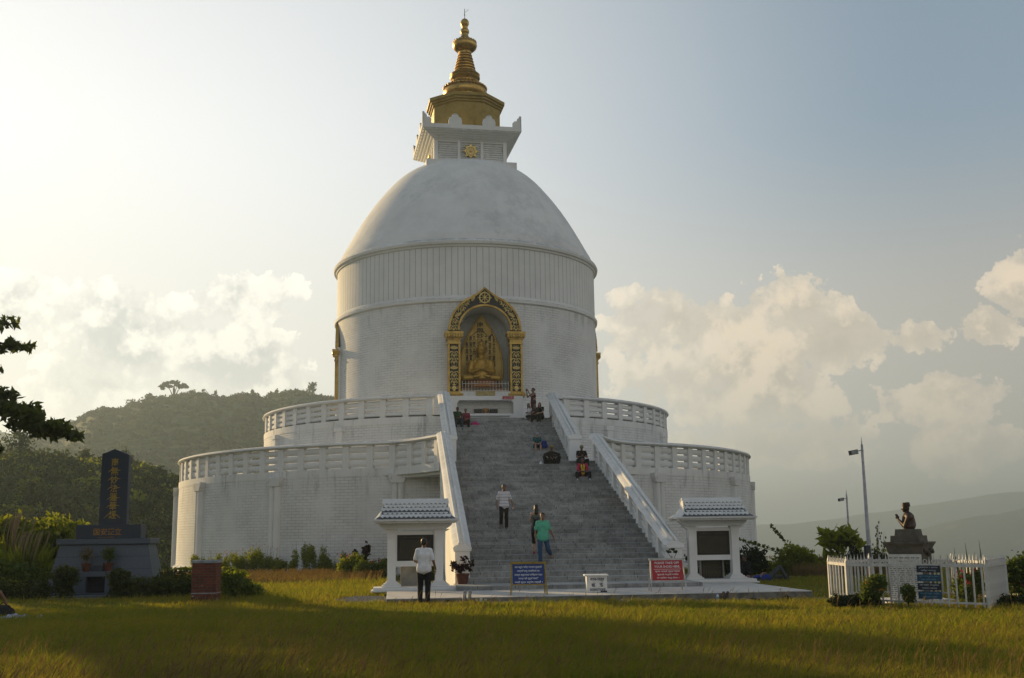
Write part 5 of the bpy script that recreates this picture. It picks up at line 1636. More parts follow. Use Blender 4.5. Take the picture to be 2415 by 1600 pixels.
# ------------------------------------------------------------------ granite monument on the left
def monument():
    Mo = thing('stone_monument', (0, 0, 0), 0, 'dark granite monument with a tall gold lettered slab on a stepped plinth', 'monument')
    G, g2 = MT['granite'], MT['granite_grey']
    y = -32.5
    MB().frustum(-14.22, y+.62, -.05, 1.66, 1.78, .92, 1.41, .62).build('battered_base', g2, Mo)
    m = MB()
    for z in (.42, .84, 1.25):
        h = 1.78-(z+.05)/1.71*.37; d = .92-(z+.05)/1.71*.30
        m.box(-14.22-h-.002, -14.22+h+.002, y+.62-d-.002, y+.62+d+.002, z-.006, z+.006)
    m.build('base_joint', G, Mo)
    MB().box(-15.72, -12.71, y-.12, y+1.32, 1.65, 1.83).build('cap_slab', g2, Mo, bevel=.015)
    blk = MB().box(-15.18, -13.07, y+.06, y+.80, 1.83, 2.29).build('name_block', G, Mo, bevel=.012)
    x0, x1, c = -14.49, -13.59, -14.06
    st = MB().prism([(x0-.005, 2.28), (x1, 2.28), (x1-.01, 4.63), (-14.07, 4.82), (x0, 4.65)], y+.20, y+.55).build('slab', G, Mo, bevel=.01)
    L = gold('carved_gold', (.40, .27, .05), (.25, .15, .03), .5, .3, .4)
    lettering('inscription', '\n'.join('南無妙法蓮華經'), .24, 2.02, L, st, facing(c+.01, y+.194, 3.50))
    m = MB()
    def flick(pts, w=.012):
        P = [(a, y+.192, b) for a, b in pts]
        m.tube(P, [w*(.4+.9*math.sin(PI*min(1, i/(len(P)-1)+.15))) for i in range(len(P))], 5)
    for z in (4.10, 3.82, 3.52, 3.18, 2.92):
        flick([(c-.04, z+.04), (c-.13, z-.01), (c-.20, z-.07)]); flick([(c+.05, z+.04), (c+.13, z), (c+.22, z+.0)])
    flick([(c-.05, 2.70), (c-.16, 2.60), (c-.27, 2.50)], .015); flick([(c+.02, 2.62), (c+.16, 2.60), (c+.27, 2.50)], .015)
    m.build('brush_flourish', L, st)
    lettering('lettering', '国安正立', .90, .23, gold('copper_letter', (.34, .17, .04), (.2, .1, .03), .5, .3, .3), blk, facing(-14.15, y+.054, 2.06))
    lettering('lettering', '仏紀二五三六年建立', .52, .045, gold('copper_letter_small', (.30, .13, .03), (.2, .1, .03), .5, .3, .3), blk, facing(-14.18, y+.054, 1.875))
    # altar shelf and opening in the base
    a = MB().box(-14.80, -13.75, y-.62, y+.0, .62, .78).box(-14.80, -14.60, y-.58, y+0, .1, .62).box(-14.0, -13.78, y-.58, y+0, .1, .62).build('offering_table', g2, Mo)
    MB().box(-14.60, -14.0, y-.40, y-.30, .1, .62).build('recess_shade_panel', plain('recess_shade', (.01, .011, .013), .8), Mo)  # near-black panel, painted shade of the opening between the table legs
    MB().box(-14.45, -14.12, y-.45, y-.1, .78, .98).build('offering_block', G, Mo)
    MB().box(-16.2, -12.2, y-.9, y+2.0, -.1, .10).build('terrace', g2, Mo)
    MB().box(-15.35, -13.75, -34.4, -33.3, -.1, .06).box(-15.35, -13.75, -34.95, -34.3, -.1, -.01+.03).build('entry_step', MT['granite_grey'], Mo, bevel=.01)
monument()

TERRA = plain('terracotta', (.10, .034, .022), .8, var=.25, scale=8)
def leaf_np(blobs, n, size, rng, flat=.0, elong=1.7, shell=.55):
    """n leaf quads spread through ellipsoid blobs (cx,cy,cz,rx,ry,rz,weight)"""
    B = np.array(blobs, dtype=float)
    w = B[:, 6]/B[:, 6].sum()
    idx = rng.choice(len(B), n, p=w)
    d = rng.normal(size=(n, 3)); d /= np.linalg.norm(d, axis=1)[:, None]
    r = shell+(1-shell)*rng.random(n)**.7
    r = np.where(rng.random(n) < .25, rng.random(n)**.5, r)
    ph = idx*1.7
    r = r*(1+.20*np.sin(d[:, 0]*4.3+ph)*np.sin(d[:, 2]*5.1+ph*.7)+.12*np.sin(d[:, 1]*9+d[:, 2]*7+ph))
    r = np.where(rng.random(n) < .05, r*1.28, r)
    P = B[idx, :3]+d*B[idx, 3:6]*r[:, None]
    u = rng.normal(size=(n, 3)); u[:, 2] *= (1-flat); u /= np.linalg.norm(u, axis=1)[:, None]
    v = rng.normal(size=(n, 3)); v -= (v*u).sum(1)[:, None]*u; v /= np.linalg.norm(v, axis=1)[:, None]
    s = size*(.6+.8*rng.random(n))[:, None]
    a = P-u*s*elong*.5; b = P+v*s*.5; c = P+u*s*elong*.5; e = P-v*s*.5
    V = np.stack([a, b, c, e], 1).reshape(-1, 3)
    F = np.arange(4*n).reshape(-1, 4)
    return V, F

FOL = dict(
    hedge=foliage('hedge_leaf', (.022, .040, .008), (.075, .090, .015), (.16, .145, .02), .38, 2.2),
    bush=foliage('bush_leaf', (.060, .100, .014), (.125, .160, .024), None, .48, 1.6),
    dark=foliage('dark_leaf', (.012, .024, .009), (.030, .046, .014), None, .25, 1.6),
    lime=foliage('lime_leaf', (.14, .185, .016), (.24, .26, .028), None, .55, 1.5),
    dry=foliage('dry_leaf', (.15, .095, .045), (.24, .18, .085), None, .40, 2.0),
    maroon=foliage('maroon_leaf', (.020, .008, .010), (.045, .015, .016), None, .25, 3),
    flower=foliage('red_flower', (.28, .02, .03), (.36, .05, .08), None, .3, 6),
    marigold=foliage('orange_flower', (.34, .12, .02), (.42, .22, .03), None, .3, 6),
    tree=foliage('tree_leaf', (.022, .038, .009), (.055, .072, .014), (.11, .115, .018), .42, .8),
    bough=foliage('bough_leaf', (.040, .062, .010), (.085, .110, .014), (.16, .17, .02), .6, 1.2),
    far=foliage('far_leaf', (.028, .040, .014), (.060, .072, .022), None, .30, .08),
    scrub=foliage('scrub_leaf', (.022, .036, .010), (.085, .095, .018), (.17, .150, .03), .40, .12),
)
BARK = plain('bark', (.055, .042, .030), .9, var=.35, scale=12, bstr=.5)
STEM = plain('green_stem', (.05, .065, .02), .8, var=.3)

def plant(name, label, cat, loc, blobs, n, size, mat, stems=None, group=None, seed=1, extra=None, elong=1.7, shell=.5, leafname='foliage', stem_mat=None):
    t = thing(name, loc, 0, label, cat, group)
    rng = np.random.default_rng(seed)
    V, F = leaf_np(blobs, n, size, rng, elong=elong, shell=shell)
    np_mesh(leafname, V, F, FOL[mat], t)
    if stems:
        m = MB()
        for p, r in stems: m.tube(p, r, 6)
        m.build('trunk' if cat == 'tree' else 'stem', stem_mat or (BARK if cat == 'tree' else STEM), t, True)
    if extra:
        for (nm, bl, nn, ss, mt) in extra:
            V, F = leaf_np(bl, nn, ss, rng, shell=.2); np_mesh(nm, V, F, FOL[mt], t)['kind'] = 'stuff'
    return t

def box_blobs(x0, x1, y0, y1, z0, z1, step=.45):
    o = []
    nx = max(1, int((x1-x0)/step)); nz = max(1, int((z1-z0)/step)); ny = max(1, int((y1-y0)/step))
    for i in range(nx):
        for j in range(ny):
            for k in range(nz):
                o.append((x0+(x1-x0)*(i+.5)/nx, y0+(y1-y0)*(j+.5)/ny, z0+(z1-z0)*(k+.5)/nz, (x1-x0)/nx*.72, (y1-y0)/ny*.72, (z1-z0)/nz*.62, 1))
    return o

def left_garden():
    plant('hedge', 'low clipped hedge left of the monument steps', 'hedge', (0, 0, 0), box_blobs(-17.6, -15.35, -35.0, -34.1, 0, .56), 5200, .055, 'hedge', seed=2)
    plant('hedge', 'low clipped hedge between the monument steps and the brick pillar', 'hedge', (0, 0, 0), box_blobs(-13.3, -10.5, -35.0, -34.0, 0, .58), 5200, .055, 'hedge', seed=3)
    plant('round_shrub', 'clipped rounded shrub left of the monument opening', 'shrub', (-14.87, -34.5, 0), [(0, 0, .66, .42, .42, .36, 3), (0, 0, .30, .30, .3, .34, 1.5), (.1, 0, .8, .3, .3, .2, 1)], 2600, .05, 'hedge', [([(0, 0, 0), (0, 0, .5)], [.05, .03])], 'clipped shrubs before the monument', 4)
    plant('round_shrub', 'clipped rounded shrub right of the monument opening', 'shrub', (-13.2, -34.5, 0), [(0, 0, .60, .36, .4, .32, 3), (-.05, 0, .28, .28, .3, .32, 1.5)], 2300, .05, 'hedge', [([(0, 0, 0), (0, 0, .5)], [.05, .03])], 'clipped shrubs before the monument', 5)
    plant('hedge', 'hedge with yellow top coloured as sunlit behind the brick pillar', 'hedge', (0, 0, 0), box_blobs(-12.3, -9.9, -33.2, -32.5, 0, .78), 3800, .055, 'hedge', seed=6, extra=[('sun_coloured_tips', [(-11.1, -32.85, .82, 1.15, .35, .06, 1)], 700, .05, 'lime')])  # lime leaves put the sunlight on the hedge top into colour
    plant('leafy_shrub', 'bright green shrub right beside the brick pillar', 'shrub', (-9.35, -36.2, 0), [(0, 0, .35, .5, .5, .36, 2), (-.2, .3, .6, .4, .4, .25, 1), (.4, .2, .2, .4, .4, .25, 1)], 2400, .06, 'bush', [([(0, 0, 0), (0, 0, .4)], [.03, .02])], None, 7, extra=[('yellow_tips', [(-.1, .2, .72, .45, .4, .12, 1)], 260, .06, 'lime')])
    # tall herbs and cane grass behind the monument
    plant('leafy_shrub', 'tall sunlit leafy shrub between the cane grass and the monument', 'shrub', (-16.7, -28.6, 0), [(0, 0, 1.7, .9, .8, .9, 3), (-.7, .2, 1.2, .8, .7, .9, 2), (.5, .1, 1.0, .7, .6, .9, 2), (.35, 0, 2.1, .6, .6, .4, 1)], 4200, .11, 'lime', [([(0, 0, 0), (.1, 0, 1.8)], [.05, .02]), ([(-.3, 0, 0), (-.8, .1, 1.6)], [.04, .015])], None, 8)
    plant('leafy_shrub', 'large sunlit shrub with long leaves at the far left behind the hedge', 'shrub', (-18.2, -27.6, 0), [(0, 0, 1.6, 1.1, .9, .9, 3), (.8, .1, 2.0, .7, .7, .6, 2), (-.6, 0, 2.2, .7, .7, .5, 2), (.2, -.2, 1.0, 1.2, .8, .7, 2)], 5200, .11, 'lime', [([(0, 0, 0), (.1, 0, 2.0)], [.05, .02]), ([(.3, 0, 0), (.8, .1, 1.9)], [.04, .015])], None, 108, elong=2.6)
    plant('leafy_shrub', 'darker bushy shrub low behind the left hedge', 'shrub', (-17.6, -31.8, 0), [(0, 0, .6, 1.2, .8, .65, 2), (.9, .1, .5, .7, .7, .55, 1), (-.6, 0, .9, .5, .5, .4, 1)], 3000, .08, 'bush', [([(0, 0, 0), (.1, 0, .8)], [.04, .02])], None, 9)
    plant('conifer', 'small dark conifer at the left edge behind the hedge', 'tree', (-19.35, -29.5, 0), [(0, 0, 1.2, .9, .9, .8, 3), (0, 0, 2.0, .65, .65, .6, 2), (0, 0, 2.7, .35, .35, .45, 1)], 3600, .10, 'dark', [([(0, 0, 0), (0, 0, 2.6)], [.08, .02])], None, 10)
    for i, (x, y, h, lab) in enumerate(((-18.2, -29.3, 2.5, 'tall plumed cane grass at the far left beyond the hedge'), (-17.3, -30.2, 1.9, 'shorter plumed cane grass beside the monument'))):
        t = thing('cane_grass', (x, y, 0), 0, lab, 'grass clump', 'cane grass behind the hedge')
        r = random.Random(i+20); V = []; F = []
        for j in range(260):
            a = r.uniform(0, 2*PI); b = r.random()**.5*.55; L = h*r.uniform(.5, .95); lean = r.uniform(.1, .5)
            x0, y0 = b*math.cos(a), b*math.sin(a); o = len(V); w = .014
            px, py = -math.sin(a)*w, math.cos(a)*w
            V += [(x0-px, y0-py, 0), (x0+px, y0+py, 0), (x0+px*.8+math.cos(a)*lean*.5, y0+py*.8+math.sin(a)*lean*.5, L*.7), (x0+math.cos(a)*lean*1.1, y0+math.sin(a)*lean*1.1, L*.95)]
            F.append((o, o+1, o+2, o+3))
        np_mesh('blades', V, F, FOL['lime'], t)
        m = MB()
        for j in range(11):
            a = r.uniform(0, 2*PI); b = r.uniform(.1, .5); q = (b*math.cos(a), b*math.sin(a)); e = (q[0]*1.4+.12, q[1]*1.3)
            m.tube([(q[0], q[1], h*.5), (e[0], e[1], h*.85), (e[0]+.08, e[1], h*1.02), (e[0]+.16, e[1], h*1.12)], [.008, .022, .030, .006], 5)
        m.build('plumes', cloth('plume', (.26, .20, .12)), t, True)
    # flower pots on the offering table
    for i, (x, lab) in enumerate(((-14.64, 'terracotta pot of thin twigs, left on the monument table'), (-13.95, 'terracotta pot of yellowish leaves, right on the monument table'))):
        t = thing('flower_pot', (x, -32.95, .78), 0, lab, 'flower pot', 'pots on the monument')
        MB().lathe([(.001, 0), (.10, 0), (.15, .22), (.165, .22), (.165, .27), (.145, .27), (.13, .2), (.001, .2)], 18).build('pot', TERRA, t, True)
        m = MB(); r = random.Random(i)
        for j in range(16):
            a = r.uniform(0, 2*PI); L = r.uniform(.3, .62); m.tube([(0, 0, .2), (.08*math.cos(a), .08*math.sin(a), .2+L*.5), (.26*math.cos(a), .2*math.sin(a), .2+L)], .006, 4)
        m.build('stem', STEM, t)
        V, F = leaf_np([(0, 0, .55, .24, .2, .26, 1)], 130 if i == 0 else 260, .05, np.random.default_rng(i), shell=.2); np_mesh('foliage', V, F, FOL['bush' if i else 'dry'], t)
    # brick pillar
    m, k, out = new_mat('worn_red_brick')
    v = k.new('ShaderNodeTexCoord').outputs['Object']; x, y, z = k.sep(v)[:3]
    bt = k.new('ShaderNodeTexBrick'); k.link(k.comb(k.math('ADD', x, y), z, 0.0), bt.inputs['Vector'])
    bt.inputs['Scale'].default_value = 1; bt.inputs['Brick Width'].default_value = .23; bt.inputs['Row Height'].default_value = .075; bt.inputs['Mortar Size'].default_value = .006
    bt.inputs['Color1'].default_value = (.17, .050, .030, 1); bt.inputs['Color2'].default_value = (.095, .032, .022, 1); bt.inputs['Mortar'].default_value = (.10, .085, .075, 1)
    nz = k.noise(v, 3.5, 5, .7); pat = k.smooth(k.noise(v, 4.2, 2), .68, .70)
    principled(k, out, k.mix(k.math('MULTIPLY', pat, .85), k.mix(k.math('MULTIPLY', k.smooth(nz, .5, .75), .5), bt.outputs[0], (.05, .03, .025)), (.26, .27, .28)), .9, 0, bt.outputs[0], .5, .02, .2)
    P = thing('brick_pillar', (-10.02, -37.75, 0), R_(-3), 'short weathered red brick pillar with a grey cap beside the hedge', 'pillar')
    MB().box(-.345, .345, -.34, .34, -.05, 1.10).build('shaft', m, P, bevel=.006)
    cm = plain('cement', (.25, .27, .29), .9, var=.25, scale=6)
    MB().box(-.37, .37, -.365, .365, 1.10, 1.18).build('cap', cm, P, bevel=.012)
    MB().box(-.35, .35, -.346, .346, .25, .275).build('mortar_band', cm, P)
left_garden()


# ------------------------------------------------------------------ fenced bust on the right
def bust_corner():
    iron = plain('white_iron', (.50, .50, .49), .5, var=.12, scale=6)
    pts = [(6.44, -43.0), (6.2, -44.7), (8.36, -47.2), (9.83, -45.4), (9.75, -43.0), (8.1, -41.7)]
    Fn = thing('picket_fence', (0, 0, 0), 0, 'white iron picket fence enclosing the bust, with pointed finials', 'fence')
    zr = 1.0
    pick = MB().box(-.017, .017, -.012, .012, .05, zr+.02)
    pick.frustum(0, 0, zr+.02, zr+.15, .016, .012, .002, .002)
    pm = pick.mesh('picket', iron)
    scroll = MB()
    scroll.tube([(.045*math.cos(2*PI*i/12), 0, zr+.052+.045*math.sin(2*PI*i/12)) for i in range(13)], .010, 5, cap=False)
    sm = scroll.mesh('scroll', iron, True)
    np_ = 0
    for i in range(len(pts)):
        a = Vector((*pts[i], 0)); b = Vector((*pts[(i+1) % len(pts)], 0)); d = b-a; L = d.length
        ang = math.atan2(d.y, d.x); rot = Matrix.Rotation(ang, 4, 'Z')
        r = MB().box(0, L, -.022, .022, zr-.07, zr).box(0, L, -.016, .016, .12, .165)
        o = r.build('rail', iron, Fn); o.matrix_local = Matrix.Translation(a) @ rot
        sp = (.25, .185, .14, .16, .17, .17)[i]
        n = int(L/sp)
        for j in range(n):
            if np_ >= 94: break
            s = (j+.5)*L/n
            put(pm, 'picket', Fn, Matrix.Translation(a) @ rot @ Matrix.Translation((s, 0, 0))); np_ += 1
            if i < 3: put(sm, 'scroll', Fn, Matrix.Translation(a) @ rot @ Matrix.Translation((s+L/n/2, 0, 0)))
        put(MB().box(-.032, .032, -.032, .032, 0, zr+.03).frustum(0, 0, zr+.03, zr+.16, .03, .03, .004, .004).mesh('corner_post', iron), 'corner_post', Fn, Matrix.Translation(a))
    MB().box(7.5, 9.2, -44.4, -42.9, -.05, .06).build('kerb_slab', WHITE_P, Fn)
    # pedestal
    stone = plain('weathered_stone', (.10, .090, .072), .9, var=.28, scale=4, bstr=.25)
    P = thing('pedestal', (8.33, -43.65, 0), R_(-42), 'weathered grey stone pedestal with moulded cornice carrying the bust', 'pedestal')
    MB().box(-.42, .42, -.42, .42, 0, 1.20).build('shaft', stone, P, bevel=.02)
    m = MB()
    for h0, h1, z0, z1 in ((.42, .44, 1.20, 1.28), (.44, .455, 1.28, 1.34), (.455, .505, 1.34, 1.43), (.515, .515, 1.43, 1.475)):
        m.frustum(0, 0, z0, z1, h0, h0, h1, h1)
    for q in range(5): m.ball((.47+.03*(q % 2), -.3+q*.15, 1.27-.05*(q % 3)), (.06, .07, .05), 8, 5)
    m.build('cornice', stone, P)
    MB().frustum(0, 0, 1.475, 1.63, .365, .365, .355, .355).build('upper_step', stone, P, bevel=.01)
    MB().frustum(0, 0, 1.63, 1.79, .275, .275, .255, .255).build('top_step', stone, P, bevel=.01)
    pn = MB().box(-.42, .40, -.465, -.422, .02, 1.17).build('inscription_panel', plain('white_marble', (.56, .56, .54), .5, var=.1, scale=4), P, bevel=.006)
    ink = plain('panel_ink', (.05, .05, .055), .7)
    m = MB(); r = random.Random(5)
    m.box(-.40, .36, -.4675, -.4655, .90, .906)
    z = 1.09
    for row in range(20):
        h = .030 if row == 0 else .016
        x = -.39 if row != 1 else -.22
        while x < (.34 if row != 1 else .2):
            L = r.uniform(.04, .13) if row else r.uniform(.05, .12)
            m.box(x, min(x+L, .355), -.4675, -.4655, z, z+.008); 
            for q in range(int(L/.016)):
                if x+q*.016 < .345: m.box(x+q*.016, x+q*.016+.006, -.4675, -.4655, z-h, z)
            x += L+.03
        z -= .085 if row < 2 else .051
        if .88 < z < .93: z -= .05
    m.build('lettering', ink, pn)
    # bust of a man in a topi, palms together, facing left
    B = thing('bust', (8.33, -43.65, 1.79), R_(-112), 'dark bronze bust of a man in a flat topped cap, palms pressed together', 'statue', scale=1.1)
    br = plain('bronze', (.050, .028, .018), .5, .35, var=.35, scale=9)
    m = MB()
    m.caps((-.10, .02, .06), (.10, .02, .06), .13, .13, 12); m.caps((0, .03, .10), (0, .02, .26), .155, .14, 14)
    m.caps((-.13, .02, .28), (.13, .02, .28), .085, .085, 12); m.caps((0, .03, .30), (0, .0, .40), .06, .055, 12)
    m.ball((0, -.02, .475), (.068, .085, .088), 16, 12); m.ball((0, -.045, .43), (.05, .056, .05), 12, 8)
    m.caps((0, -.095, .485), (0, -.115, .458), .010, .015, 6)
    for q in (-1, 1):
        m.ball((q*.07, -.01, .468), (.012, .02, .032), 8, 6)
        m.caps((q*.19, .02, .27), (q*.20, -.07, .07), .062, .052, 10); m.caps((q*.20, -.07, .07), (q*.025, -.20, .22), .048, .030, 10)
        hand(m, (q*.020, -.205, .235), (0, -.30, 1), (-q, 0, 0), .82, .05, .02)
    fuse(m, 'figure', br, B, .011, 2)
    m = MB().lathe([(.001, .0), (.078, .0), (.080, .05), (.076, .095), (.060, .106), (.001, .108)], 20)
    m.xf(Matrix.Translation((0, -.005, .505)) @ Matrix.Rotation(R_(4), 4, 'X') @ Matrix.Diagonal((.95, 1.15, 1, 1)))
    m.build('topi_cap', br, B, True)
    # four dark lettered boards hung on the fence
    a = Vector((6.2, -44.7, 0)); b = Vector((8.36, -47.2, 0)); d = (b-a).normalized(); ang = math.atan2(d.y, d.x)
    navy = plain('navy_board', (.012, .018, .040), .5, var=.15); teal = plain('blue_board', (.012, .060, .12), .5, var=.15)
    lt = plain('pale_letter', (.42, .46, .48), .6, var=.1); bt = plain('sky_letter', (.13, .28, .36), .6, var=.1)
    specs = [(.885, .155, navy, lt, ['पुष्पोद्यान र स्मारक', 'भित्र नजानु'], 'uppermost dark notice with white letters hung on the picket fence'),
             (.685, .150, teal, bt, ['फुल नटिप्नुहोस् सफा', 'राख्न सहयोग गर्नुहोस्'], 'upper blue notice with pale blue letters hung on the picket fence'),
             (.490, .155, navy, lt, ['यहाँ फोहोर नगर्नुहोला', 'धन्यवाद सबैलाई'], 'third notice down, dark with white letters, on the picket fence'),
             (.300, .165, teal, bt, ['शान्ति स्तुप परिसर', 'व्यवस्थापन समिति'], 'lowest blue notice hung on the picket fence above the shrub')]
    for z, h, bm, tm, rows, lab in specs:
        s = 2.02
        t = thing('hanging_sign', (a.x+d.x*s+d.y*.035, a.y+d.y*s-d.x*.035, z), ang+R_(2), lab, 'sign', 'notices hung on the picket fence')
        MB().box(-.27, .27, -.006, .006, -h/2, h/2).build('board', bm, t)
        for i, tx in enumerate(rows): lettering('lettering', tx, .44-.1*(i == 1), h*.30, tm, t, facing(0, -.008, h*.22-i*h*.45))
    MB_w = MB().box(-.006, .006, -.004, .004, 0, .1)
    # planting in and around the enclosure
    plant('leafy_shrub', 'feathery green shrub with orange flowers against the picket fence', 'shrub', (6.45, -45.55, 0), [(0, 0, .45, .26, .24, .26, 2), (.15, 0, .60, .2, .2, .16, 1), (-.15, 0, .25, .2, .2, .22, 1)], 3000, .035, 'bush', [([(0, 0, 0), (0, 0, .45)], [.02, .01])], 'marigold shrubs by the picket fence', 31, [('flowers', [(0, -.1, .5, .28, .2, .2, 1)], 20, .05, 'marigold')])
    plant('leafy_shrub', 'small round green shrub below the white inscription panel', 'shrub', (7.08, -46.0, 0), [(0, 0, .38, .18, .18, .18, 1), (.03, 0, .25, .14, .14, .14, 1)], 1500, .03, 'bush', [([(0, 0, 0), (0, 0, .38)], [.016, .01])], 'marigold shrubs by the picket fence', 32)
    for i, (x, y, h, lab) in enumerate(((8.75, -45.3, .78, 'flowering plant inside the fence left of the corner'), (9.25, -45.0, .82, 'tall red flowered plant inside the fence'), (8.45, -46.1, .55, 'bushy plant inside the fence beside the blue notices'), (9.45, -44.4, .7, 'leafy plant at the back of the fenced bed'))):
        plant('flowering_plant', lab, 'plant', (x, y, 0), [(0, 0, h*.5, .2, .2, h*.42, 2), (.1, 0, h*.75, .12, .12, h*.2, 1)], 850, .045, 'bush', [([(0, 0, 0), (.02, 0, h*.9)], [.012, .006]), ([(0, 0, 0), (.12, 0, h*.8)], [.010, .005])], 'plants inside the picket fence', 33+i, [('flowers', [(0, 0, h*.92, .18, .18, .10, 1)], 12, .05, 'flower')])
    for i, (x0, x1, y0, lab) in enumerate(((5.75, 6.5, -45.35, 'dark low ground shrub at the left foot of the picket fence'), (9.2, 10.3, -46.6, 'dark low ground shrub at the right foot of the picket fence'))):
        plant('ground_shrub', lab, 'shrub', (0, 0, 0), [(x0+(x1-x0)*j/3, y0+.1*(j % 2), .12, .28, .25, .16, 1) for j in range(4)], 2600, .05, 'dark', None, None, 41+i)
    t = thing('dry_stalks', (9.55, -44.1, 0), 0, 'tall dark seed stalks rising behind the fence', 'plant')
    m = MB()
    for dx, h in ((-.25, 1.32), (.05, 1.45), (.28, 1.2), (.42, 1.5), (.33, 1.1)): m.tube([(dx*.6, 0, 0), (dx, 0, h*.75), (dx-.02, 0, h)], [.010, .014, .002], 5)
    m.build('stalks', cloth('dry_stalk', (.035, .035, .03)), t, True)
    plant('leafy_shrub', 'feathery bush with red flowers at the right edge beside the white rail', 'shrub', (10.75, -44.6, 0), [(0, 0, .55, .45, .4, .45, 2), (-.3, 0, .75, .3, .3, .3, 1), (.2, 0, .9, .35, .3, .3, 1)], 3600, .05, 'bush', [([(0, 0, 0), (-.2, 0, 1.0)], [.015, .006]), ([(0, 0, 0), (.2, 0, 1.1)], [.015, .006])], None, 45, [('flowers', [(.1, -.2, .5, .4, .2, .3, 1)], 14, .07, 'flower')])
    # low white rail fence at the right edge
    W = thing('rail_fence', (0, 0, 0), 0, 'low white two rail fence leaving the frame at the right edge', 'fence')
    A = Vector((11.05, -41.5, 0)); Bv = Vector((11.5, -44.6, 0)); d = Bv-A; rot = Matrix.Rotation(math.atan2(d.y, d.x), 4, 'Z')
    for z in (.05, .32):
        m = MB().box(0, d.length, -.025, .025, z, z+.06); o = m.build('rail', iron, W); o.matrix_local = Matrix.Translation(A) @ rot
    for s in (.15, 1.4, 2.7):
        o = MB().box(-.035, .035, -.04, .04, -.2, .48).build('post', iron, W); o.matrix_local = Matrix.Translation(A) @ rot @ Matrix.Translation((s, 0, 0))
bust_corner()

def lamp(loc, h, lab, side=-1, box=True):
    t = thing('lamp_post', loc, 0, lab, 'lamp post', 'lamp posts beyond the lawn')
    pm = plain('pole_paint', (.42, .42, .46), .5, .2, var=.2, scale=3)
    MB().tube([(0, 0, 0), (0, 0, h*.45), (0, 0, h)], [.085, .07, .045], 10).build('pole', pm, t, True)
    MB().tube([(0, 0, h), (0, 0, h+.30)], [.03, .004], 8).build('spike', pm, t, True)
    MB().tube([(.06, 0, h-.22), (side*.28, 0, h-.25)], .022, 6).build('bracket', pm, t, True)
    m = MB().box(-.15, .15, -.12, .12, -.09, .09)
    m.xf(Matrix.Translation((side*.36, 0, h-.30)) @ Matrix.Rotation(R_(10*side), 4, 'Y'))
    L = m.build('lamp_head', plain('lamp_black', (.02, .02, .022), .4), t, bevel=.01)
    MB().box(-.13, .13, -.13, -.12, -.07, .07).xf(Matrix.Translation((side*.36, 0, h-.30)) @ Matrix.Rotation(R_(10*side), 4, 'Y')).build('lens', plain('lamp_glass', (.25, .26, .27), .1), L)
    if box:
        MB().box(-.16, .02, -.12, .1, 1.55, 2.0).tube([(-.1, 0, 1.55), (-.12, 0, 1.1)], .03, 6).build('switch_box', plain('box_dark', (.035, .04, .05), .5), t)
        MB().box(-.16, .02, -.12, .1, .0, 0.01)
lamp((13.40, -29.65, -.8), 5.85, 'tall white lamp post with a black floodlight and switch box', -1, True)
lamp((22.45, -6.35, -2.2), 6.1, 'shorter looking lamp post farther off, left of the tall one', -1, False)

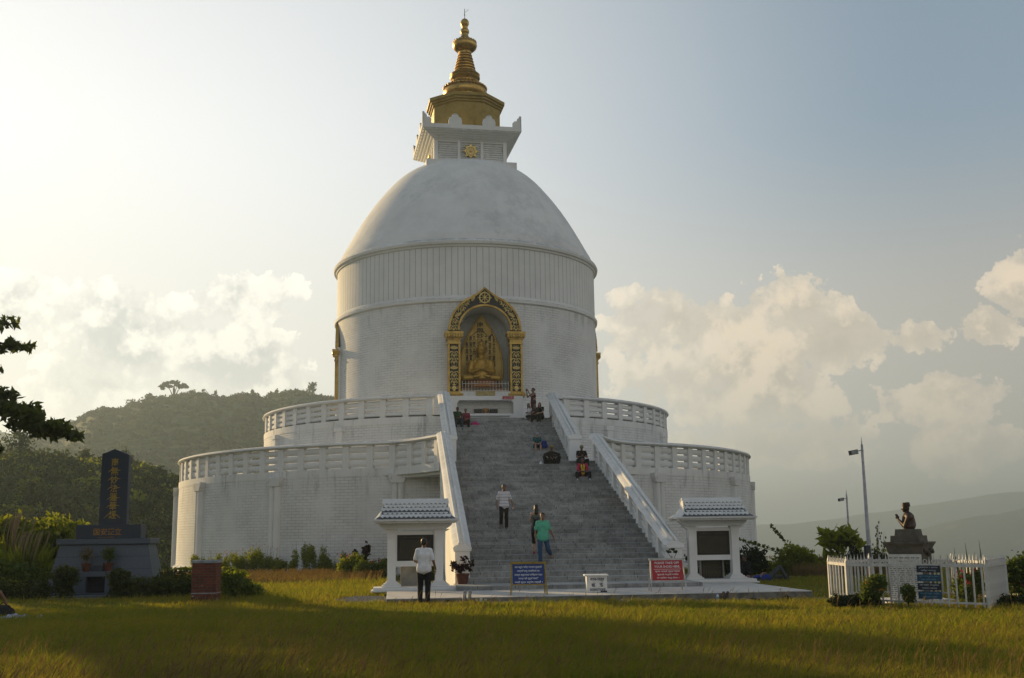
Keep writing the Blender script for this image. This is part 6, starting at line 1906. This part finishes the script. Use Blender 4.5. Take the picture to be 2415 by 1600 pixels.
def right_hedges():
    zf = lambda x, y: ground_z(x, y)
    x, y = 12.05, -25.5
    plant('leafy_shrub', 'bushy green shrub with long arching sprays right of the stupa', 'shrub', (x, y, -.3), [(0, 0, 1.0, .75, .6, .5, 2), (-.4, 0, .7, .6, .6, .5, 1), (.4, 0, .7, .6, .6, .5, 1)], 2800, .09, 'lime', [([(0, 0, 0), (-.5, 0, 1.1), (-1.5, 0, 1.45), (-2.4, 0, 1.75)], [.02, .015, .012, .005]), ([(0, 0, 0), (-.2, 0, 1.3), (-.6, 0, 1.8), (-1.0, 0, 2.3)], [.02, .015, .01, .005])], None, 51,
          [('spray_leaves', [(-2.4+.2*i, 0, 1.75-.055*i, .10, .08, .07, 1) for i in range(9)]+[(-1.0+.1*i, 0, 2.3-.12*i, .07, .07, .08, 1) for i in range(6)], 300, .07, 'bush')])
    plant('broad_leaf_tree', 'small tree with drooping broad leaves behind the picket fence', 'tree', (13.0, -28.2, -.6), [(-.6, 0, 1.95, .35, .3, .22, 1), (.0, 0, 2.15, .5, .4, .32, 2), (.45, 0, 1.95, .35, .4, .3, 1), (-.75, 0, 2.3, .2, .2, .12, .5), (-.2, 0, 1.75, .4, .3, .2, 1), (-.5, 0, 1.4, .4, .3, .25, 1)], 210, .20, 'lime', [([(0, 0, 0), (.02, 0, 1.2), (-.1, 0, 2.0)], [.05, .035, .015]), ([(0, 0, 1.1), (-.5, 0, 1.9)], [.025, .01]), ([(0, 0, 1.2), (.45, 0, 2.0)], [.025, .01])], None, 52, elong=2.6)
    plant('conifer', 'dark pointed conical bush behind the short lamp post', 'tree', (14.75, -25.0, -.6), [(0, 0, .55, .62, .6, .5, 3), (.05, 0, 1.05, .48, .45, .4, 2), (.1, 0, 1.5, .25, .25, .38, 1)], 4200, .06, 'dark', [([(0, 0, 0), (0, 0, 1.4)], [.05, .02])], None, 53)
    plant('round_shrub', 'dark rounded shrub between the lamp post and the pedestal', 'shrub', (15.0, -27.0, -.5), [(0, 0, .95, .62, .5, .45, 2), (0, 0, .5, .6, .5, .5, 1)], 3200, .06, 'dark', [([(0, 0, 0), (0, 0, .8)], [.04, .02])], None, 54, [('dry_sprigs', [(.0, 0, 1.45, .5, .2, .12, 1)], 60, .06, 'lime')])
    t = thing('dry_stalks', (14.2, -29.0, -.4), 0, 'thin airy seed stalks beside the pedestal', 'plant'); m = MB(); r = random.Random(4)
    for j in range(9):
        a = r.uniform(-.6, .6); h = r.uniform(1.6, 2.9); m.tube([(a*.3, 0, 0), (a*.7, 0, h*.6), (a+.15, 0, h)], [.010, .007, .003], 4)
        for q in range(4): m.ball((a*.9+r.uniform(-.05, .18), r.uniform(-.1, .1), h*(.72+.08*q)), (.03, .03, .05), 5, 4)
    m.build('stalks', cloth('airy_stalk', (.10, .10, .05)), t, True)
    bl = []; r = random.Random(8)
    # hedge closing the lawn on the right
    for i in range(26):
        f = i/25; bl.append((10.2+f*6.8, -22.6-f*3.2+r.uniform(-.3, .3), .35+r.uniform(-.05, .12), .5, .5, r.uniform(.40, .62), 1))
    plant('hedge', 'uneven flowering hedge closing the lawn between the stupa and the lamp posts', 'hedge', (0, 0, -.25), bl, 9000, .08, 'lime', None, None, 55, [('dry_tops', [(b[0], b[1], .85, .3, .3, .1, 1) for b in bl[10:]], 700, .08, 'dry'), ('orange_flowers', [(11.2, -23.2, .9, .8, .3, .1, 1)], 40, .07, 'marigold')])
    bl = [(9.2+r.uniform(-.9, 1.5), -24.0+r.uniform(-1.2, .5), .55, .55, .5, r.uniform(.5, .75), 1) for i in range(14)]
    plant('leafy_shrub', 'dark bushes close against the stupa behind the right kiosk', 'shrub', (0, 0, 0), bl, 6500, .09, 'dark', None, None, 56)
    V = []; F = []; rng = np.random.default_rng(57)
    n = 5200; x = rng.uniform(11.5, 16.0, n); y = -27.0+rng.uniform(-1.2, 1.0, n)-(x-11.5)*.35; h = rng.uniform(.25, .6, n); a = rng.uniform(0, 2*PI, n); w = .012
    z = np.array([ground_z(p, q) for p, q in zip(x, y)])
    A = np.stack([x-np.cos(a)*w, y-np.sin(a)*w, z], 1); B = np.stack([x+np.cos(a)*w, y+np.sin(a)*w, z], 1); Cc = np.stack([x+rng.normal(0, .10, n), y+rng.normal(0, .10, n), z+h], 1)
    o = np_mesh('dry_grass', np.stack([A, B, Cc], 1).reshape(-1, 3), np.arange(3*n).reshape(-1, 3), FOL['dry']); tag(o, 'strip of sunlit dry grass before the hedge on the right', 'grass', kind='stuff')
right_hedges()

# ------------------------------------------------------------------ flower bed at the foot of the podium
def flower_bed():
    r = random.Random(12)
    def at(az, R): return R*math.sin(R_(az)), -R*math.cos(R_(az))
    specs = [(-47, 18.9, 1.0, 1.3), (-43.5, 18.8, 1.1, 1.2), (-40, 18.9, 1.15, 1.1), (-36.8, 18.8, 1.45, .8), (-34.6, 18.9, 1.3, .7), (-31.3, 18.8, .8, .7), (-28.6, 18.9, 1.5, .7), (-26.7, 18.8, 1.4, .6), (-24.4, 18.9, 1.05, .6), (-21.5, 18.8, 1.1, .35)]
    labs = ['low green cosmos clump nearest the brick pillar', 'green cosmos clump, second from the brick pillar', 'green cosmos clump before the left pilaster', 'tall cosmos clump right beside the wide pilaster', 'reddish tipped cosmos clump right of the pilaster', 'low sparse cosmos clump with red blooms', 'tallest cosmos clump in the middle of the bed', 'tall cosmos clump right of the tallest', 'medium cosmos clump before the bare wall foot', 'thin cosmos clump left of the dark plants']
    for i, ((az, R, h, w), lab) in enumerate(zip(specs, labs)):
        x, y = at(az, R)
        bl = [(r.uniform(-w*.75, w*.75), r.uniform(-.35, .35), h*r.uniform(.2, .75), .18, .17, h*.28, 1) for j in range(max(5, int(w*13)))]
        st = [([(b[0]*.6, b[1]*.6, 0), (b[0], b[1], h*r.uniform(.8, 1.1))], [.008, .004]) for b in bl]
        plant('flower_clump', lab, 'plant', (x, y, 0), bl, int(2600*w), .05, 'lime', st, 'cosmos clumps along the podium foot', 60+i, [('flowers', [(b[0], b[1], h*1.0, .15, .15, h*.14, 1) for b in bl], int(12*w)+4, .035, 'flower')])
    for i, (az, R, h, lab) in enumerate(((-19.9, 19.0, 1.15, 'small dark maroon plant at the podium foot, left of the pair'), (-18.6, 19.0, 1.35, 'broad dark maroon plant at the podium foot'), (-17.9, 19.2, 1.45, 'tallest dark maroon plant at the podium foot'))):
        x, y = at(az, R); lo = .55 if i != 1 else .25
        plant('dark_plant', lab, 'plant', (x, y, 0), [(0, 0, h*(lo+.45)/1.0*.8, .14+.06*(i == 1), .14, h*.26, 1), (.03, 0, h*.85, .1, .1, h*.12, 1)]+([(0, 0, h*.45, .22, .2, h*.3, 1)] if i == 1 else []), 260+140*(i == 1), .09, 'maroon', [([(0, 0, 0), (.0, 0, h*.9)], [.015, .006])], 'maroon plants at the podium foot', 75+i)
    for i, (x, y, w, h, m, lab) in enumerate(((-6.7, -21.5, 1.0, 1.05, 'lime', 'bright green fennel like bush left of the left kiosk'), (-5.5, -22.5, 1.2, .85, 'bush', 'full green bush directly behind the left kiosk'), (-3.3, -24.5, .7, .8, 'bush', 'green bush between the left kiosk and the stair wall'))):
        bl = [(r.uniform(-w*.5, w*.5), r.uniform(-.4, .4), h*r.uniform(.3, .7), .35, .3, h*.38, 1) for j in range(9)]
        plant('leafy_shrub', lab, 'shrub', (x, y, 0), bl, 4200, .06, m, [([(0, 0, 0), (0, 0, h*.6)], [.03, .01])], None, 80+i, [('flowers', [(0, 0, h*.95, w*.5, .3, .15, 1)], 16, .06, 'flower')])
    t = thing('flower_pot', (-2.50, -35.15, .26), 0, 'terracotta pot of dark red leaved plant at the left foot of the stairs', 'flower pot')
    MB().lathe([(.001, 0), (.15, 0), (.21, .28), (.225, .28), (.225, .33), (.2, .33), (.18, .26), (.001, .26)], 20).build('pot', TERRA, t, True)
    V, F = leaf_np([(0, 0, .48, .26, .24, .18, 1), (.12, 0, .55, .2, .2, .12, 1), (-.15, 0, .5, .18, .2, .14, 1), (-.3, 0, .62, .12, .1, .1, .4), (.3, 0, .66, .12, .1, .12, .4), (.05, 0, .78, .12, .1, .1, .4)], 300, .07, np.random.default_rng(90), shell=.3); np_mesh('foliage', V, F, FOL['maroon'], t)
    t = thing('small_plant', (4.62, -34.95, .9), 0, 'small bonsai like plant on the right stair parapet above the red notice', 'plant')
    t.location = (4.30, -35.25, .13)
    MB().lathe([(.001, 0), (.12, 0), (.15, .2), (.13, .2), (.001, .18)], 16).build('pot', TERRA, t, True)
    m = MB().tube([(0, 0, .15), (.02, 0, .62), (-.02, 0, .92)], [.022, .018, .010], 6).tube([(.01, 0, .75), (.14, 0, 1.0)], [.012, .006], 5).tube([(.0, 0, .78), (-.14, 0, 1.02)], [.012, .006], 5)
    m.build('stem', BARK, t, True)
    V, F = leaf_np([(-.12, 0, 1.05, .1, .1, .05, 1), (.1, 0, 1.04, .1, .1, .05, 1), (0, 0, 1.12, .1, .1, .05, 1)], 90, .05, np.random.default_rng(91), shell=.1); np_mesh('foliage', V, F, FOL['dark'], t)
flower_bed()

# ------------------------------------------------------------------ trees
def big_tree(name, label, loc, h, crown, n, size, mat, seed, limbs, group=None, elong=2.0):
    t = thing(name, loc, 0, label, 'tree', group)
    rng = np.random.default_rng(seed)
    V, F = leaf_np(crown, n, size, rng, elong=elong, shell=.35)
    np_mesh('crown', V, F, FOL[mat], t)
    m = MB()
    for p, r in limbs: m.tube(p, r, 8)
    m.build('trunk', BARK, t, True)
    return t

def near_tree():
    """the tree whose boughs hang into the picture from the left"""
    bx, by = -21.5, -37.0
    lim = [([(0, 0, -.2), (.1, 0, 2.5), (.2, -.1, 5.0), (.0, 0, 8.5)], [.32, .26, .20, .08])]
    bl = []
    r = random.Random(21)
    def bough(pts, rads, tufts, rt):
        lim.append((pts, rads))
        P = [Vector(p) for p in pts]
        for i in range(tufts):
            f = .25+.75*i/(tufts-1); s = f*(len(P)-1); k = min(int(s), len(P)-2); q = P[k].lerp(P[k+1], s-k)
            rr = rt*(1.0-.52*f)
            for e in range(3): bl.append((q.x+r.uniform(-.45, .45)*rt*1.5, q.y+r.uniform(-.6, .6), q.z+r.uniform(-.42, .34)*rt*1.5*(1.15-.8*f), rr*.85, rr*.7, rr*.50, rr))
    # boughs reaching to the right (into view)
    bough([(.1, 0, 4.9), (2.6, -.6, 6.0), (4.6, -.8, 6.05), (6.2, -.9, 5.35), (7.45, -1.0, 4.78)], [.14, .10, .07, .05, .02], 22, .62)
    bough([(.1, 0, 5.6), (2.6, -.4, 7.2), (4.4, -.6, 7.75), (5.75, -.8, 7.4)], [.13, .09, .06, .02], 13, .50)
    bough([(.1, 0, 5.3), (3.0, -.4, 6.4), (5.1, -.7, 6.75)], [.12, .08, .02], 9, .42)
    bough([(.1, 0, 6.8), (2.8, 0, 8.2), (5.0, -.4, 8.2)], [.10, .07, .02], 9, .45)
    bough([(.1, 0, 4.2), (2.8, -.6, 4.75), (5.35, -1.0, 4.35)], [.10, .07, .02], 8, .45)
    for i in range(7):
        a = 2.2+i*.85; L = r.uniform(3, 5)
        bough([(0, 0, 5.0+i*.4), (L*.5*math.cos(a), L*.5*math.sin(a), 6.3+i*.4), (L*math.cos(a), L*math.sin(a), 6.2+i*.45)], [.12, .08, .02], 7, .8)
    big_tree('broad_leaf_tree', 'dark leafy boughs of a near tree hanging in at the left edge', (bx, by, 0), 9, bl, 15500, .115, 'bough', 22, lim, None, 2.6)
near_tree()

def off_tree(x, y, h, rad, seed, lab, base=.55):
    r = random.Random(seed); bl = []; lim = [([(0, 0, -.5), (.1, 0, h*.45), (0, .1, h*.9)], [.30, .22, .06])]
    for i in range(12):
        a = r.uniform(0, 2*PI); d = rad*r.uniform(.2, .75); z = h*r.uniform(base+.08, .92)
        e = (d*math.cos(a), d*math.sin(a), z)
        lim.append(([(0, 0, h*.5), (e[0]*.6, e[1]*.6, z-.4), e], [.1, .06, .02]))
        rr = rad*r.uniform(.35, .5); bl.append((*e, rr, rr, rr*.7, rr))
    big_tree('broad_leaf_tree', lab, (x, y, ground_z(x, y)), h, bl, 4200, .34, 'tree', seed, lim, 'trees left of the lawn')

# trees standing left of the picture: their shade lies across the lawn
off_tree(-36.0, -9.6, 16.2, 4.6, 101, 'tall tree just outside the left edge, shading the lawn', .66)
off_tree(-40.6, -13.2, 13.4, 4.2, 102, 'second tall tree outside the left edge beyond the monument', .68)

# ------------------------------------------------------------------ hillsides
def crown_blobs(kind, R, r):
    if kind == 'umbrella':
        return [(-R+2*R*(i+.5)/16+r.uniform(-.4, .4), r.uniform(-R*.5, R*.5), r.uniform(-1.3, .9), R*r.uniform(.14, .28), R*.30, R*r.uniform(.10, .20), 1) for i in range(16)]
    return [(r.uniform(-R*.5, R*.5), r.uniform(-R*.5, R*.5), r.uniform(-R*.35, R*.45), R*.55, R*.55, R*.5, 1) for i in range(6)]

def hill_tree(az, r, h, R, label, kind='round', mat='far', seed=0, group='trees along the hill crest', n=260, leaf=None, base=.35):
    x, y, z = ridge_point(az, r, .5 if r > 500 else -.3)
    t = thing('hill_tree', (x, y, z), 0, label, 'tree', group)
    q = random.Random(seed+int(r)); rng = np.random.default_rng(seed+3)
    if kind == 'umbrella':
        bl = [(a, b, h*.84-abs(a)/R*h*.20+c, d, e, f*.8, w) for a, b, c, d, e, f, w in crown_blobs(kind, R, q)]
    else:
        bl = [(a, b, h*(base+1)*.5+c*(1-base)*h/R*.8, d, e, h*(1-base)*.36, w) for a, b, c, d, e, f, w in crown_blobs(kind, R, q)]
    V, F = leaf_np(bl, n, leaf or R*.26, rng, shell=.3); np_mesh('crown', V, F, FOL[mat], t)
    m = MB()
    m.tube([(0, 0, -.5), (.05*R, 0, h*.45), (0, 0, h*.8)], [R*.07, R*.05, R*.02], 6)
    for i in range(5 if kind == 'umbrella' else 2):
        a = q.uniform(-R*.75, R*.75); m.tube([(a*.15, 0, h*.15), (a*.5, 0, h*.45), (a, 0, h*.72)], [R*.05, R*.035, R*.015], 5)
    m.build('trunk', BARK, t)

def hills():
    hill_tree(-11.05, 598, 10.0, 6.6, 'wide umbrella shaped tree on the crest of the far hill', 'umbrella', seed=1, n=1100, leaf=.85)
    hill_tree(-4.25, 600, 8.2, 3.2, 'round headed tree standing alone on the crest next to the stupa', seed=2, n=260, leaf=.8, base=.40)
    crest = [(-10.17, 3.2, 2.0, 'bush on the far crest just right of the umbrella tree'), (-9.53, 3.4, 2.3, 'spreading bush on the far crest, second right of the umbrella tree'), (-9.0, 4.0, 1.2, 'narrow tree on the far crest left of a squat one'), (-8.7, 3.2, 1.5, 'squat tree on the far crest beside a narrow one'), (-7.2, 3.4, .9, 'slim dark tree on the far crest before the low rise'),
             (-6.27, 2.8, 1.4, 'left one of two trees by the hilltop house'), (-6.0, 4.0, 1.4, 'right one of two trees by the hilltop house'), (-14.33, 3.0, 1.6, 'small bush low on the left shoulder of the far hill'), (-13.05, 4.2, 2.6, 'leaning tree left of the umbrella tree'), (-12.27, 3.4, 2.4, 'low broad bush just left of the umbrella tree')]
    for i, (az, h, R, lab) in enumerate(crest): hill_tree(az, 598, h*1.3, R*1.1, lab, seed=10+i, n=200, leaf=.62, base=.12)
    hill_tree(-15.87, 620, 5.4, 2.6, 'tall tree at the left end of the far hill crest behind the near boughs', seed=31, n=240, leaf=.7, base=.25)
    hill_tree(-17.4, 640, 5.8, 3.2, 'rounded tree at the far left beneath the near boughs', seed=32, n=240, leaf=.75, base=.1)
    # houses on the crest
    x, y, z = ridge_point(-5.63, 606)
    H = thing('hilltop_house', (x, y, z+.6), .3, 'pale house with a low roof on the hill crest near the round headed tree', 'house')
    hw = plain('house_wall', (.38, .37, .34), .8); hr = plain('house_roof', (.30, .29, .27), .8)
    MB().box(-2.6, 2.6, -2, 2, 0, 2.2).build('wall', hw, H)
    MB().prism([(-3.0, 2.2), (3.0, 2.2), (2.2, 3.3), (-2.2, 3.3)], -2.4, 2.4).build('roof', hr, H)
    for q in (-1.5, 0, 1.5): MB().box(q-.35, q+.35, -2.04, -1.98, .8, 1.7).build('window', plain('house_window', (.05, .05, .05), .4) if 'hwin' not in MT else MT['hwin'], H)
    x, y, z = ridge_point(-4.95, 606)
    H = thing('hilltop_shed', (x, y, z+.5), .3, 'long low shed under a flat roof right of the hilltop house', 'shed')
    MB().box(-4.6, 4.6, -1.5, 1.5, 0, 1.2).build('wall', hw, H)
    MB().prism([(-5.4, 1.2), (5.4, 1.2), (4.6, 1.55), (-5.0, 1.7)], -2.0, 2.0).build('roof', hr, H)
    x, y, z = ridge_point(-7.55, 606)
    H = thing('hilltop_shed', (x, y, z+.6), .2, 'low dark roofed shed left of the slim tree on the crest', 'shed')
    MB().box(-3.4, 3.4, -1.5, 1.5, 0, 1.0).build('wall', hw, H)
    MB().prism([(-4.4, 1.0), (4.4, 1.0), (2.0, 1.7), (-2.0, 1.7)], -2.0, 2.0).build('roof', hr, H)

    # woodland of the far hill and the nearer slope, too many trees to count
    rng = np.random.default_rng(77)
    def wood(n, az0, az1, r0, r1, Rm, leaves, leaf, name, label, mat):
        az = rng.uniform(az0, az1, n); r = np.sqrt(rng.uniform(r0*r0, r1*r1, n))
        z = terr(az, r); a = np.radians(az)
        C = np.stack([EYE[0]+r*np.sin(a), EYE[1]+r*np.cos(a), z], 1)
        R = Rm*(.4+1.0*rng.random(n)**1.6)
        d = rng.normal(size=(n, leaves, 3)); d /= np.linalg.norm(d, axis=2)[..., None]
        d[..., 2] = np.abs(d[..., 2])*1.0
        P = C[:, None, :]+d*(R[:, None, None])*(.55+.5*rng.random((n, leaves, 1)))*np.array([1, 1, .85])
        P = P.reshape(-1, 3); k = len(P)
        u = rng.normal(size=(k, 3)); u /= np.linalg.norm(u, axis=1)[:, None]
        v = rng.normal(size=(k, 3)); v -= (v*u).sum(1)[:, None]*u; v /= np.linalg.norm(v, axis=1)[:, None]
        s = leaf*(.6+.8*rng.random(k))[:, None]
        V = np.stack([P-u*s*.8, P+v*s*.5, P+u*s*.8, P-v*s*.5], 1).reshape(-1, 3)
        o = np_mesh(name, V, np.arange(4*k).reshape(-1, 4), FOL[mat]); tag(o, label, 'woodland', kind='stuff')
    wood(3000, -26, -1, 330, 572, 2.0, 30, .75, 'far_woodland', 'hazy wooded slope of the far hill on the left', 'far')
    wood(1700, -25, -7, 92, 150, 1.25, 110, .26, 'near_woodland', 'dark scrub covered slope behind the monument', 'scrub')
    wood(420, -25, -7, 100, 152, 2.0, 150, .30, 'near_woodland', 'bushy trees scattered over the near slope behind the monument', 'tree')
    wood(420, -25, -7, 98, 152, 1.5, 130, .26, 'near_woodland', 'yellow green bushes coloured as sunlit on the near slope behind the monument', 'lime')  # sunlight on the slope's clumps put into the leaf colour
    wood(700, -40, -17, 1030, 1180, 7, 24, 2.4, 'distant_woodland', 'faint wooded ridge at the far left', 'far')
    # trees one can tell apart on the near slope
    spec = [(-18.0, 146, 6.0, 2.6, 'big dark tree on the near slope at the left edge'), (-15.0, 150, 3.0, 1.3, 'rounded tree breaking the near ridge left of the monument'), (-12.95, 148, 3.4, 1.3, 'tree on the near ridge just right of the monument slab'), (-11.6, 142, 2.4, 1.2, 'dark tree on the near slope left of the terrace'), (-17.3, 118, 3.4, 1.6, 'leafy tree low on the near slope left of the monument'), (-16.1, 112, 3.2, 1.7, 'broad bright tree below the near ridge left of the slab'),
            (-12.3, 120, 2.2, 1.3, 'pale green bush on the slope right of the slab'), (-11.3, 116, 2.4, 1.5, 'pale green bush on the slope nearest the terrace')]
    for i, (az, r, h, R, lab) in enumerate(spec): hill_tree(az, r, h, R, lab, mat='scrub' if i % 3 else 'tree', seed=50+i, group='trees on the near slope', n=700, leaf=.24, base=.05)
hills()

# ------------------------------------------------------------------ lawn
def lawn():
    rng = np.random.default_rng(5)
    def blades(n, az0, az1, r0, r1, hmin, hmax, width, lean, keep=None, pw=1.0):
        az = rng.uniform(az0, az1, n)
        r = (r0**pw+(r1**pw-r0**pw)*rng.random(n))**(1/pw)
        a = np.radians(az); x = EYE[0]+r*np.sin(a); y = EYE[1]+r*np.cos(a)
        ok = ~((x > -4.95) & (x < 7.02) & (y > -40.55)) & ~((x > -16.3) & (x < -12.1) & (y > -35.0)) & (np.hypot(x, y) > 19.0)
        ok &= ~((np.abs((x+5.55)/.85)**2+np.abs((y+38.5)/1.85)**2) < .9)
        ok &= ~((x > 6.9) & (x < 9.2) & (y > -45.1) & (y < -42.6))
        ok &= ~((y > -41.15+.18*np.sin(x*1.7)+.12*np.sin(x*4.1)) & (x > -3.0) & (x < 7.8) & (y < -40) & (rng.random(n) < .93))
        # worn bare strip by the paving corner
        ok &= ~((np.abs(y+41.2-.04*(x-6)) < .45) & (x > 3.2) & (rng.random(n) < .85))
        x, y = x[ok], y[ok]; n = len(x)
        tuft = .5+.5*np.sin(x*2.1+1.3*np.sin(y*1.7))*np.sin(y*2.6+1.1*np.sin(x*1.3)); big = .5+.5*np.sin(x*.43+y*.21)*np.sin(y*.37-x*.19+1)
        h = (hmin+(hmax-hmin)*rng.random(n)**1.5)*(.30+.5*tuft+.75*big)
        t = rng.uniform(0, 2*PI, n); w = width*(.6+.8*rng.random(n))
        lx = rng.normal(.25, .5, n)*lean*h; ly = rng.normal(0, .5, n)*lean*h
        z = dip(x, y); h = h+z
        A = np.stack([x-np.cos(t)*w, y-np.sin(t)*w, z], 1); B = np.stack([x+np.cos(t)*w, y+np.sin(t)*w, z], 1)
        m1 = np.stack([x+lx*.4+np.cos(t)*w*.7, y+ly*.4+np.sin(t)*w*.7, z+(h-z)*.6], 1); m0 = np.stack([x+lx*.4-np.cos(t)*w*.7, y+ly*.4-np.sin(t)*w*.7, z+(h-z)*.6], 1)
        T = np.stack([x+lx*1.25, y+ly*1.25, h], 1)
        return A, B, m0, m1, T
    Vs, Fs, o = [], [], 0
    for args in ((150000, -20, 33, 13.2, 21, .05, .20, .0045, .9), (130000, -20, 33, 21, 32, .05, .18, .007, .8), (85000, -20, 33, 30, 45, .05, .17, .010, .7), (30000, -21, 34, 44, 62, .06, .20, .016, .7), (9000, -20, 33, 13.2, 24, .14, .36, .007, 1.3), (7000, -20, 33, 22, 42, .12, .28, .011, 1.1)):
        A, B, m0, m1, T = blades(*args); n = len(A)
        V = np.stack([A, B, m1, m0, T], 1).reshape(-1, 3); i = np.arange(n)*5+o
        Vs.append(V); Fs.append(np.concatenate([np.stack([i, i+1, i+2, i+3], 1), np.stack([i+3, i+2, i+4, i+4], 1)])); o += len(V)
    V = np.concatenate(Vs); F = np.concatenate(Fs)
    quad = F[F[:, 2] != F[:, 3]]; tri = F[F[:, 2] == F[:, 3]][:, :3]
    gm = lawn_mat()
    ob = np_mesh('grass', V, quad, gm); tag(ob, 'yellow green lawn grass', 'grass', kind='stuff')
    me = ob.data
    # tips as triangles in the same mesh
    nl = len(quad)*4; nf = len(quad)
    me2 = bpy.data.meshes.new('grass')
    me2.vertices.add(len(V)); me2.vertices.foreach_set('co', V.astype(np.float32).ravel())
    loops = np.concatenate([quad.ravel(), tri.ravel()]).astype(np.int32)
    me2.loops.add(len(loops)); me2.loops.foreach_set('vertex_index', loops)
    st = np.concatenate([np.arange(nf)*4, nl+np.arange(len(tri))*3]).astype(np.int32)
    me2.polygons.add(nf+len(tri)); me2.polygons.foreach_set('loop_start', st); me2.update(calc_edges=True)
    me2.materials.append(gm); ob.data = me2; bpy.data.meshes.remove(me)
    # reddish seed heads, thick in the foreground corner and along the flower bed
    n = 3200
    az = rng.uniform(-20, 33, n); r = 13.3+6.0*rng.random(n)**1.9
    keep = rng.random(n) < np.where(az < 0, .9, .45)
    az, r = az[keep], r[keep]
    az2 = rng.uniform(-12.5, -.6, 3600); r2 = 45.5+6.5*rng.random(3600)**.8
    az3 = rng.uniform(-12, 33, 500); r3 = rng.uniform(19, 30, 500)
    az = np.concatenate([az, az2, az3]); r = np.concatenate([r, r2, r3])
    x = EYE[0]+r*np.sin(np.radians(az)); y = EYE[1]+r*np.cos(np.radians(az)); n = len(x)
    ok = ~((x > -5.2) & (x < 7.2) & (y > -40.6)) & (np.hypot(x, y) > 18.8); x, y = x[ok], y[ok]; n = len(x); far = np.hypot(x-EYE[0], y-EYE[1]) > 40
    h = rng.uniform(.22, .46, n)*np.where(far, 1.0, 1); w = np.where(far, .008, .0022); lx = rng.normal(.10, .07, n); ly = rng.normal(0, .06, n)
    z0 = np.zeros(n)
    S = np.stack([np.stack([x-w, y, z0], 1), np.stack([x+w, y, z0], 1), np.stack([x+lx*.5+w, y+ly*.5, h*.7], 1), np.stack([x+lx*.5-w, y+ly*.5, h*.7], 1)], 1).reshape(-1, 3)
    hw = np.where(far, .012, .0075)
    c0 = np.stack([x+lx*.5, y+ly*.5, h*.68], 1); c1 = np.stack([x+lx*.8-hw, y+ly*.8, h*.86], 1); c2 = np.stack([x+lx*1.3, y+ly*1.3, h*1.06], 1); c3 = np.stack([x+lx*.8+hw, y+ly*.8, h*.86], 1)
    Hd = np.stack([c0, c1, c2, c3], 1).reshape(-1, 3)
    Hd2 = np.stack([c0, np.stack([x+lx*.8, y+ly*.8-hw, h*.86], 1), c2, np.stack([x+lx*.8, y+ly*.8+hw, h*.86], 1)], 1).reshape(-1, 3)
    V = np.concatenate([S, Hd, Hd2]); ob = np_mesh('seed_grass', V, np.arange(len(V)).reshape(-1, 4), FOL['dry']); tag(ob, 'reddish seed heads standing over the lawn', 'grass', kind='stuff')

def lawn_mat():
    m, k, out = new_mat('lawn_blade')
    v = k.new('ShaderNodeNewGeometry').outputs['Position']
    n = k.noise(v, .35, 5, .65); n2 = k.noise(v, 6.0, 3, .7); n3 = k.noise(v, 60.0, 1)
    c = k.mix(k.smooth(n, .35, .65), (.140, .178, .026), (.225, .210, .040))
    c = k.mix(k.smooth(n2, .48, .66), c, (.27, .205, .075))
    c = k.mix(k.math('MULTIPLY', k.smooth(k.noise(v, .9, 4, .7), .55, .7), .6), c, (.20, .15, .075))
    c = k.mix(k.math('MULTIPLY', k.smooth(n3, .55, .7), .5), c, (.09, .135, .020))
    d = k.new('ShaderNodeBsdfDiffuse'); t = k.new('ShaderNodeBsdfTranslucent'); mx = k.new('ShaderNodeMixShader')
    k.link(c, d.inputs[0]); k.link(k.mix(1.0, c, (1.45, 1.35, .5), 'MULTIPLY'), t.inputs[0]); mx.inputs[0].default_value = .5
    k.link(d.outputs[0], mx.inputs[1]); k.link(t.outputs[0], mx.inputs[2]); k.link(mx.outputs[0], out.inputs['Surface'])
    return m
lawn()

# ------------------------------------------------------------------ air
def haze():
    o = MB().box(EYE[0]-4700, EYE[0]+4700, EYE[1]-4700, EYE[1]+4700, -125, 128).build('haze', None)
    m = bpy.data.materials.new('evening_haze'); m.use_nodes = True
    k = NT(m.node_tree); k.n.clear(); out = k.new('ShaderNodeOutputMaterial')
    v = k.new('ShaderNodeVolumePrincipled')
    v.inputs['Color'].default_value = (.42, .535, .65, 1)
    v.inputs['Density'].default_value = .00054
    v.inputs['Anisotropy'].default_value = .45
    k.link(v.outputs[0], out.inputs['Volume'])
    o.data.materials.append(m)
    tag(o, kind='stuff')
haze()
